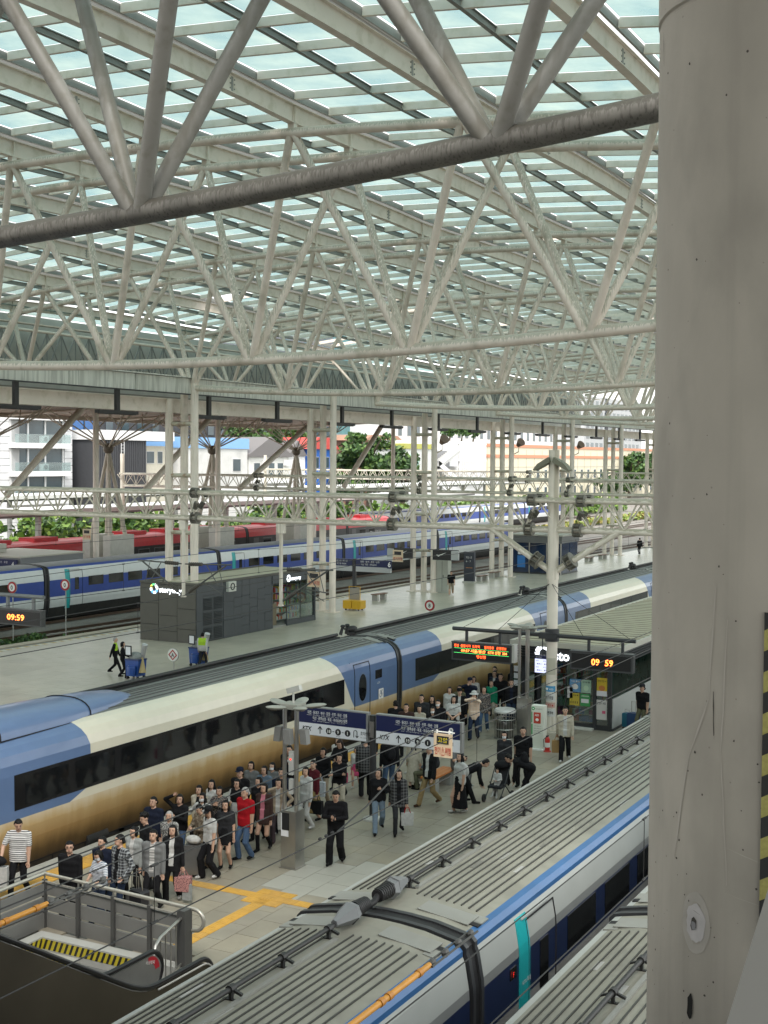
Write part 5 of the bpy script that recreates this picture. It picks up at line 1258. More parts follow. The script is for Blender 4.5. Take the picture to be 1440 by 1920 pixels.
# escalator rising towards the camera side
es = thing('escalator', 'dark bronze sided escalator with black handrails rising out of the bottom left corner', 'escalator', (-13.6, 17, 0))
BRZ = mat('bronze_cladding', (.075, .064, .047), .32, metal=.3, var=.25, scale=.7); RUB = mat('rubber_handrail', (.012, .012, .013), .35); STG = mat('escalator_steel', (.28, .28, .27), .35, metal=.5, var=.08)
def escside(x, y_end, yt=16.75):
    """profile of a balustrade top along -Y: newel, level part, curve, 32 degree rise"""
    p = [(y_end-.32+.34*cos(t), .58+.34*sin(t)) for t in np.linspace(-pi/2, pi/2, 13)]
    p += [(yt+.3, .925), (yt, .93), (yt-.2, .955), (yt-.4, 1.02), (yt-.6, 1.11), (yt-.8, 1.225)]
    y, z = p[-1]; p.append((y-10, z+10*.61)); return p
for x, ye, nm in ((-14.08, 18.15, 'far'), (-13.1, 18.3, 'near')):
    pr = escside(x, ye)
    MB().path([(x, y, z) for y, z in pr], .045, n=8).build('handrail', RUB, es, smooth=50)
    inner = [(y-.03, z-.05) for y, z in pr[2:]]; 
    y_, z_ = inner[-1]
    poly = [(ye-.35, .2)]+[(y-.0, z) for y, z in inner]+[(y_, z_-1.25), (inner[-2][0], inner[-2][1]-1.35), (ye-1.9, -.25), (ye-.5, -.25)]
    if nm == 'near':
        MB().prism(poly, 'x', x-.02, x+.02).build('outer_cladding', BRZ, es)
        lo = [(y_, z_-1.2), (inner[-2][0], inner[-2][1]-1.2), (ye-1.9, -.26), (ye-1.9, -3), (y_, -3)]
        MB().prism(lo, 'x', x-.015, x+.12).build('truss_cladding', BRZ, es)
        MB().path([(x+.05, y, z-.07) for y, z in pr[2:15]], .016, n=5).build('trim_strip', mat('trim_pale', (.5, .5, .47), .4), es)
    else:
        o = MB().prism(poly, 'x', x-.02, x+.02).build('balustrade', STG, es)
        m = MB(); a0 = [(ye-.34+.27*cos(t), .58+.27*sin(t)) for t in np.linspace(.05, 1.75, 12)]; a1 = [(ye-.34+.15*cos(t), .58+.15*sin(t)) for t in np.linspace(.05, 1.75, 12)]
        vs = [(x+.024, y, z) for y, z in a0]+[(x+.024, y, z) for y, z in a1]; m.add(vs, [(i, 12+i, 13+i, i+1) for i in range(11)])
        lb_ = m.build('stop_label', mat('label_red', (.45, .015, .03), .4), es)
        text('비상정지', WHITE, lb_, (x+.028, ye-.46, .76), (0, 1, -.25), (0, .25, 1), size=.05, bold=.02, depth=.001)
        MB().bx(x+.02, x+.03, ye-.95, ye-.87, .1, .45).build('side_notice', SGW, es)
st = MB()
for k in range(30):
    y = 16.3-.36*k; z = max(.0, (.12+.25*(k-2)) if k > 2 else .0); st.bx(-13.93, -13.05, y-.36, y, z-.25, z-.05)
st.build('steps', mat('step_dark', (.06, .06, .06), .5), es)
MB().bx(-13.95, -13.04, 16.3, 18.6, -.06, -.0).build('landing_plate', STG, es)
# short gate rail and post beside the newel
t = thing('barrier_rail', 'short stainless barrier with thin bars beside the escalator newel', 'barrier', (-14.5, 19, 0))
pp = [(-14.2, 18.35), (-14.6, 19.35)]
MB().path([(-14.15, 18.0, .55), (-14.2, 18.15, .9), (-14.25, 18.35, .98), (-14.55, 19.4, .98)], .03, n=8).build('top_rail', INOX, t, smooth=50)
for k in range(5):
    q = lerp((-14.25, 18.35), (-14.55, 19.35), k/4); MB().tube((*q, .12), (*q, .96), .014, n=6).build('bar', INOX, t)
MB().path([(-14.22, 18.3, .12), (-14.55, 19.4, .12)], .025).build('bottom_rail', INOX, t)
MB().bx(-14.62, -14.44, 19.32, 19.55, 0, 1.12).build('end_post', FPOST, t)
t = tag(MB().path([(-12.7, 18.2, .4), (-12.6, 19.0, .9), (-12.4, 20.6, .98), (-12.3, 21.2, .9), (-12.3, 21.2, .1)], .03, n=8).build('guard_rail', INOX, smooth=50), 'low stainless guard rail between the escalator and the train roof', 'guard rail')

# ================================================================== PILLAR AND EDGE OF THE CONCOURSE
CONCP = mat('pillar_concrete', (.42, .39, .335), .75, var=.13, scale=2.6, stretch=(1, 1, .5), streak=((.29, .268, .228), .55, 5), spots=((.2, .185, .16), 9, .045, .6), dirt=(.32, .298, .256), damt=.7, dscale=2.2, bump=.06, bscale=30, dthr=(.5, .66))
PX, PY, PR = -1.315, 6.88, .690
pt = thing('concrete_pillar', 'huge weathered concrete pillar filling the right side of the picture', 'pillar', (PX, PY, -1))
pv = MB(); pv.lathe((PX, PY, 0), [(PR-.012, -1), (PR, 11.70), (PR-.006, 11.705), (PR-.006, 11.722), (PR+.006, 11.73), (PR+.006, 20)], 96)
pv.build('shaft', CONCP, pt, smooth=40)
def onpillar(a, z, e=.003): return (PX+(PR+e-.012*(11.7-z)/12.7)*sin(a), PY-(PR+e-.012*(11.7-z)/12.7)*cos(a), z)
def ribbon(name, pts, wd, m, e=.003):
    mb = MB(); n = len(pts); wd = wd if isinstance(wd, list) else [wd]*n; vs = []
    for (a, z), w_ in zip(pts, wd):
        vs += [onpillar(a-w_/PR/2, z, e), onpillar(a+w_/PR/2, z, e)]
    mb.add(vs, [(2*i, 2*i+1, 2*i+3, 2*i+2) for i in range(n-1)]); return mb.build(name, m, pt)
FACE = math.atan2(PX, PY)*-1          # the direction towards the viewer, as an angle on the pillar
rr = random.Random(4)
CR = mat('crack_dark', (.07, .064, .055), .9); SC = mat('scar_pale', (.47, .44, .39), .8)
def seam(a0, z0, a1, z1, wv, m, n=14, jit=.006):
    pts = [(FACE+a0+(a1-a0)*i/n+rr.uniform(-jit, jit), z0+(z1-z0)*i/n) for i in range(n+1)]
    ribbon('crack', pts, [wv*rr.uniform(.6, 1.2)*(1-.6*abs(2*i/n-1)) for i in range(n+1)], m)
def PP(u, v): return -math.asin((1490-40*v/1920-u)/241), 9.5-(v-861)/2450*6.35      # surface angle and height of a mark
def seams(pts, wv, m, n=6, jit=.004):
    for p, q in zip(pts, pts[1:]): seam(*PP(*p), *PP(*q), wv, m, n, jit)
seams([(1352, 1090), (1338, 1300), (1302, 1420), (1274, 1620)], .011, SC); seams([(1370, 1150), (1358, 1400), (1366, 1640)], .009, SC)
seams([(1346, 1285), (1346, 1367)], .007, CR, 6, .001); seams([(1263, 30), (1264, 98)], .005, CR, 6, .001)
seams([(1365, 1570), (1428, 1590)], .012, SC, 6, .002); seams([(1365, 1655), (1428, 1668)], .012, SC, 6, .002)
for i in range(70):
    a, z, s = rr.uniform(-1.2, .0), rr.choice((rr.uniform(6.6, 8.4), rr.uniform(6.6, 11.5))), rr.uniform(.0015, .006)
    m = MB(); pts = [onpillar(FACE+a+s*1.2*cos(t)/PR*rr.uniform(.6, 1.1), z+s*sin(t)*1.4*rr.uniform(.6, 1.1), .0025) for t in np.linspace(0, 2*pi, 8)[:-1]]
    if i == 0: pits = MB()
    pits.add(pts, [tuple(range(7))])
pits.build('pits', CR, pt, kind='stuff')
# damaged spots: pale patch with a spalled flake, and a dark hole
def blob(name, a, z, ra, rz, m, e, n=22, jit=.12):
    mb = MB(); pts = [onpillar(FACE+a+ra*cos(t)*rr.uniform(1-jit, 1+jit)/PR, z+rz*sin(t)*rr.uniform(1-jit, 1+jit), e) for t in np.linspace(0, 2*pi, n+1)[:-1]]
    mb.add(pts, [tuple(range(n))]); return mb.build(name, m, pt)
A_, Z_ = PP(1312, 1728)
blob('patch_halo', A_, Z_, .085, .15, mat('patch_grey', (.43, .405, .36), .85, var=.06, scale=14), .002, jit=.05); blob('patch_pale', A_, Z_, .058, .095, mat('patch_pale', (.52, .50, .49), .8, var=.08, scale=20), .0035)
blob('spall', A_-.015, Z_-.005, .019, .032, CR, .005, 9, .35); blob('spall_core', A_-.01, Z_-.01, .013, .022, mat('spall_core', (.25, .25, .26), .8), .007, 8, .3)
seam(A_-.06, Z_+.07, A_+.08, Z_+.04, .005, CR, 6, .01)
A_, Z_ = PP(1302, 1890); blob('hole', A_, Z_, .019, .065, mat('hole_dark', (.012, .011, .010), .9), .004, 12, .25)
# padded warning strip wrapped round the right side of the pillar
wp = thing('warning_pad', 'yellow and black striped warning pad strapped to the right side of the pillar', 'warning pad', (PX, PY, 5.6))
HY2 = mat('pad_yellow', (.36, .33, .10), .7, var=.15, scale=60); HB2 = mat('pad_black', (.022, .022, .022), .7)
na = 10; A0, A1 = FACE-.150, FACE+1.2
m = MB(); ZL, ZH = 7.05, PP(1430, 1131)[1]
for k in range(-6, 34):
    z0 = ZL+.098*k; mi = k % 2
    for i in range(na):
        a, b = A0+(A1-A0)*i/na, A0+(A1-A0)*(i+1)/na; s = .55*PR
        q = [(a, z0+s*(a-A0)), (b, z0+s*(b-A0)), (b, z0+.098+s*(b-A0)), (a, z0+.098+s*(a-A0))]
        q = [(x, min(max(z, ZL), ZH)) for x, z in q]
        if max(z for _, z in q)-min(z for _, z in q) < .002: continue
        m.add([onpillar(x, z, .018) for x, z in q], [(0, 1, 2, 3)], mi)
for i in range(20):
    z0, z1 = ZL+(ZH-ZL)*i/20, ZL+(ZH-ZL)*(i+1)/20
    m.add([onpillar(A0, z0, .0), onpillar(A0, z0, .018), onpillar(A0, z1, .018), onpillar(A0, z1, .0)], [(0, 1, 2, 3)], 1)
m.build('pad', [HY2, HB2], wp)
# the concourse the view is taken from, behind and below the camera, and its sloping parapet
structure('concourse', MB().bx(-48, 26, -40, .55, 7.3, 7.75).bx(-48, 26, -9, -8.6, -1, 7.3).bx(-62, 26, -40, 3.5, 21.2, 21.6), mat('concourse_concrete', (.25, .25, .24), .7, var=.08))  # overhead slab is unseen, added and sized to shade the foreground
P1 = Vector((-.2505, .948, 8.874)); P2 = Vector((-.545, 2.686, 8.596+.25))
cr = cam.location
def campt(px, py, d):
    v = _F+_R2*((px-720)/2450)-_U2*((py-960)/2450); return cam.location+v.normalized()*d
A, B = campt(1342, 2020, 1.35), campt(1490, 1525, 2.3)
dirv = (B-A); right = Vector((dirv.y, -dirv.x, 0)).normalized()
m = MB(); th = right*.14; dn = Vector((0, 0, -.9))
m.add([A, B, B+th, A+th, A+dn, B+dn, B+th+dn, A+th+dn], [(0, 3, 2, 1), (4, 5, 6, 7), (0, 1, 5, 4), (1, 2, 6, 5), (2, 3, 7, 6), (3, 0, 4, 7)])
o = tag(m.build('parapet', mat('parapet_grey', (.11, .11, .10), .45, var=.05)), 'smooth grey sloping parapet in the bottom right corner', 'parapet')
MB().sweep([(-.004, -.008), (.15, -.008), (.15, .004), (-.004, .004)], [A, B], right=right).build('parapet_cap', mat('parapet_cap', (.19, .185, .17), .4), o)

# ================================================================== OVERHEAD WIRES
def line(X, zc, zm, y0, y1, who, sp=8.5, ph=0, r=.011):
    wire([(X, y0, zc), (X, y1, zc)], r, 'thin dark contact wire over '+who)
    pts = [(X, y, zm-.35*(1-((y-y0)%50/25-1)**2)) for y in np.linspace(y0, y1, 60)]
    o = wire(pts, r*.9, 'upper carrying wire over '+who)
    k = y0+ph
    while k < y1:
        zt = zm-.35*(1-((k-y0)%50/25-1)**2); MB().tube((X, k, zc), (X, k, zt), r*.6, n=5).tube((X, k-.06, zt), (X, k+.06, zt), r*2, n=6).tube((X, k-.06, zc), (X, k+.06, zc), r*2, n=6).build('dropper', WIRE, o); k += sp
line(-8.7, 4.5, 5.45, -7, 130, 'the foreground train', 8.5, 1.1, .008)
line(-4.6, 4.4, 5.5, -9, 130, 'the train at the bottom right', 8.5, 7.4, .008)
line(-23.3, 4.6, 5.7, -7, 160, 'the cream train', 9); line(-31.2, 4.6, 5.7, -7, 160, 'the hidden track behind the cream train', 9)
line(-50.8, 4.6, 5.7, -7, 160, 'the empty track', 9); line(-56.2, 4.6, 5.7, -7, 160, 'the white and blue train', 9); line(-70.4, 4.6, 5.7, -7, 160, 'the red train', 9)
wire([(-9.5, 2, 4.95), (-9.5, 130, 4.95)], .008, 'lower of two feeder wires above the left edge of the foreground train')
wire([(-9.5, 2, 5.2), (-9.5, 130, 5.2)], .008, 'upper of two feeder wires above the left edge of the foreground train')
jp = [(-9.5, 15.0, 5.2), (-9.42, 15.4, 4.8), (-9.3, 16.4, 4.75), (-9.35, 17.8, 5.0), (-9.5, 19.0, 4.95)]
wire([(-9.5, 19.6, 4.95), (-9.3, 18.8, 5.0), (-9.2, 18.0, 4.85), (-9.1, 17.2, 4.62), (-8.9, 16.2, 4.55), (-8.7, 15.0, 4.5)], .014, 'curved jumper cable joining the wires above the platform crowd')
m = MB()
for k in range(3): m.ell((-8.72-.0*k, 14.6+.16*k, 4.515), (.017, .045, .02), 8, 5)
tag(m.build('wire_clamp', BLACK), 'row of black clamps on the contact wire beside the man in black', 'clamp')
YINS = mat('section_insulator', (.60, .27, .03), .35, var=.15, scale=5)
for (X, z, y0, y1, lab) in ((-8.7, 5.2, 8.0, 9.45, 'orange section insulator rod at the left edge above the escalator'), (-4.6, 5.38, 7.6, 9.45, 'orange section insulator rod above the foreground train at the bottom')):
    t = thing('section_insulator', lab, 'insulator', (X, y0, z), 'orange section insulators on the wires')
    m = MB(); m.tube((X, y0, z), (X, y1, z), .026, n=12); m.build('rod', YINS, t, smooth=50)
    m = MB()
    for q in (.25, .55, .62, .9): m.tube((X, y0+(y1-y0)*q-.03, z), (X, y0+(y1-y0)*q+.03, z), .033, n=12)
    m.build('collar', mat('collar_orange', (.5, .2, .02), .4), t, smooth=50)
    m = MB()
    for q in (.06, .34, .62, .9): m.ell((X, y1+q*.9, z), (.03, .05, .04), 8, 5)
    for s in (-1, 1): m.tube((X+s*.035, y1-.02, z), (X+s*.03, y1+.9, z), .010, n=5)
    m.build('turnbuckle', ARMM, t)
t = thing('warning_board', 'orange warning board hanging on a wire in front of the platform sign', 'warning board', (-9.5, 19.7, 4.5))
bz = MB().bx(-9.54, -9.20, 19.70, 19.72, 4.50, 4.90).build('board', mat('board_orange', (.64, .50, .34), .5), t)
MB().bx(-9.48, -9.26, 19.69, 19.70, 4.73, 4.86).build('black_label', INK, bz); text('고압', HZY, bz, (-9.46, 19.688, 4.76), R_, U_, width=.18, size=.07, bold=.02); text('전기⚠위험', AR, bz, (-9.52, 19.695, 4.56), R_, U_, width=.30, size=.10, bold=.02)
MB().tube((-9.58, 19.71, 4.93), (-9.16, 19.71, 4.93), .012, n=6).bx(-9.50, -9.47, 19.70, 19.72, 4.9, 4.96).bx(-9.27, -9.24, 19.70, 19.72, 4.9, 4.96).build('clip', WHITE, t)
for (X, Y, z, lab) in ((-50.8, 58.6, 4.75, 'small warning board hanging in front of the far train windows'), (-31.2, 60.0, 4.2, 'small warning board hanging above the kiosk roof'), (-27.2, 45, 4.35, 'small warning board hanging in front of the kiosk shopfront')):
    t = thing('warning_board', lab, 'warning board', (X, Y, z), 'small warning boards on the wires')
    bz = MB().bx(X-.3, X+.3, Y-.02, Y, z, z+.62).build('board', mat('board_orange', (.64, .50, .34), .5), t); MB().bx(X-.2, X+.2, Y-.03, Y-.02, z+.36, z+.54).build('black_label', INK, bz); text('전기위험', AR, bz, (X-.26, Y-.025, z+.1), R_, U_, width=.52, size=.13, bold=.02)

# ================================================================== BROWN CANOPY WITH TREE COLUMNS
BRC = mat('canopy_soffit', (.26, .19, .14), .6, var=.15, scale=.6); BEI = mat('tree_column_beige', (.55, .50, .42), .5, var=.1)
bc = thing('canopy', 'brown roofed station canopy on beige branching columns beyond the gutter beam', 'canopy', (-64.5, 105, 13))
m = MB()
for k in range(34): y = 30+2.6*k; m.obox((-64.5, y+1.2, 13.2), (7.2, 0, .35), (0, 1.22, 0), (-.0012, 0, .025))
m.build('soffit_boards', BRC, bc, kind='stuff'); MB().obox((-64.5, 74, 13.36), (7.3, 0, .355), (0, 44.5, 0), (-.006, 0, .12)).build('roof_deck', mat('canopy_deck', (.2, .18, .16), .7), bc)
for x, zz in ((-71.8, 12.5), (-57.2, 13.2)): MB().bx(x-.12, x+.12, 30, 118.5, zz, zz+.5).build('eave_beam', BEI, bc)
for k in range(7):
    y = 36+12.6*k; MB().path([(x, y, 13.0+.048*(x+64.5)) for x in (-71.5, -64, -57.4)], .11, n=8).build('rib', BEI, bc, smooth=50)
tg = 'branching beige columns under the brown canopy'
nm = ['first', 'second', 'third', 'fourth', 'fifth', 'sixth', 'seventh', 'eighth', 'ninth']
for k in range(4):
    for row, X in enumerate((-66,)):
        Y = 65+13.6*k
        t = thing('tree_column', 'branching beige column under the brown canopy, %s from the left' % nm[k], 'column', (X, Y, 0), tg)
        n0 = Vector((X, Y, 10.2))
        for dx, dy in ((-.9, -.9), (.9, -.9), (-.9, .9), (.9, .9)): MB().tube((X+dx*1.0, Y+dy*1.0, 3.5), n0, .17, .13, n=8).build('leg', BEI, t, smooth=50)
        for i, a in enumerate(np.linspace(.4, 2*pi+.4, 7)[:-1]):
            R1 = 4.2; p = Vector((X+R1*cos(a), Y+R1*sin(a), 12.2))
            MB().path([n0, n0.lerp(p, .5), p, (X+5.2*cos(a), Y+6.0*sin(a), 13.0)], [.07, .06, .05, .04], n=6).build('branch', BEI, t, smooth=50)
            for q in (-.6, 0, .6):
                pass
        m = MB()
        for a in np.linspace(.4, 2*pi+.4, 7)[:-1]:
            for da in (-.25, .25): m.tube((X+3.6*cos(a), Y+3.6*sin(a), 11.8), (X+4.6*cos(a+da), Y+4.9*sin(a+da), 13.0), .05, n=5)
            m.tube(n0, (X+3*cos(a+.39), Y+3*sin(a+.39), 13.0), .045, n=5)
        m.build('strut_fan', BEI, t)
        MB().ell(n0, .42, 10, 6).build('node_joint', mat('joint_dark', (.14, .12, .09), .5), t, smooth=60)
        for dx in (-1, 1): MB().bx(X+dx*1.0-.35, X+dx*1.0+.35, Y-1.4, Y+1.4, -.6, 3.6).build('pier', mat('pier_white', (.56, .55, .5), .6, var=.08), t)
# raking white pipes and posts standing before the canopy
for k, (a, b) in enumerate((((-62, 63.7, 7.0), (-62, 71.6, 13.4)), ((-62, 77.8, 6.9), (-62, 87, 13.2)), ((-62, 90.5, 7.0), (-62, 103, 13.3)), ((-62, 108, 6.9), (-62, 116, 13.3)), ((-62, 52, 6.9), (-62, 60, 13.2)))):
    o = MB().tube(a, b, .24, n=12).build('raking_pipe', STEELF, smooth=50); tag(o, 'thick white raking pipe before the brown canopy, %s from the left' % nm[k], 'pipe', 'raking pipes before the brown canopy')
for k, Y in enumerate((72.5, 87.4, 102.5, 118)):
    o = MB().tube((-62, Y, -.6), (-62, Y, 13.2), .21, n=12).build('canopy_post', STEELF, smooth=50); tag(o, 'upright white post before the brown canopy, %s from the left' % nm[k], 'post', 'upright posts before the brown canopy')

# white platform canopies
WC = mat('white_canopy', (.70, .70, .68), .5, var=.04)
for (x0, x1, z, y0, y1, lab) in ((-79, -73.6, 4.9, 60, 165, 'long flat white platform canopy behind the red train'), (-97, -91, 5.4, 75, 230, 'long flat white platform canopy farther back')):
    t = thing('platform_canopy', lab, 'canopy', ((x0+x1)/2, (y0+y1)/2, 0), 'flat white platform canopies')
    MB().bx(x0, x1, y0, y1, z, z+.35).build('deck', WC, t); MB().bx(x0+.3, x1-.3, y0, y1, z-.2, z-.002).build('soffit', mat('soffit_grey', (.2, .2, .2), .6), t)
    for k in range(int((y1-y0)/9)): MB().bx((x0+x1)/2-.18, (x0+x1)/2+.18, y0+4+9*k-.18, y0+4+9*k+.18, -.6, z-.2).build('post', WC, t)

# ================================================================== GREENERY
LEAF = [mat('leaf_%d' % i, c, .6, var=.25, scale=1.5) for i, c in enumerate([(.035, .085, .02), (.055, .12, .025), (.085, .155, .03), (.025, .06, .018)])]
LEAFY = [mat('weed_%d' % i, c, .6, var=.25, scale=1.5) for i, c in enumerate([(.15, .26, .04), (.10, .19, .04), (.20, .28, .06)])]
def leaves(pts, size, mats, rr, flat=.5):
    P = np.array(pts); n = len(P); r = np.random.default_rng(rr)
    a = r.normal(size=(n, 3)); a /= np.linalg.norm(a, axis=1)[:, None]; b = np.cross(a, r.normal(size=(n, 3))); b /= np.linalg.norm(b, axis=1)[:, None]
    s = size*(.6+.8*r.random((n, 1)))
    v = np.stack([P-a*s-b*s*.6, P+a*s*.2-b*s, P+a*s+b*s*.2, P-a*s*.3+b*s], 1).reshape(-1, 3)
    mb = MB(); mb.v = [tuple(x) for x in v]; mb.f = [(4*i, 4*i+1, 4*i+2, 4*i+3) for i in range(n)]; mb.m = list(r.integers(0, len(mats), n)); return mb
def tree(x, y, z0, h, r, lab, seed, n=1500, size=.32, grp='trees behind the station', mats=None):
    rg = np.random.default_rng(seed)
    t = thing('tree', lab, 'tree', (x, y, z0), grp)
    m = MB(); m.path([(x, y, z0), (x+.15, y, z0+h*.3), (x, y+.2, z0+h*.6)], [r*.09, r*.07, r*.04], n=8)
    for k in range(6):
        a = 2*pi*k/6+rg.random(); m.path([(x, y, z0+h*(.35+.05*k)), (x+r*.4*cos(a), y+r*.4*sin(a), z0+h*(.5+.05*k)), (x+r*.75*cos(a), y+r*.75*sin(a), z0+h*(.62+.05*k))], [r*.05, r*.03, r*.012], n=5)
    m.build('trunk', mat('bark', (.09, .07, .05), .9, var=.2), t)
    cl = [(np.array([x, y, z0+h*.62])+np.array([r*.85, r*.85, h*.33])*(lambda v: v/np.linalg.norm(v)*rg.random()**.45)(rg.normal(size=3)), r*rg.uniform(.16, .34)) for _ in range(34)]
    pts = [];
    for c, cr_ in cl:
        k = n//34; q = rg.normal(size=(k, 3)); q /= np.linalg.norm(q, axis=1)[:, None]; pts.append(c+q*cr_*(rg.random((k, 1))**.4)*np.array([1, 1, .8]))
    leaves(np.concatenate(pts), size, mats or LEAF, seed).build('crown', mats or LEAF, t)
tree(-112, 204, 0, 15, 6.5, 'dense green tree in front of the dark tower', 1, 3200, .38)
tree(-112, 217, 0, 12, 6.0, 'rounder green tree right of the dark tower', 2, 2600, .38)
tree(-112, 196, 0, 8, 4, 'small dark tree beside the blue house', 3, 1400, .3)
tree(-124, 184, 5, 12, 6, 'green tree rising behind the old white house', 4, 1800, .35); tree(-124, 196, 5, 11, 5, 'second green tree behind the red roofed house', 14, 1600, .35)
tree(-112, 372, -1, 14, 7, 'olive green tree at the far right beside the pillar', 5, 2600, .45); tree(-114, 362, -1, 12, 6, 'darker tree left of the olive tree at the far right', 6, 2000, .42)
tree(-108, 330, -2, 9, 5, 'low bushy tree behind the gantries at the far right', 8, 1500, .4)
for k, (x, y, lab) in enumerate(((-117, 248, 'small roof tree on the white stair building, left one'), (-117, 254, 'small roof tree on the white stair building, middle one'), (-117, 260, 'small roof tree on the white stair building, right one'))): tree(x, y, 13.5, 3.6, 2.2, lab, 20+k, 500, .25, 'small roof trees')
rg = np.random.default_rng(9)
def bank(x0, x1, y0, y1, h, n, name, size, mats, lab=None, z0=-.6, seed=0):
    rg = np.random.default_rng(seed)
    pts = np.stack([rg.uniform(x0, x1, n), rg.uniform(y0, y1, n), rg.random(n)], 1)
    hh = h*(.55+.45*np.sin(pts[:, 1]*.35+np.sin(pts[:, 1]*.13)*2)*.6+.2*np.sin(pts[:, 1]*1.7)); pts[:, 2] = z0+np.maximum(.1, hh)*pts[:, 2]**.6
    return tag(leaves(pts, size, mats, seed).build(name, mats), kind='stuff')
bank(-90, -84, 70, 150, 5.4, 16000, 'hedge_bank', .30, LEAFY+LEAF[:2], seed=1)
bank(-90, -82, 150, 260, 4.0, 9000, 'hedge_bank', .36, LEAFY+LEAF[2:3], seed=2)
bank(-69, -67.2, 175, 260, 1.2, 2500, 'weed_strip', .3, [mat('dry_weed', (.30, .25, .07), .7), LEAFY[2]], seed=3)
bank(-49.9, -48.6, 42, 53, .75, 2600, 'weeds', .09, LEAF, seed=4, z0=-.65); bank(-50.0, -48.8, 53, 62, .28, 700, 'weeds', .08, LEAF, seed=5, z0=-.65); bank(-51.5, -50.6, 44, 54, .3, 700, 'weeds', .08, LEAF, seed=6, z0=-.65)

# ================================================================== CITY BEHIND
BW = mat('building_white', (.74, .74, .74), .7, var=.04, scale=.3); BGL2 = mat('building_glass', (.05, .075, .09), .12, spec=.6, var=.4, scale=.25); CHAR = mat('building_charcoal', (.05, .052, .058), .7, var=.1)
WFR = mat('window_frame_white', (.6, .6, .6), .5)
def win(t, par, x, y0, y1, z0, z1, fr=WFR):
    w_ = MB().bx(x-.05, x+.07, y0-.08, y1+.08, z0-.08, z1+.08).build('window', fr, t); MB().bx(x+.07, x+.10, y0, y1, z0, z1).build('pane', BGL2, w_); return w_
# white apartment block with recessed balconies
t = thing('apartment_building', 'white tiled apartment block with recessed glass balconies at the left', 'building', (-122, 119, -1))
MB().bx(-130, -117.5, 100, 132.4, -1, 34).build('core', BW, t)
TW = mat('white_tile', (.72, .72, .73), .5, var=.03)
tm_ = MB().bx(0, .25, -.72, .72, -.42, .42).mesh('wall_tile', TW)
for r in range(24):
    for c in range(3): piece('wall_tile', tm_, t, (-117.5, 117.3+1.5*c, 2.6+.9*r))
    piece('wall_tile', tm_, t, (-117.5, 131.7, 2.6+.9*r))
for fl in range(5):
    z = 3.9+3.55*fl
    MB().bx(-117.5, -116.2, 120.9, 131.0, z-.35, z+.3).build('balcony_slab', BW, t)
    MB().bx(-117.45, -117.4, 121.1, 130.9, z+.3, z+3.1).build('balcony_glazing', BGL2, t)
    for yy in (121.2, 124.3, 127.4, 130.7): MB().bx(-117.4, -117.25, yy-.12, yy+.12, z+.3, z+3.2).build('mullion', BW, t)
    for i in range(9): MB().bx(-117.3, -117.2, 121.3+.16*i, 121.36+.16*i, z+.3, z+3.1).build('slat', WFR, t)
    MB().bx(-116.3, -116.25, 121, 131, z+.3, z+1.4).build('balcony_rail', glassmat('rail_glass%d' % fl, (.7, .8, .8), .15, refl=.15) if fl == 0 else MATS['rail_glass0'], t)
    u = MB().bx(-117.2, -116.6, 126.2, 127.3, z+.32, z+1.2).build('air_unit', BW, t); MB().tube((-116.6, 126.75, z+.8), (-116.58, 126.75, z+.8), .34, n=14).build('fan', GREYM, u)
    win(t, None, -117.5, 112.5, 114.8, z+.5, z+2.6)
def building(name, lab, x0, x1, y0, y1, z1, m, group=None):
    t = thing(name, lab, 'building', ((x0+x1)/2, (y0+y1)/2, -1), group); MB().bx(x0, x1, y0, y1, -1, z1).build('wall', m, t); return t
t = building('glass_building', 'blue glass building corner right of the white apartment block', -140, -128, 132, 150, 19, mat('blue_curtain', (.03, .12, .33), .2, var=.3, scale=.3))
for k in range(6): MB().bx(-127.98, -127.9, 132+3*k, 132.2+3*k, -1, 19).build('mullion', CHAR, t)
for k in range(9): MB().bx(-127.98, -127.92, 132, 150, 1+2*k, 1.15+2*k).build('transom', CHAR, t)
t = building('office_building', 'dark charcoal building behind the low houses', -150, -136, 152, 196, 21, CHAR)
for k in range(11):
    for f in range(4): win(t, None, -136, 153.5+3.9*k, 155.2+3.9*k, 7+3.3*f, 9+3.3*f, CHAR)
t = building('warehouse', 'black corrugated wall with white ladder and white roof edge', -122, -115, 134.5, 145, 11.9, CHAR)
for k in range(26): MB().bx(-115, -114.92, 134.6+.4*k, 134.8+.4*k, -1, 11.8).build('corrugation', CHAR, t)
MB().bx(-122.3, -114.7, 134.2, 151, 11.9, 13.2).build('roof_band', BW, t)
ld = MB().bx(-114.8, -114.72, 139.3, 139.4, 3, 12).bx(-114.8, -114.72, 139.9, 140.0, 3, 12)
for k in range(22): ld.bx(-114.8, -114.72, 139.4, 139.9, 3.2+.4*k, 3.26+.4*k)
ld.build('ladder', WFR, t)
t = building('house', 'beige flat house wall with one window', -123, -116, 145.2, 150.5, 11.2, mat('house_beige', (.55, .52, .43), .8, var=.06)); win(t, None, -116, 146.3, 147.9, 8.8, 10.4); win(t, None, -116, 148.8, 149.8, 8.8, 10.4)
t = building('house', 'white plastered house with pale blue upper band', -126, -115, 153, 170, 11.0, mat('plaster_patchy', (.62, .62, .60), .8, var=.05, dirt=(.42, .42, .41), damt=.6, dscale=.35)); MB().bx(-126.2, -114.8, 152.8, 170.2, 11, 12.6).build('roof_band', mat('pale_blue', (.22, .42, .72), .6), t); win(t, None, -115, 166, 168, 7.6, 9.4)
t = building('house', 'old white house with grey gable roof and window air units', -125, -115, 170.4, 182, 9.8, mat('house_white', (.66, .66, .63), .8, var=.05, dirt=(.45, .45, .43), damt=.4, dscale=.5))
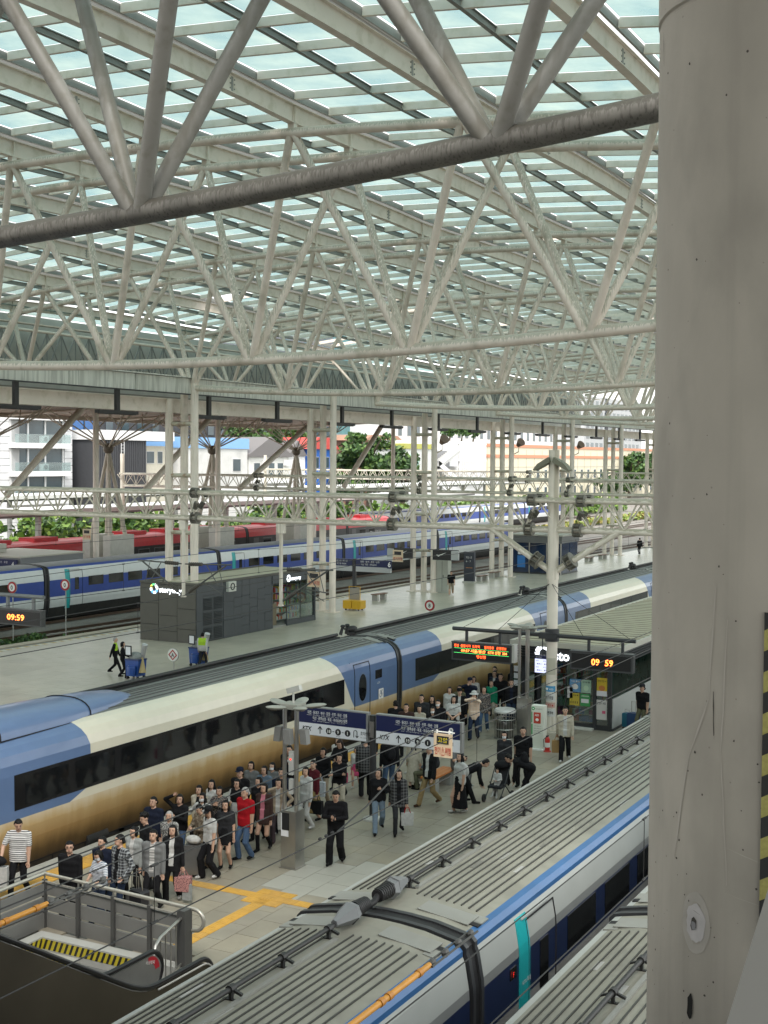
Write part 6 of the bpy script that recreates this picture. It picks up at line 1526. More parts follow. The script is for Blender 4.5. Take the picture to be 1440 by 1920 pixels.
MB().prism([(170, 9.8), (182.4, 9.8), (182.4, 10.2), (176.2, 13.0), (170, 10.2)], 'x', -125.2, -114.6).build('roof', mat('roof_slate', (.16, .15, .15), .8), t)
for yy in (171.8, 176.0, 178.6): win(t, None, -115, yy, yy+1.6, 6.8, 8.8)
for yy in (174.2, 180.4): MB().bx(-115, -114.3, yy, yy+.9, 8.4, 9.3).build('air_unit', BW, t)
MB().bx(-115, -113.9, 170.4, 182, 5.6, 5.9).build('balcony_slab', BW, t)
t = building('house', 'white gabled house next to the blue house', -125, -115.5, 182.6, 188, 10, BW); MB().prism([(182.3, 10), (188.2, 10), (185.3, 12.6)], 'x', -125.2, -115.2).build('gable_roof', mat('roof_slate', (.16, .15, .15), .8), t); win(t, None, -115.5, 184.4, 186.2, 7, 8.8)
t = building('house', 'bright blue house with red roof', -125, -115, 188.4, 196.8, 11.2, mat('house_blue', (.03, .15, .55), .6)); MB().prism([(187.6, 11.2), (197.6, 11.2), (194.5, 13.2), (190.5, 13.2)], 'x', -125.5, -114.3).build('roof', mat('roof_red', (.48, .06, .05), .6), t)
for yy in (190, 193.4): win(t, None, -115, yy, yy+1.5, 8, 9.8)
t = building('tower', 'dark tower block with teal windows behind the trees', -150, -136, 212, 232, 40, mat('tower_grey', (.13, .14, .16), .6))
for k in range(5):
    for f in range(10): win(t, None, -136, 213.5+3.8*k, 215.4+3.8*k, 8+3.2*f, 10+3.2*f, mat('teal_frame', (.05, .2, .22), .4))
t = building('teal_tower', 'teal glass tower right of the dark tower', -168, -150, 250, 264, 45, mat('teal_curtain', (.04, .17, .19), .25, var=.3, scale=.3))
for f in range(14): MB().bx(-150, -149.8, 250, 264, 3*f, 3*f+.3).build('floor_band', mat('band_teal_grey', (.2, .27, .28), .5), t)
t = building('brick_house', 'row of small red brick and orange roofed houses beyond the trees', -150, -136, 246, 262, 13.6, mat('brick_dull', (.30, .17, .13), .8, var=.1)); MB().prism([(245, 13.6), (263, 13.6), (260, 14.8), (248, 14.8)], 'x', -150.5, -135.5).build('roof', mat('roof_orange', (.40, .22, .15), .7), t)
for k in range(5): win(t, None, -136, 246.5+3*k, 247.8+3*k, 10.5, 12.3)
t = building('painted_wall', 'low building with pale ring emblem and yellow green roof band', -122, -114, 222, 234, 11.6, mat('wall_pale', (.60, .62, .60), .7)); MB().bx(-122.2, -113.8, 221.6, 234.4, 11.6, 12.6).build('roof_band', mat('yellow_green', (.42, .42, .10), .6), t)
MB().path([(-113.9, 225.5+1.6*cos(a), 9.3+1.6*sin(a)) for a in np.linspace(0, 2*pi, 25)[:-1]], .28, n=6, closed=True).build('ring_emblem', mat('ring_mint', (.35, .55, .48), .5), t)
t = building('stair_building', 'white building with zigzag outside stairs and slatted facade', -126, -116, 232, 264, 13.4, BW)
for k in range(3):
    za, zb_ = (4.5, 8.2) if k == 0 else (8.2, 11.6) if k == 1 else (1, 4.5); ya, yb = (236, 246) if k % 2 else (246, 236)
    m = MB(); dy = (yb-ya)/12; dz = (zb_-za)/12
    for i in range(12): m.bx(-115.9, -113.6, min(ya+dy*i, ya+dy*(i+1)), max(ya+dy*i, ya+dy*(i+1)), za+dz*i-.5, za+dz*(i+1))
    st_ = m.build('stair_flight', mat('stair_white', (.55, .55, .54), .6), t)
    MB().prism([(ya, za), (yb, zb_), (yb, zb_+1.1), (ya, za+1.1)] if yb > ya else [(yb, zb_), (ya, za), (ya, za+1.1), (yb, zb_+1.1)], 'x', -113.6, -113.5).build('stair_side', BW, st_)
for z in (8.2, 11.6): MB().bx(-116, -113.5, 246 if z < 9 else 234, 249 if z < 9 else 237, z-.3, z).build('landing', BW, t)
MB().bx(-116.05, -115.98, 237, 246, 1, 11.4).build('stair_recess', mat('recess_grey', (.25, .25, .26), .7), t)
for k in range(13): MB().bx(-116, -115.3, 250.4+1.05*k, 250.75+1.05*k, 4, 13).build('facade_fin', BW, t)
for z in (5.6, 9.2, 12.8): MB().bx(-115.9, -115.5, 250, 264, z, z+.3).build('facade_band', BW, t)
MB().bx(-116.04, -115.99, 250.2, 263.8, 4, 12.9).build('facade_glass', mat('recess_grey', (.25, .25, .26), .7), t)
CRM = mat('cream_wall', (.72, .66, .50), .7, var=.03); ORG_ = mat('orange_band', (.60, .27, .16), .6)
t = building('long_building', 'long cream building with two orange stripes and narrow windows', -130, -116, 266, 420, 12.6, CRM)
for z in (12.6, 10.2): MB().bx(-130.1, -115.85, 265.8, 420.2, z-.1, z+.6).build('orange_stripe', ORG_, t)
for k in range(24): win(t, None, -116, 290+5.2*k, 291.6+5.2*k, 5.0, 7.2); 
for k in range(24): win(t, None, -116, 290+5.2*k, 291.6+5.2*k, .8, 3.0)
for k in range(30): MB().bx(-115.98, -115.94, 268+5.1*k, 268.12+5.1*k, -1, 12).build('panel_joint', mat('joint_grey', (.4, .38, .33), .7), t)
for z in (3.9, 7.9): MB().bx(-115.98, -115.95, 266, 420, z, z+.1).build('panel_joint', mat('joint_grey', (.4, .38, .33), .7), t)
t = building('white_annex', 'white upper building behind the long cream building', -165, -150, 285, 400, 20.5, BW)
for k in range(22): win(t, None, -150, 288+5*k, 290+5*k, 15.5, 18)
t = building('grey_tower', 'pale grey office tower at the far right beside the pillar', -185, -165, 468, 540, 34, mat('tower_pale', (.45, .46, .47), .7))
for k in range(13):
    for f in range(5): win(t, None, -165, 470+5.2*k, 473.4+5.2*k, 14+4*f, 16.4+4*f, mat('tower_pale', (.45, .46, .47), .7))
MB().bx(-165, -164.7, 492, 495, -1, 34).build('dark_strip', CHAR, t)
# floodlights on the columns
for k, Y in enumerate((84.3, 98.6, 112.9)):
    t = thing('floodlight', 'brown floodlight bracketed to the %s column cluster above the gantries' % ('third', 'fourth', 'fifth')[k], 'floodlight', (-40.4, Y, 10), 'floodlights on the columns')
    MB().tube((-40.7, Y-.1, 10.0), (-40.2, Y-.3, 10.2), .04, n=6).tube((-40.2, Y-.3, 10.2), (-40.2, Y-.3, 10.7), .03).build('bracket', STEELF, t); MB().tube((-40.25, Y-.35, 10.7), (-39.85, Y-.6, 11.0), .16, .36, n=12).build('lamp', mat('lamp_brown', (.16, .10, .07), .5), t, smooth=40)
# ================================================================== PEOPLE
def surfnet(f, org, h):
    """smooth quad surface of the zero level of a sampled field (naive surface nets)"""
    s = f < 0; nx, ny, nz = f.shape
    c = [s[i:nx-1+i, j:ny-1+j, k:nz-1+k] for i in (0, 1) for j in (0, 1) for k in (0, 1)]
    cnt = sum(a.astype(np.int8) for a in c); act = (cnt > 0) & (cnt < 8)
    idx = np.argwhere(act); n = len(idx)
    ids = -np.ones(act.shape, np.int64); ids[act] = np.arange(n)
    acc = np.zeros((n, 3)); w = np.zeros(n); I, J, K = idx.T
    cor = [(i, j, k) for i in (0, 1) for j in (0, 1) for k in (0, 1)]
    for a in range(8):
        for b in range(a+1, 8):
            A, B = cor[a], cor[b]
            if sum(abs(A[t]-B[t]) for t in range(3)) != 1: continue
            fa = f[I+A[0], J+A[1], K+A[2]]; fb = f[I+B[0], J+B[1], K+B[2]]
            m = (fa < 0) != (fb < 0); t = fa[m]/(fa[m]-fb[m])
            acc[m] += np.array(A)+t[:, None]*(np.array(B)-np.array(A)); w[m] += 1
    V = (idx+acc/w[:, None])*h+org
    Q = []
    for ax in range(3):
        sl0 = [slice(1, -1)]*3; sl0[ax] = slice(0, -1); sl1 = [slice(1, -1)]*3; sl1[ax] = slice(1, None)
        a, b = s[tuple(sl0)], s[tuple(sl1)]; e = np.argwhere(a != b)
        if not len(e): continue
        off = np.ones(3, int); off[ax] = 0; e = e+off
        u, v = [t for t in range(3) if t != ax]
        def cell(du, dv):
            q = e.copy(); q[:, u] -= du; q[:, v] -= dv; return ids[q[:, 0], q[:, 1], q[:, 2]]
        q = np.stack([cell(1, 1), cell(0, 1), cell(0, 0), cell(1, 0)], 1)
        ins = s[e[:, 0], e[:, 1], e[:, 2]]
        if ax == 1: ins = ~ins
        q[~ins] = q[~ins][:, ::-1]; Q.append(q)
    Q = np.concatenate(Q); return V, Q[(Q >= 0).all(1)]
def d_cap(P, a, b, r0, r1):
    a = np.array(a); b = np.array(b); ab = b-a; t = np.clip(((P-a)@ab)/max(ab@ab, 1e-9), 0, 1)
    return np.linalg.norm(P-a-t[..., None]*ab, axis=-1)-(r0+(r1-r0)*t)
def d_ell(P, c, r, R=None):
    q = P-np.array(c)
    if R is not None: q = q@R
    r = np.array(r); k0 = np.linalg.norm(q/r, axis=-1); k1 = np.linalg.norm(q/r**2, axis=-1)
    return k0*(k0-1)/np.maximum(k1, 1e-6)
def d_cone(P, c0, c1, r0, r1):      # upright tapered elliptical drum: centres, radii (x, y)
    c0 = np.array(c0); c1 = np.array(c1); t = np.clip((P[..., 2]-c0[2])/(c1[2]-c0[2]), 0, 1)[..., None]
    c = c0+(c1-c0)*t; rx = r0[0]+(r1[0]-r0[0])*t[..., 0]; ry = r0[1]+(r1[1]-r0[1])*t[..., 0]
    q = np.hypot((P[..., 0]-c[..., 0])/rx, (P[..., 1]-c[..., 1])/ry)
    rad = (q-1)*np.minimum(rx, ry); zz = np.abs(P[..., 2]-(c0[2]+c1[2])/2)-abs(c1[2]-c0[2])/2
    return np.maximum(rad, zz)
def smin(a, b, k):
    hh = np.clip(.5+.5*(b-a)/k, 0, 1); return b*(1-hh)+a*hh-k*hh*(1-hh)
def evalp(p, P):
    return d_cap(P, *p[1]) if p[0] == 'c' else d_ell(P, *p[1]) if p[0] == 'e' else d_cone(P, *p[1])
def bounds(p):
    if p[0] == 'c': a, b, r0, r1 = p[1]; r = max(r0, r1); A = np.array([a, b]); return A.min(0)-r, A.max(0)+r
    if p[0] == 'e': c, r = p[1][0], max(p[1][1]); return np.array(c)-r, np.array(c)+r
    c0, c1, r0, r1 = p[1]; A = np.array([c0, c1]); r = np.array([max(r0[0], r1[0]), max(r0[1], r1[1]), 0]); return A.min(0)-r, A.max(0)+r
def field(prims, h, pad=.06):
    B = [bounds(p) for p in prims]; lo = np.min([b[0] for b in B], 0)-pad; hi = np.max([b[1] for b in B], 0)+pad
    n = np.ceil((hi-lo)/h).astype(int)+1; f = np.full(n, 1.0)
    ax = [lo[i]+h*np.arange(n[i]) for i in range(3)]
    for p, b in zip(prims, B):
        i0 = np.maximum(0, ((b[0]-pad-lo)/h).astype(int)); i1 = np.minimum(n, ((b[1]+pad-lo)/h).astype(int)+2)
        G = np.stack(np.meshgrid(*[ax[t][i0[t]:i1[t]] for t in range(3)], indexing='ij'), -1)
        sl = tuple(slice(i0[t], i1[t]) for t in range(3)); f[sl] = smin(f[sl], evalp(p, G), p[3])
    return f, lo
def ik(a, b, l1, l2, pole):
    a = np.array(a, float); b = np.array(b, float); d = b-a; L = np.linalg.norm(d); 
    if L > (l1+l2)*.999: b = a+d/L*(l1+l2)*.999; d = b-a; L = np.linalg.norm(d)
    u = d/L; x = (l1*l1-l2*l2+L*L)/(2*L); y = sqrt(max(l1*l1-x*x, 0)); p = np.array(pole, float); p = p-u*(p@u); p /= np.linalg.norm(p)+1e-9
    return a+u*x+p*y, b
def cloth(name, c, r=.85, **k): return mat('cloth_'+name, tuple(x*.75 for x in c), r, spec=.15, var=.14, scale=16, bump=.25, bscale=30, **k)
def pattern(name, base, ink, kind, sc=22):
    key = 'cloth_'+name
    if key in MATS: return MATS[key]
    m = bpy.data.materials.new(key); m.use_nodes = True; n = m.node_tree.nodes; L = m.node_tree.links; b = n['Principled BSDF']; b.inputs['Roughness'].default_value = .85
    tc = n.new('ShaderNodeTexCoord'); mx = n.new('ShaderNodeMix'); mx.data_type = 'RGBA'; mx.inputs['A'].default_value = (*base, 1); mx.inputs['B'].default_value = (*ink, 1)
    def wave(ax, s):
        w_ = n.new('ShaderNodeTexWave'); w_.bands_direction = ax; w_.inputs['Scale'].default_value = s; w_.inputs['Distortion'].default_value = .6; L.new(tc.outputs['Object'], w_.inputs[0])
        g = n.new('ShaderNodeMath'); g.operation = 'GREATER_THAN'; g.inputs[1].default_value = .68; L.new(w_.outputs['Fac'], g.inputs[0]); return g.outputs[0]
    if kind == 'stripe': fac = wave('Z', sc*.28)
    elif kind == 'plaid':
        a = wave('Z', sc*.2); q = wave('X', sc*.2); s_ = n.new('ShaderNodeMath'); s_.operation = 'ADD'; L.new(a, s_.inputs[0]); L.new(q, s_.inputs[1])
        h_ = n.new('ShaderNodeMath'); h_.operation = 'MULTIPLY'; h_.inputs[1].default_value = .5; L.new(s_.outputs[0], h_.inputs[0]); fac = h_.outputs[0]
    else:
        v = n.new('ShaderNodeTexNoise'); v.inputs['Scale'].default_value = sc; v.inputs['Detail'].default_value = 2; L.new(tc.outputs['Object'], v.inputs[0])
        g = n.new('ShaderNodeMath'); g.operation = 'GREATER_THAN'; g.inputs[1].default_value = .53; L.new(v.outputs['Fac'], g.inputs[0]); fac = g.outputs[0]
    L.new(fac, mx.inputs['Factor']); L.new(mx.outputs['Result'], b.inputs['Base Color']); MATS[key] = m; return m
SKIN = [mat('skin_%d' % i, c, .5, var=.06, scale=12) for i, c in enumerate([(.50, .31, .22), (.44, .26, .17), (.56, .36, .26)])]
HAIRB = mat('hair_black', (.006, .0055, .0055), .55, spec=.2, var=.2, scale=30); HAIRD = mat('hair_brown', (.022, .013, .009), .55, spec=.2, var=.2, scale=30); HAIRG = mat('hair_grey', (.30, .29, .28), .5, var=.25, scale=30)
LIP = mat('lip', (.30, .10, .09), .5); EYEM = mat('eye_dark', (.012, .01, .01), .3); MASKM = mat('mask_white', (.66, .67, .68), .7)
C = dict(black=cloth('black', (.013, .013, .015)), char=cloth('charcoal', (.035, .036, .04)), white=cloth('white', (.62, .62, .60)), cream=cloth('cream', (.55, .50, .40)), beige=cloth('beige', (.40, .32, .23)),
    red=cloth('red', (.45, .012, .02)), jean=cloth('jeans', (.09, .15, .26)), jeand=cloth('dark_jeans', (.025, .04, .075)), jeanl=cloth('light_jeans', (.22, .29, .37)), khaki=cloth('khaki', (.36, .26, .13)), mustard=cloth('mustard', (.40, .29, .13)),
    grey=cloth('grey', (.17, .175, .175)), lgrey=cloth('light_grey', (.36, .38, .37)), green=cloth('green', (.015, .22, .12)), maroon=cloth('maroon', (.10, .014, .022)), brown=cloth('brown', (.06, .035, .03)), denim=cloth('denim', (.13, .18, .24)),
    pink=cloth('pink', (.60, .22, .28)), hotpink=cloth('hot_pink', (.70, .10, .22)), navy=cloth('navy', (.015, .02, .04)), plum=cloth('plum', (.10, .075, .085)), hi=cloth('hi_vis', (.50, .78, .06)), olive=cloth('olive', (.13, .13, .08)), shoe=cloth('shoe_black', (.012, .012, .012)), shoew=cloth('shoe_white', (.60, .60, .58)), shoeb=cloth('shoe_brown', (.07, .035, .02)),
    stripe=pattern('white_stripe', (.62, .62, .60), (.06, .06, .07), 'stripe', 26), stripeb=pattern('blue_stripe', (.60, .62, .64), (.10, .14, .22), 'stripe', 40), stripeg=pattern('grey_stripe', (.30, .30, .29), (.55, .54, .52), 'stripe', 20), peach=pattern('peach_stripe', (.60, .40, .28), (.62, .56, .48), 'plaid', 30),
    plaid=pattern('dark_plaid', (.016, .018, .022), (.30, .32, .33), 'plaid', 26), plaid2=pattern('black_plaid', (.012, .012, .013), (.12, .12, .12), 'plaid', 20), floral=pattern('grey_floral', (.10, .10, .10), (.36, .36, .34), 'spot', 34), camo=pattern('brown_camo', (.12, .09, .06), (.26, .22, .16), 'spot', 16), tweed=pattern('grey_tweed', (.12, .125, .125), (.18, .185, .185), 'plaid', 60), dots=pattern('dark_dots', (.02, .02, .025), (.24, .2, .17), 'spot', 40))
HAND = {}
def person(lab, x, y, yaw, h=1.70, fem=False, top='black', sleeve='long', inner=None, hem=.50, coat=None, bottom=('pants', 'black', 1.0), shoes='shoe', socks=None, hair='short', hc=None, cap=None, mask=False, glasses=False,
           stride=.25, lean=0.0, arms=None, sit=None, twist=0.0, group='people on the platform', fat=1.18, vox=.018, skin=0, vest=None, hq=1, nod=0.0, z=0.0):
    rr = random.Random(hash(lab) % 9999 if False else sum(map(ord, lab)))
    hc = hc or HAIRB; sk = SKIN[skin]; mats = []; PR_ = []
    def M(m):
        m = C[m] if isinstance(m, str) else m
        if m not in mats: mats.append(m)
        return mats.index(m)
    def cap_(a, b, r0, r1, m, k=.014): PR_.append(('c', (tuple(a), tuple(b), r0, r1), M(m), k))
    def ell_(c, r, m, k=.014, R=None): PR_.append(('e', (tuple(c), tuple(r), R), M(m), k))
    def cone_(c0, c1, r0, r1, m, k=.02): PR_.append(('d', (tuple(c0), tuple(c1), tuple(r0), tuple(r1)), M(m), k))
    g = h/1.72; sw = (.178 if fem else .206)*g; hw = (.088 if fem else .085)*g
    hipz = .50*h if sit is None else sit+.09*g
    hip = np.array([0, 0 if not lean else -.22*sin(lean), hipz])
    Rl = np.array([[1, 0, 0], [0, cos(lean), sin(lean)], [0, -sin(lean), cos(lean)]])     # forward lean about x
    def up(p): return hip+Rl@(np.array([p[0], p[1], p[2]])-np.array([0, 0, .50*h]))     # point of the upright upper body, leaned
    bt, bm = bottom[0], bottom[1]; wd = 1.25*bottom[2] if len(bottom) > 2 and bt in ('pants', 'shorts') else 1.0
    tm = top
    # torso
    fw = fat
    for zz, hw_, r, m in ((.805, sw*.74, .062*g, tm), (.735, sw*.60, .088*g*fw, tm), (.66, sw*.46*fw, .088*g*fw, tm), (.585, sw*.46*fw, .088*g*fw, tm), (.525, hw*.95*fw, .092*g*fw, tm if hem < .51 else bm)):
        cap_(up((-hw_, -.005, zz*h)), up((hw_, -.005, zz*h)), r, r, m, .05)
    if fem: 
        for s in (-1, 1): ell_(up((s*.07*g, .065*g, .725*h)), (.06*g, .05*g, .06*g), tm, .03)
    if hem < .50 and not coat: cone_(up((0, 0, hem*h)), up((0, 0, .58*h)), (sw*.86*fw, .118*g*fw), (sw*.84*fw, .112*g*fw), tm, .025)
    if coat: cone_(up((0, -.01, coat*h)), up((0, 0, .62*h)), (sw*1.02*fw, .15*g*fw), (sw*.86*fw, .115*g*fw), tm, .03)
    # neck and head
    nb = up((0, -.005, .825*h)); hc_ = up((0, .018*g, .918*h))
    if nod: hc_ = hc_+np.array([0, .05*nod, -.02*nod])
    cap_(nb, hc_+np.array([0, -.02*g, -.05*g]), .056*g, .050*g, sk, .02)
    HR = np.array([[cos(twist), -sin(twist), 0], [sin(twist), cos(twist), 0], [0, 0, 1]]); nd = nod+lean*.5
    HR = HR@np.array([[1, 0, 0], [0, cos(nd), sin(nd)], [0, -sin(nd), cos(nd)]])
    def hd(px, py, pz): return hc_+HR@(np.array([px, py, pz])*g)
    ell_(hc_+HR@np.array([0, -.005, .022])*g, (.076*g, .092*g, .099*g), sk, .02, HR); cap_(hd(-.02, .045, -.058), hd(.02, .045, -.058), .042*g, .042*g, sk, .03)
    cap_(hd(0, .088, .022), hd(0, .100, -.012), .009*g, .014*g, sk, .012)
    for s in (-1, 1): ell_(hd(s*.079, -.012, .0), (.012*g, .02*g, .03*g), sk, .008)
    # legs
    foot = {}
    for s in (-1, 1):
        hj = hip+np.array([s*hw, 0, -.01*g])
        if sit is not None: an = np.array([s*.10*g, .42*g+(.06*s), .075*g]); pole = (0, 1, .6)
        else:
            dy = s*stride/2; an = np.array([s*(.085*g+.02*wd), dy, .075*g+(max(0, -dy)*.25)]); pole = (s*.05, 1, .1)
        l1, l2 = .245*h, .235*h
        if sit is None and np.linalg.norm(an-hj) > .475*h: pass
        kn, an = ik(hj, an, l1, l2, pole); foot[s] = an
        lm = bm if bt in ('pants',) else (sk if bt != 'dress' else sk); cm = lm
        if bt == 'shorts': lm = bm; cm = sk
        if socks and bt != 'pants': cm = C[socks[0]] if socks[1] > .5 else sk
        cap_(hj, kn, .082*g*(.75+.25*wd), .060*g*(.6+.4*wd), lm, .02); 
        if bt == 'shorts': cap_(kn, kn+(an-kn)*.05, .07*g, .07*g, bm, .01)
        cap_(kn, kn+(an-kn)*.4, .056*g*(.5+.5*wd), .054*g*(.4+.6*wd), cm, .015); cap_(kn+(an-kn)*.4, an, .052*g*(.4+.6*wd), (.042 if bt != 'pants' else .05)*g*(.3+.7*wd), cm, .015)
        if socks and bt != 'pants' and socks[1] <= .5: cap_(kn+(an-kn)*(1-socks[1]), an, .042*g, .04*g, socks[0], .01)
        if shoes == 'boot': cap_(an+np.array([0, 0, .1]), an, .05*g, .05*g, 'shoe', .01)
        sh = 'shoe' if shoes == 'boot' else shoes; fz = an[2]-.035*g
        cap_(an+np.array([0, -.03*g, -.03*g]), (an[0]+s*.025, an[1]+.15*g, fz+.0), .042*g, .034*g, sh, .012)
    if bt == 'skirt': cone_((0, .0, bottom[2]*h), up((0, 0, .60*h)), (bottom[3]*g, bottom[3]*.85*g), (sw*.74*fw, .105*g), bm, .02)
    # arms
    arms = arms or {}
    jh = {}
    for s in (-1, 1):
        sj = up((s*sw, -.01, .795*h)); A = arms.get('L' if s < 0 else 'R')
        if A is None: tgt = sj+np.array([s*.035, -.01-s*stride*.3, -.335*h]); pole = (s*.4, -1, 0)
        else: tgt = up((A[0]*g, A[1]*g, A[2]*h)); pole = A[3] if len(A) > 3 else (s*.7, -.5, -.6)
        el, wr = ik(sj, tgt, .172*h, .150*h, pole)
        slm = tm; ar = .056*g if not fem else .049*g; lo = (1.0 if sleeve == 'long' else 0)
        if vest: slm = vest
        cap_(up((s*sw*.8, -.005, .80*h)), sj, .058*g, .055*g, slm, .03)
        if sleeve == 'none': cap_(sj, el, ar, ar*.85, sk, .015)
        elif sleeve == 'short': cap_(sj, sj+(el-sj)*.72, ar*1.15, ar*1.12, slm, .02); cap_(sj+(el-sj)*.6, el, ar*.9, ar*.85, sk, .01)
        else: cap_(sj, el, ar*1.1, ar*1.0, slm, .02)
        cap_(el, wr, ar*(.98 if lo else .82), ar*(.82 if lo else .58), slm if lo else sk, .012)
        d = (wr-el)/np.linalg.norm(wr-el); pc = wr+d*.055*g; side = np.cross(d, [0, 1, 0] if abs(d[1]) < .8 else [0, 0, 1]); side /= np.linalg.norm(side); nrm = np.cross(side, d)
        cap_(wr, wr+d*.075*g, .026*g, .030*g, sk, .012); jh[s] = (wr, d, nrm, np.cross(d, nrm), pc)
    f, lo = field(PR_, vox); V, Q = surfnet(f, lo, vox)
    ctr = V[Q].mean(1); D = np.stack([evalp(p, ctr) for p in PR_], 1); order = D.argmin(1); mi = np.array([p[2] for p in PR_])[order]
    # open jacket / waistband / mask regions on the front
    isT = mi == M(tm)
    q = (ctr-hip)@Rl; 
    if inner is not None:
        wv = .055*g+.05*g*np.clip((q[:, 2]-.12*h)/(.2*h), 0, 1)*0
        selm = isT & (np.abs(q[:, 0]) < wv) & (q[:, 1] > .03) & (q[:, 2] > -.02*h) & (q[:, 2] < .34*h); mi[selm] = M(inner)
    if vest:
        selm = isT & (np.abs(q[:, 0]) < sw*1.0) & (q[:, 2] > .14*h); mi[isT & ~selm] = M(vest); 
    hl = (ctr-hc_)@HR
    if mask: mi[(hl[:, 2] < -.005*g) & (hl[:, 2] > -.085*g) & (hl[:, 1] > .015*g) & (np.abs(hl[:, 0]) < .075*g)] = M(MASKM)
    Vl = V.tolist(); Fl = Q.tolist(); ml = mi.tolist()
    mb = MB(); mb.v = [tuple(v) for v in Vl]; mb.f = [tuple(a) for a in Fl]; mb.m = ml
    # fingers and thumb
    for s in (-1, 1):
        wr, d, nrm, sd, pc = jh[s]; base = wr+d*.085*g; mk = M(sk)
        for i, (o, L) in enumerate(((-.026, .062), (-.009, .074), (.009, .070), (.026, .054))):
            p0 = base+sd*o*g-d*.015*g; p1 = base+sd*o*1.1*g+d*L*.5*g+nrm*.010*g; p2 = base+sd*o*1.05*g+d*L*.92*g+nrm*.030*g
            mb.path([p0, p1, p2], [.0095*g, .0085*g, .006*g], n=5, mi=mk)
        tb = wr+d*.035*g-sd*s*.022*g; mb.path([tb, tb-sd*s*.026*g+d*.026*g, tb-sd*s*.030*g+d*.060*g+nrm*.012*g], [.012*g, .010*g, .007*g], n=5, mi=mk)
    # face
    ex = M(EYEM); lp = M(LIP)
    fr = (Vector(HR[:, 0]), Vector(HR[:, 1]), Vector(HR[:, 2]))
    for s in (-1, 1):
        mb.ell(hd(s*.032, .083, .020), (.015*g, .006*g, .0065*g), 8, 4, ex, fr); mb.ell(hd(s*.034, .083, .042), (.020*g, .006*g, .004*g), 6, 4, ex, fr)
    if not mask: mb.ell(hd(0, .089, -.046), (.022*g, .007*g, .007*g), 8, 4, lp, fr)
    t = thing('person', lab, 'person', (x, y, z), group); t.rotation_euler = (0, 0, yaw)
    def child(mbx, nm, ms, sm=None):
        me = mbx.mesh(nm, ms, (0, 0, 0), sm); o = bpy.data.objects.new(nm, me); COL.objects.link(o); o.parent = t; ORG[o] = Vector((0, 0, 0)); return o
    child(mb, 'body', mats, 75)
    # hair
    HP = []
    def hcap(a, b, r0, r1, k=.02): HP.append(('c', (tuple(a), tuple(b), r0*g, r1*g), 0, k))
    HP.append(('e', (tuple(hc_+HR@np.array([0, -.016, .040])*g), (.083*g, .097*g, .092*g), HR), 0, .02))
    if hair in ('long', 'bob', 'tied', 'bun'):
        for s in (-1, 1): hcap(hd(s*.070, -.01, .03), hd(s*.078, -.005, -.075 if hair != 'long' else -.10), .032, .026)
        hcap(hd(0, -.06, .02), hd(0, -.07, -.08), .070, .055)
        if hair == 'long':
            hcap(hd(-.05, -.06, -.06), up((-.06*g, -.085*g, .70*h)), .050, .034); hcap(hd(.05, -.06, -.06), up((.06*g, -.085*g, .70*h)), .050, .034)
            for s in (-1, 1): hcap(hd(s*.078, .0, -.08), up((s*.085*g, .045*g, .745*h)), .027, .018)
        if hair == 'bun': HP.append(('e', (tuple(hd(0, -.12, .06)), (.045*g,)*3), 0, .02))
        if hair == 'tied': hcap(hd(0, -.10, .03), hd(0, -.13, -.12), .035, .018)
    elif hair == 'curly':
        for k in range(14): a = k*2.4; HP.append(('e', (tuple(hd(.07*cos(a), -.02+.075*sin(a), .07+.035*sin(k*1.7))), (.036*g,)*3), 0, .012))
    else:
        hcap(hd(-.05, -.07, -.02), hd(.05, -.07, -.02), .045, .045)
        for s in (-1, 1): hcap(hd(s*.066, -.03, .05), hd(s*.070, -.04, .01), .020, .012)
    fh, lh = field(HP, .012, .03)
    ax = [lh[i]+.012*np.arange(fh.shape[i]) for i in range(3)]
    G = np.stack(np.meshgrid(*ax, indexing='ij'), -1); ql = (G-hc_)@HR/g
    wf = .079 if hair in ('short', 'curly', 'bun', 'tied') else .066
    cut = np.minimum(wf-np.abs(ql[..., 0]), np.minimum(ql[..., 1]-.022, .068-ql[..., 2]))
    fh = np.maximum(fh, cut*g)
    if hair in ('short', 'curly'): fh = np.maximum(fh, np.minimum(ql[..., 1]+.035, .012-ql[..., 2])*g)
    Vh, Qh = surfnet(fh, lh, .012)
    hb = MB(); hb.v = [tuple(v) for v in Vh]; hb.f = [tuple(a) for a in Qh.tolist()]; hb.m = [0]*len(hb.f); child(hb, 'hair', hc, 80)
    if cap:
        m = MB(); cp = hd(0, -.012, .062); kind, cm = cap
        m.lathe((0, 0, 0), [(.098*g, 0), (.1*g, .03*g), (.085*g, .075*g), (.04*g, .098*g), (.005, .102*g)], 14)
        if kind == 'hat': m.lathe((0, 0, 0), [(.105*g, -.0), (.17*g, -.03*g), (.17*g, -.024*g), (.1*g, .012*g)], 18)
        else: m.add([(-.07*g, .07*g, .008), (.07*g, .07*g, .008), (.055*g, .17*g, -.008), (-.055*g, .17*g, -.008), (-.07*g, .07*g, .018), (.07*g, .07*g, .018), (.055*g, .17*g, .0), (-.055*g, .17*g, .0)], [(0, 3, 2, 1), (4, 5, 6, 7), (0, 1, 5, 4), (1, 2, 6, 5), (2, 3, 7, 6), (3, 0, 4, 7)])
        m.v = [tuple(cp+HR@np.array(v)) for v in m.v]; child(m, 'hat' if kind == 'hat' else 'cap', C[cm], 50)
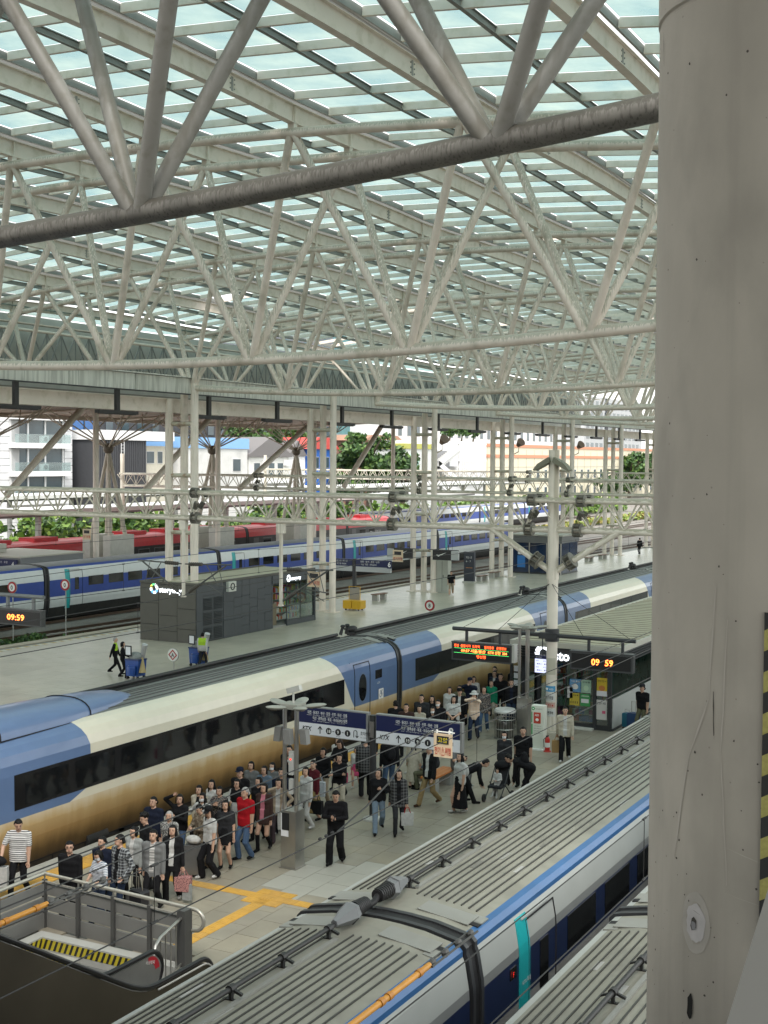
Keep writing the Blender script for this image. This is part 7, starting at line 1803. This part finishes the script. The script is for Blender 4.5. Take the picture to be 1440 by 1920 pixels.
    if glasses:
        m = MB()
        for s in (-1, 1): m.path([hd(s*.034+.021*cos(a), .094, .018+.017*sin(a)) for a in np.linspace(0, 2*pi, 11)[:-1]], .0022, n=4, closed=True); m.tube(hd(s*.055, .09, .022), hd(s*.082, .0, .022), .002, n=4)
        m.tube(hd(-.013, .095, .02), hd(.013, .095, .02), .002, n=4); child(m, 'glasses', EYEM)
    R = Matrix.Rotation(yaw, 3, 'Z')
    HAND[lab] = {s: Vector((x, y, z))+R@Vector(jh[1 if s == 'R' else -1][0]+jh[1 if s == 'R' else -1][1]*.1*g) for s in 'LR'}
    HAND[lab]['back'] = (Vector((x, y, z))+R@Vector(up((0, -.13*g, .70*h))), yaw); HAND[lab]['root'] = t
    return t
# carried things
def bag(lab, p, w_=.30, d_=.12, hh=.34, c='white', yaw=0.0, name='shopping_bag', cat='bag', hl=.14, print_=None, strap=None):
    x, y, z = p; t = thing(name, lab, cat, (x, y, z-hl-hh)); m = MB(); b = z-hl-hh
    m.prism([(-w_/2*.92, b), (w_/2*.92, b), (w_/2, b+hh*.6), (w_/2*.96, b+hh), (-w_/2*.96, b+hh), (-w_/2, b+hh*.6)], 'y', -d_/2, d_/2); m.v = [(v[0]+x, v[1]+y, v[2]) for v in m.v]
    bo = m.build('bag_body', C[c] if isinstance(c, str) else c, t)
    hm = MB()
    for s in (-1, 1): hm.path([(x-w_*.25, y+s*d_*.42, b+hh*.97), (x-w_*.12, y+s*d_*.2, z-.01), (x+w_*.12, y+s*d_*.2, z-.01), (x+w_*.25, y+s*d_*.42, b+hh*.97)], .009, n=5)
    hm.build('handles', C[strap] if strap else (C[c] if isinstance(c, str) else c), t); t.rotation_euler = (0, 0, yaw); return t
def backpack(lab, who, c, s=1.0):
    p, yaw = HAND[who]['back']; t = thing('backpack', lab, 'backpack', p); m = MB()
    V_, Q_ = surfnet(*(lambda f, l: (f, l, .02))(*field([('e', ((0, -.04, -.03), (.15*s, .10*s, .21*s)), 0, .03), ('e', ((0, -.10*s, -.09), (.11*s, .06*s, .11*s)), 0, .03)], .02)))
    m.v = [tuple(v) for v in V_]; m.f = [tuple(a) for a in Q_.tolist()]; m.m = [0]*len(m.f); me = m.mesh('pack', C[c], (0, 0, 0), 70)
    o = bpy.data.objects.new('pack', me); COL.objects.link(o); o.parent = t
    m = MB()
    for q in (-1, 1): m.path([(q*.09, -.0, .15), (q*.11, .10, .17), (q*.11, .24, .08), (q*.12, .22, -.1), (q*.12, .05, -.17)], .016, n=5)
    o = bpy.data.objects.new('straps', m.mesh('straps', C[c])); COL.objects.link(o); o.parent = t; t.rotation_euler = (0, 0, yaw)
def suitcase(lab, x, y, c, hh=.62, w_=.42, d_=.26, yaw=0.0, handle=0.0):
    t = thing('suitcase', lab, 'suitcase', (x, y, 0)); m = MB(); r = .04
    m.prism([(-w_/2+r, .07), (w_/2-r, .07), (w_/2, .07+r), (w_/2, .07+hh-r), (w_/2-r, .07+hh), (-w_/2+r, .07+hh), (-w_/2, .07+hh-r), (-w_/2, .07+r)], 'y', -d_/2, d_/2); m.v = [(v[0]+x, v[1]+y, v[2]) for v in m.v]; sh = m.build('shell', c, t)
    for k in range(5): MB().bx(x-w_*.42+.2*w_*k, x-w_*.42+.2*w_*k+.02, y-d_/2-.008, y-d_/2, .12, .04+hh).build('rib', c, sh)
    m = MB()
    for a in (-1, 1):
        for b in (-1, 1): m.tube((x+a*w_*.38, y+b*d_*.32-.01, .035), (x+a*w_*.38, y+b*d_*.32+.02, .035), .035, n=10)
    m.build('wheels', INK, t); m = MB(); zt = .07+hh+max(.03, handle)
    m.path([(x-.09, y, .06+hh), (x-.09, y, zt), (x+.09, y, zt), (x+.09, y, .06+hh)], .010, n=5); m.build('handle', INOX, t); MB().bx(x-.05, x+.05, y-d_/2-.02, y-d_/2, .05+hh*.45, .08+hh*.45).build('side_grip', INK, t); t.rotation_euler = (0, 0, yaw)
D_ = RAD
def P_(lab, x, y, yaw, **k): return person(lab, x, y, D_(yaw), **k)
PHONE = {'R': (.07, .27, .66, (.8, -.5, -.5)), 'L': (-.06, .26, .64, (-.8, -.5, -.5))}
CLASP = {'R': (.05, .22, .57, (.9, -.4, -.3)), 'L': (-.05, .22, .57, (-.9, -.4, -.3))}
CROSS = {'R': (-.12, .20, .67, (.9, -.2, -.4)), 'L': (.12, .22, .655, (-.9, -.2, -.4))}
# front of the crowd by the fence
P_('man in white striped T-shirt holding a black jacket and a white bag by the train', -20.03, 20.9, 205, h=1.74, top='stripe', sleeve='short', bottom=('pants', 'black', 1.1), twist=.4, nod=.4, stride=.45, arms={'R': (.28, .30, .56)}, hem=.46)
P_('person in pale pink coat cut off by the left picture edge', -20.75, 20.35, 190, h=1.64, fem=True, top='pink', coat=.30, bottom=('pants', 'white', 1), hair='long')
P_('middle aged man in black zip jacket behind the fence corner', -17.98, 20.2, 195, h=1.72, top='black', glasses=True, twist=.35, inner=None)
P_('small woman in blue striped top with white mask leaning at the fence', -17.42, 20.45, 170, h=1.56, fem=True, top='stripeb', sleeve='short', mask=True, hair='bob', bottom=('pants', 'jeand', 1), nod=.4, arms={'L': (-.22, .32, .62), 'R': (.05, .3, .62)})
P_('smiling man in dark jacket behind the plaid shirted young man', -17.81, 21.0, 185, h=1.64, top='navy', twist=-.2)
P_('young man in dark plaid shirt over black tee pulling a suitcase handle', -17.3, 20.95, 165, h=1.77, top='plaid', inner='black', hem=.44, bottom=('pants', 'jeand', 1), twist=-.3, arms={'L': (-.28, .12, .54)})
P_('woman in pale grey jacket over white top beside the man in grey suit jacket', -17.79, 22.0, 185, h=1.60, fem=True, top='lgrey', inner='white', hair='bun', bottom=('pants', 'black', 1.1), twist=-.2)
P_('man with curly black hair and black printed tee looking down', -17.95, 22.6, 150, h=1.75, top='black', sleeve='short', hair='curly', nod=.3, fat=1.15, bottom=('pants', 'char', 1.1), twist=.1)
P_('man in grey suit jacket over striped grey sweater', -17.03, 21.7, 195, h=1.72, top='tweed', inner='stripeg', hem=.42, bottom=('pants', 'black', 1.15), fat=1.1)
P_('elderly woman with grey hair in grey flowered blouse', -17.93, 23.42, 195, h=1.58, fem=True, top='floral', sleeve='short', hair='bob', hc=HAIRG, bottom=('pants', 'jean', 1.1), fat=1.12)
P_('woman with long black hair in long black jacket carrying a pink flowered bag', -17.02, 22.35, 200, h=1.66, fem=True, top='black', inner='white', coat=.40, hair='long', bottom=('pants', 'black', 1.3), shoes='shoew', arms={'L': (-.26, .08, .47)})
P_('woman in black top shading her eyes with one raised hand', -18.45, 24.5, 185, h=1.66, fem=True, top='black', hair='tied', bottom=('pants', 'jean', 1), twist=.3, arms={'R': (.10, .14, .985, (1, .3, .2)), 'L': (-.03, .24, .70, (-.9, -.2, -.5))})
P_('woman in white blouse and white mask behind the man in brown camouflage', -18.2, 25.05, 185, h=1.60, fem=True, top='white', hair='long', mask=True, bottom=('pants', 'white', 1), arms={'R': (.30, .15, .72)})
P_('young person in brown camouflage jacket with black shoulder bag looking at a phone', -17.75, 24.36, 160, h=1.56, top='camo', bottom=('pants', 'camo', 1.4), hair='short', nod=.5, arms=PHONE, coat=.36)
P_('woman with black cap in white tee and wide black trousers next to a silver suitcase', -17.2, 23.95, 160, h=1.66, fem=True, top='white', sleeve='short', hair='long', bottom=('pants', 'black', 1.55), shoes='shoew', cap=('cap', 'black'), nod=.3, twist=.5)
P_('woman in dark dotted cardigan with raised hands', -18.2, 25.75, 190, h=1.60, fem=True, top='dots', hair='tied', bottom=('skirt', 'black', .25, .26), arms={'R': (.06, .2, .74, (.9, -.3, -.4)), 'L': (-.06, .2, .72, (-.9, -.3, -.4))})
P_('woman with very long hair in a white shirt farthest toward the cream train', -18.75, 26.2, 165, h=1.60, fem=True, top='white', hair='long', bottom=('pants', 'jeand', 1), twist=.5)
P_('young woman in short black dress with white socks and black boots', -17.3, 24.72, 195, h=1.62, fem=True, top='char', sleeve='short', hair='long', bottom=('skirt', 'black', .36, .20), socks=('white', .35), shoes='boot', stride=.12)
P_('woman with glasses in white shirt and black knitted vest', -18.2, 26.5, 185, h=1.62, fem=True, top='black', vest='white', hair='bob', glasses=True, bottom=('pants', 'black', 1), arms={'R': (.08, .24, .66)})
P_('grey haired man in red polo shirt and blue jeans', -17.3, 25.52, 170, h=1.74, top='red', sleeve='short', hair='short', hc=HAIRG, bottom=('pants', 'jean', 1.2), shoes='shoe', fat=1.22, stride=.2, hem=.47, twist=-.1)
P_('woman in dark brown blazer over pink top with mini skirt and black knee socks', -17.3, 26.33, 190, h=1.66, fem=True, top='brown', inner='pink', coat=.42, hair='bob', bottom=('skirt', 'brown', .40, .20), socks=('black', .85), shoes='boot', stride=.3, twist=-.2)
P_('woman with black bob in dark top behind the brown blazer', -17.9, 27.0, 185, h=1.60, fem=True, top='black', hair='bob', bottom=('pants', 'black', 1), twist=-.3)
P_('yawning woman in beige jacket carrying a white tote bag', -17.35, 27.05, 200, h=1.62, fem=True, top='beige', hem=.44, inner='white', hair='bob', bottom=('pants', 'plum', 1.35), shoes='shoeb', arms={'R': (.06, .17, .86, (.9, -.3, -.5)), 'L': (-.24, .12, .60)})
P_('woman with round glasses in denim jacket', -18.38, 27.98, 185, h=1.62, fem=True, top='denim', hair='tied', glasses=True, bottom=('pants', 'black', 1))
P_('person in grey shirt with white mask at the back of the denim jacket', -18.55, 28.62, 185, h=1.56, top='grey', mask=True, hair='bob', fem=True, bottom=('pants', 'black', 1))
P_('stern man in dark navy shirt partly behind the pedestal pole', -17.7, 27.75, 195, h=1.70, top='navy', bottom=('pants', 'black', 1.1), shoes='shoew')
P_('woman in white hooded jacket and white trousers with black shoulder bag', -17.35, 28.35, 165, h=1.64, fem=True, top='white', hair='tied', bottom=('pants', 'white', 1.15), shoes='shoew', twist=.5, hem=.45)
P_('woman in maroon sweater and long mustard skirt holding a black bag', -17.58, 29.1, 160, h=1.64, fem=True, top='maroon', hair='short', bottom=('skirt', 'mustard', .16, .27), shoes='shoe', twist=.5)
P_('teenager in black with backpack straps holding a pink cup', -18.15, 30.55, 190, h=1.62, top='black', hair='bob', fem=True, bottom=('pants', 'beige', 1.1), arms=CLASP)
P_('woman in black track jacket with white sleeve stripes', -17.4, 30.15, 195, h=1.62, fem=True, top='black', hair='bun', bottom=('pants', 'cream', 1.2), inner=None, arms=CROSS)
P_('tall woman with long brown hair in black coat looking at her phone', -18.22, 31.6, 185, h=1.66, fem=True, top='black', coat=.34, hair='long', hc=HAIRD, bottom=('pants', 'black', 1.1), nod=.5, arms=PHONE)
P_('woman in white tee carrying a bright pink bag behind the black coat', -18.72, 32.35, 185, h=1.52, fem=True, top='white', sleeve='short', hair='long', bottom=('pants', 'white', 1))
P_('small child in bright pink skirt and pale blue top holding hands', -18.35, 32.75, 200, h=1.18, fem=True, top='white', sleeve='short', bottom=('skirt', 'hotpink', .30, .24), socks=('white', .5), shoes='shoew', hair='bun')
P_('person in black checked shirt and black trousers under the left sign board', -17.6, 31.95, 30, h=1.74, top='plaid2', hem=.40, bottom=('pants', 'black', 1.3), hair='short')
P_('person in black top and blue jeans with black backpack under the right sign board', -17.18, 32.6, 40, h=1.72, top='black', bottom=('pants', 'jean', 1.2), hair='short')
P_('woman in long cream dress under the right sign board', -16.85, 33.5, 20, h=1.62, fem=True, top='cream', bottom=('skirt', 'cream', .13, .26), hair='long')
P_('person in khaki trousers standing far behind the right sign board', -17.62, 35.1, 160, h=1.70, top='black', bottom=('pants', 'khaki', 1.1), shoes='shoew')
P_('young man in black hoodie and wide black trousers checking his phone alone', -15.27, 26.3, 200, h=1.76, top='black', bottom=('pants', 'black', 1.6), nod=.35, arms=PHONE, stride=.3, hem=.47, fat=1.12)
P_('woman in black cardigan and light jeans walking beside the plaid jacket', -15.62, 29.05, 215, h=1.66, fem=True, top='black', bottom=('pants', 'jeanl', 1.2), hair='bob', stride=.55, twist=-.6, arms={'L': (-.05, .24, .70, (-.9, -.3, -.5))})
P_('woman in open plaid shirt jacket with a white shopping bag', -15.12, 29.2, 215, h=1.66, fem=True, top='plaid2', inner='black', coat=.42, bottom=('pants', 'char', 1), hair='long', stride=.4, twist=.3)
P_('man in open black jacket over white tee and khaki trousers walking', -15.62, 32.0, 165, h=1.72, top='black', inner='white', hem=.44, bottom=('pants', 'khaki', 1.25), shoes='shoeb', stride=.6, nod=.4, twist=.2)
P_('woman in white blouse and long black skirt with white backpack', -14.58, 31.75, 150, h=1.66, fem=True, top='white', sleeve='short', hair='long', bottom=('skirt', 'black', .09, .25), shoes='shoew', twist=.2)
P_('seated person in blue grey checked shirt with dark backpack on the bench', -16.33, 33.5, 95, h=1.70, top='denim', sit=.45, bottom=('pants', 'olive', 1.1), arms=CLASP)
P_('seated person with pale grey cap looking down at a phone', -15.95, 34.45, 262, h=1.70, top='grey', sleeve='short', sit=.45, bottom=('pants', 'grey', 1.5), cap=('cap', 'lgrey'), nod=.6, arms=PHONE, shoes='shoew')
P_('person in black bending down over the stroller from the left', -14.75, 32.75, 300, h=1.70, top='black', lean=1.15, bottom=('pants', 'black', 1.2), arms={'R': (.12, .50, .72), 'L': (-.12, .52, .70)})
P_('person in black with big black backpack bending over the stroller from the right', -13.6, 34.0, 110, h=1.74, top='black', lean=1.2, bottom=('pants', 'black', 1.2), arms={'R': (.12, .5, .72), 'L': (-.12, .52, .70)})
P_('woman in dark coat half hidden behind the pedestal pole pipes', -18.5, 29.4, 190, h=1.62, fem=True, top='black', hair='long', mask=True); P_('man in charcoal jacket near the yellow line behind the track jacket', -18.9, 30.0, 185, h=1.72, top='char')
P_('woman in grey knit near the train behind the denim jacket', -19.0, 28.3, 190, h=1.60, fem=True, top='grey', hair='bob'); P_('man in black cap near the train behind the blazer', -18.6, 27.2, 185, h=1.70, top='black', cap=('cap', 'navy'))
P_('woman in cream cardigan near the train behind the red polo', -18.7, 25.6, 190, h=1.60, fem=True, top='cream', inner='black', hair='tied'); P_('man in navy shirt behind the woman shading her eyes', -18.75, 23.9, 185, h=1.70, top='navy')
P_('man in black windbreaker between the two sign boards', -18.6, 34.0, 190, h=1.72, top='black', coat=.44); P_('woman in brown coat below the right sign board near the yellow line', -18.9, 34.6, 185, h=1.62, fem=True, top='brown', coat=.36, hair='long')
P_('woman in black dress waiting left of the white blouse', -19.1, 39.3, 190, h=1.60, fem=True, top='black', hair='long', bottom=('skirt', 'black', .24, .25)); P_('man in grey hoodie behind the white mask above the sign', -19.2, 38.7, 190, h=1.72, top='char')
P_('woman in white shirt between the green cardigan and the train', -19.3, 42.0-.9, 195, h=1.60, fem=True, top='white', hair='bob'); P_('man in dark shirt behind the green cardigan', -18.6, 44.0, 190, h=1.72, top='black')
# above the sign boards
P_('young man with fringe in brown jacket above the right sign board', -18.9, 37.0, 195, h=1.72, top='brown', twist=.1); P_('woman in white collar smiling above the right sign board', -18.8, 37.75, 195, h=1.54, fem=True, top='cream', hair='tied')
P_('woman with white mask and black coat above the right sign board', -18.15, 37.4, 190, h=1.62, fem=True, top='black', mask=True, hair='long'); P_('man in black hoodie with mask above the right sign board', -18.4, 38.3, 190, h=1.68, top='black', mask=True)
P_('person in black with back turned close to the train coupling', -19.6, 37.6, 30, h=1.66, top='black')
# crowd in front of the shop
P_('woman with long hair and white blouse clasping her hands', -18.39, 39.5, 195, h=1.62, fem=True, top='white', sleeve='short', hair='long', bottom=('skirt', 'black', .25, .25), arms=CLASP)
P_('man with black cap and white shirt under a black jacket', -18.75, 40.75, 195, h=1.64, top='black', inner='white', cap=('cap', 'black'), bottom=('pants', 'black', 1.1))
P_('woman with white hat and peach striped shirt holding hands at her mouth', -18.05, 40.4, 195, h=1.66, fem=True, top='peach', cap=('hat', 'white'), hair='long', bottom=('pants', 'jeand', 1.3), hem=.42, arms={'R': (.03, .17, .86, (.9, -.2, -.4)), 'L': (-.03, .17, .85, (-.9, -.2, -.4))})
P_('woman in dark patterned jacket and jeans behind the white hat', -18.25, 41.7, 195, h=1.62, fem=True, top='dots', hair='tied', bottom=('pants', 'jean', 1.2), shoes='shoew', coat=.42)
P_('man with dark cap and dark jacket taking a picture', -19.2, 42.6, 190, h=1.70, top='navy', cap=('cap', 'navy'), arms={'R': (.06, .24, .86, (.9, -.2, -.4)), 'L': (-.06, .24, .85, (-.9, -.2, -.4))})
P_('woman in white peeking behind the dark cap', -19.5, 43.6, 195, h=1.60, fem=True, top='white', hair='tied'); P_('woman in bright green cardigan and cream trousers', -18.57, 43.05, 200, h=1.62, fem=True, top='green', hair='bob', bottom=('pants', 'cream', 1.25), shoes='shoew', stride=.4, twist=.2)
P_('man in black jacket and dark jeans walking from the shop', -17.75, 42.95, 205, h=1.74, top='black', bottom=('pants', 'jeand', 1.15), stride=.5, inner='navy')
P_('young man in dark suit over white shirt at the back of the queue', -19.05, 44.5, 170, h=1.72, top='navy', inner='white', coat=.44, bottom=('pants', 'navy', 1), twist=.3); P_('tall man in black suit at the far back of the queue', -19.4, 45.3, 190, h=1.74, top='black', coat=.42)
P_('woman with dark hair and black dress near the train at the far back', -19.0, 46.2, 200, h=1.62, fem=True, top='black', sleeve='short', hair='long', bottom=('skirt', 'black', .25, .24)); P_('woman in olive jacket half hidden left of the capped man', -19.15, 41.6, 190, h=1.60, fem=True, top='olive', hair='tied')
# right of the crowd
P_('woman with white mask in charcoal shirt jacket standing right of the bench', -14.64, 34.95, 190, h=1.64, fem=True, top='char', hair='tied', mask=True, bottom=('pants', 'black', 1.1), coat=.42, hc=HAIRB)
P_('man in black tee with pale blue chest print and backpack', -14.2, 35.3, 190, h=1.76, top='black', sleeve='short', bottom=('pants', 'black', 1.1), twist=.2)
P_('young man in white open jacket and black trousers in front of the shop', -14.25, 38.95, 200, h=1.74, top='cream', inner='white', hem=.45, bottom=('pants', 'black', 1.3), shoes='shoew', stride=.45, twist=.1)
P_('man with dark cap in black polo pulling a blue suitcase beside the shop wall', -13.37, 44.3, 165, h=1.72, top='black', sleeve='short', cap=('cap', 'char'), bottom=('pants', 'olive', 1.1))
# far platform
fp = 'people on the far wide platform'
P_('man in black tee and beige shorts walking alone on the far platform', -38.88, 82.9, 205, h=1.74, top='black', sleeve='short', bottom=('shorts', 'beige', 1.3), shoes='shoew', stride=.6, group=fp, vox=.026)
P_('man in dark clothes standing at the far end beside the pillar', -39.6, 129.5, 40, h=1.72, top='black', bottom=('pants', 'black', 1), group=fp, vox=.03)
P_('cleaner with grey hair in yellow green safety vest', -37.25, 44.8, 300, h=1.66, top='hi', vest='black', bottom=('pants', 'black', 1), hc=HAIRG, stride=.6, group=fp, vox=.022)
P_('cleaner in black with yellow green collar pushing a blue cart', -36.3, 44.15, 305, h=1.60, fem=True, top='black', hair='bob', bottom=('pants', 'black', 1.1), stride=.3, group=fp, vox=.022, arms={'R': (.15, .35, .58), 'L': (-.15, .35, .58)})
P_('cleaner in yellow green vest over white sleeves beside the second blue cart', -34.95, 48.1, 20, h=1.64, top='hi', vest='white', bottom=('pants', 'char', 1), stride=.5, group=fp, vox=.022)

# ---------------------------------------------------------------- carried things
def H(lab, s): return HAND[lab][s]
def find(k): return [n for n in HAND if k in n][0]
n = find('white striped T-shirt'); p = H(n, 'R'); bag('white paper carrier bag held by the man in striped T-shirt', (p.x+.05, p.y-.12, p.z+.05), .42, .16, .42, 'white', D_(30))
m = MB(); m.ell((p.x, p.y-.1, p.z+.02), (.24, .15, .11), 12, 7).ell((p.x-.12, p.y-.05, p.z-.1), (.13, .12, .2), 10, 6); tag(m.build('folded_jacket', C['black'], smooth=60), 'black jacket folded over the arm of the man in striped T-shirt', 'jacket')
p = H(find('pink flowered bag'), 'L'); bag('pink flowered handbag held by the long haired woman in black', (p.x, p.y, p.z), .34, .2, .30, pattern('pink_floral', (.45, .22, .20), (.12, .05, .06), 'spot', 40), D_(15), 'handbag')
bag('clear plastic bag hanging below the pink flowered handbag', (p.x+.12, p.y-.02, p.z-.14), .2, .08, .34, 'lgrey', D_(10))
SIL = mat('case_silver', (.22, .22, .22), .35, metal=.6, var=.06); suitcase('large silver suitcase beside the woman in white tee', -17.62, 23.9, SIL, .66, .44, .28, D_(200), .05)
tag(MB().ell((-17.62, 23.9, .84), (.2, .13, .1), 12, 7).build('white_bundle', C['white'], smooth=60), 'white bundle lying on the large silver suitcase', 'bundle')
suitcase('small black suitcase of the young man in plaid shirt', -17.0, 21.2, INK, .5, .36, .24, D_(170), .42); suitcase('black and white striped suitcase behind the fence', -17.15, 22.0-.75, mat('case_grey', (.14, .14, .14), .5), .45, .34, .22, D_(180), .3)
p = H(find('white tote bag'), 'L'); bag('white cloth tote bag hanging from the arm of the woman in beige', (p.x, p.y, p.z+.12), .32, .1, .42, 'white', D_(200), 'tote_bag', hl=.24)
p = H(find('plaid shirt jacket'), 'L'); bag('white shopping bag with red handles held by the woman in plaid jacket', (p.x, p.y, p.z), .32, .13, .32, 'white', D_(215), strap='red')
p = H(find('maroon'), 'L'); bag('black handbag held by the woman in maroon sweater', (p.x, p.y, p.z+.05), .36, .14, .34, 'black', D_(180), 'handbag')
p = H(find('white open jacket'), 'R'); bag('brown paper bag held by the young man in white jacket', (p.x, p.y, p.z), .34, .16, .38, mat('kraft_paper', (.36, .22, .09), .8, var=.1), D_(20)); bag('black carrier bag held behind the brown paper bag', (p.x+.1, p.y+.08, p.z), .26, .12, .34, 'black', D_(15))
p = H(find('white hooded jacket'), 'R'); bag('black shoulder bag of the woman in white hooded jacket', (p.x, p.y, p.z+.12), .3, .12, .24, 'black', D_(160), 'shoulder_bag')
p = H(find('bright pink bag'), 'L'); bag('bright pink bag of the woman in white tee', (p.x, p.y, p.z), .26, .12, .3, 'hotpink', D_(185))
p = H(find('holding a pink cup'), 'R'); bag('white printed cloth bag hanging in front of the teenager in black', (p.x, p.y, p.z-.02), .28, .1, .4, 'stripeb', D_(190), 'tote_bag')
backpack('black backpack of the person in jeans under the sign', find('blue jeans with black backpack'), 'black'); backpack('white backpack of the woman in long black skirt', find('white backpack'), 'white', .85); backpack('dark grey backpack of the seated person in blue grey', find('blue grey checked'), 'char'); backpack('big black backpack of the bending person at right', find('big black backpack'), 'black', 1.15); backpack('black backpack of the man with blue chest print', find('chest print'), 'black', .9)
suitcase('blue suitcase pulled by the capped man beside the shop', -13.75, 44.55, mat('case_blue', (.02, .06, .16), .4), .56, .40, .26, D_(165), .40); suitcase('teal suitcase left of the blue suitcase', -14.05, 44.75, mat('case_teal', (.02, .16, .24), .4), .5, .3, .22, D_(165), .1)
for who, s, lab in ((find('checking his phone'), 'R', 'dark phone held by the young man in black hoodie'), (find('looking at her phone'), 'R', 'dark phone held by the tall woman in black coat'), (find('looking down at a phone'), 'R', 'dark phone held by the seated capped person')):
    p = H(who, s); tag(MB().obox(p, (.036, 0, 0), (0, .02, .07), (0, .004, -.001)).build('phone', INK), lab, 'phone')
# stroller with baby
t = thing('stroller', 'black stroller between the two bending people', 'stroller', (-14.2, 33.45, 0)); fm = MB()
for s in (-1, 1):
    fm.path([(-14.2+s*.22, 33.1, .12), (-14.2+s*.22, 33.45, .45), (-14.2+s*.22, 33.85, .98)], .016, n=6).path([(-14.2+s*.22, 33.85, .12), (-14.2+s*.22, 33.4, .5)], .016, n=6)
    for yy in (33.1, 33.85): MB().tube((-14.2+s*.24, yy, .11), (-14.2+s*.29, yy, .11), .11, n=14).build('wheel', INK, t)
fm.path([(-14.42, 33.85, .98), (-13.98, 33.85, .98)], .018).build('frame', DARK, t)
MB().bx(-14.4, -14.0, 33.2, 33.6, .38, .44).obox((-14.2, 33.72, .66), (.2, 0, 0), (0, .06, .24), (0, .03, -.008)).build('seat', C['char'], t); MB().ell((-14.2, 33.75, .93), (.24, .2, .12), 12, 6).build('hood', C['black'], t, smooth=60)
person('baby in white clothes sitting in the black stroller', -14.2, 33.42, D_(170), h=.80, top='white', sit=.46, bottom=('pants', 'white', 1.2), shoes='shoew', hair='short', fat=1.25, vox=.014, arms={'R': (.12, .2, .6), 'L': (-.12, .2, .6)}, z=.0)
# cleaning carts
def cart(x, y, lab, yaw=0.0):
    t = thing('cleaning_cart', lab, 'cleaning cart', (x, y, 0), 'blue cleaning carts'); B = mat('cart_blue', (.012, .06, .26), .4)
    MB().prism([(-.3, .14), (.3, .14), (.36, .82), (-.36, .82)], 'y', -.28, .28).build('tub', B, t); o = t.children[-1]
    for v in o.data.vertices: v.co = Vector((v.co.x+x*1, v.co.y+y*1, v.co.z))
    MB().bx(x-.38, x+.38, y-.3, y+.3, .82, .87).build('rim', mat('cart_navy', (.01, .03, .12), .4), t); MB().ell((x, y, .95), (.33, .26, .22), 12, 7).build('bag', C['lgrey'], t, smooth=60)
    MB().lathe((x+.1, y-.42, .2), [(.16, 0), (.19, .35), (.17, .4)], 12).build('bucket', B, t, smooth=40)
    for dx in (-.28, .28):
        for dy in (-.22, .22): MB().tube((x+dx-.03, y+dy, .07), (x+dx+.03, y+dy, .07), .07, n=10).build('wheel', INK, t)
    pn = MB().bx(x-.35, x+.0, y-.30, y-.27, 1.0, 1.45).build('sign_panel', INK, t); MB().bx(x-.30, x-.05, y-.305, y-.30, 1.06, 1.40).build('sign_sheet', SGW, pn)
    MB().tube((x+.2, y+.2, .9), (x+.42, y+.1, 1.5), .1, .13, n=8).build('rolled_sheet', mat('sheet_silver', (.5, .5, .5), .4, metal=.3), t); MB().tube((x+.44, y-.1, .3), (x+.36, y, .95), .16, .03, n=10).build('broom_head', mat('broom_straw', (.42, .32, .16), .8), t)
    text('코레일', WHITE, o, (x-.2, y-.30, .5), R_, U_, width=.35, size=.09)
cart(-35.75, 44.35, 'blue cleaning cart pushed by the cleaner in black'); cart(-35.5, 48.55, 'blue cleaning cart beside the cleaner in white sleeves')
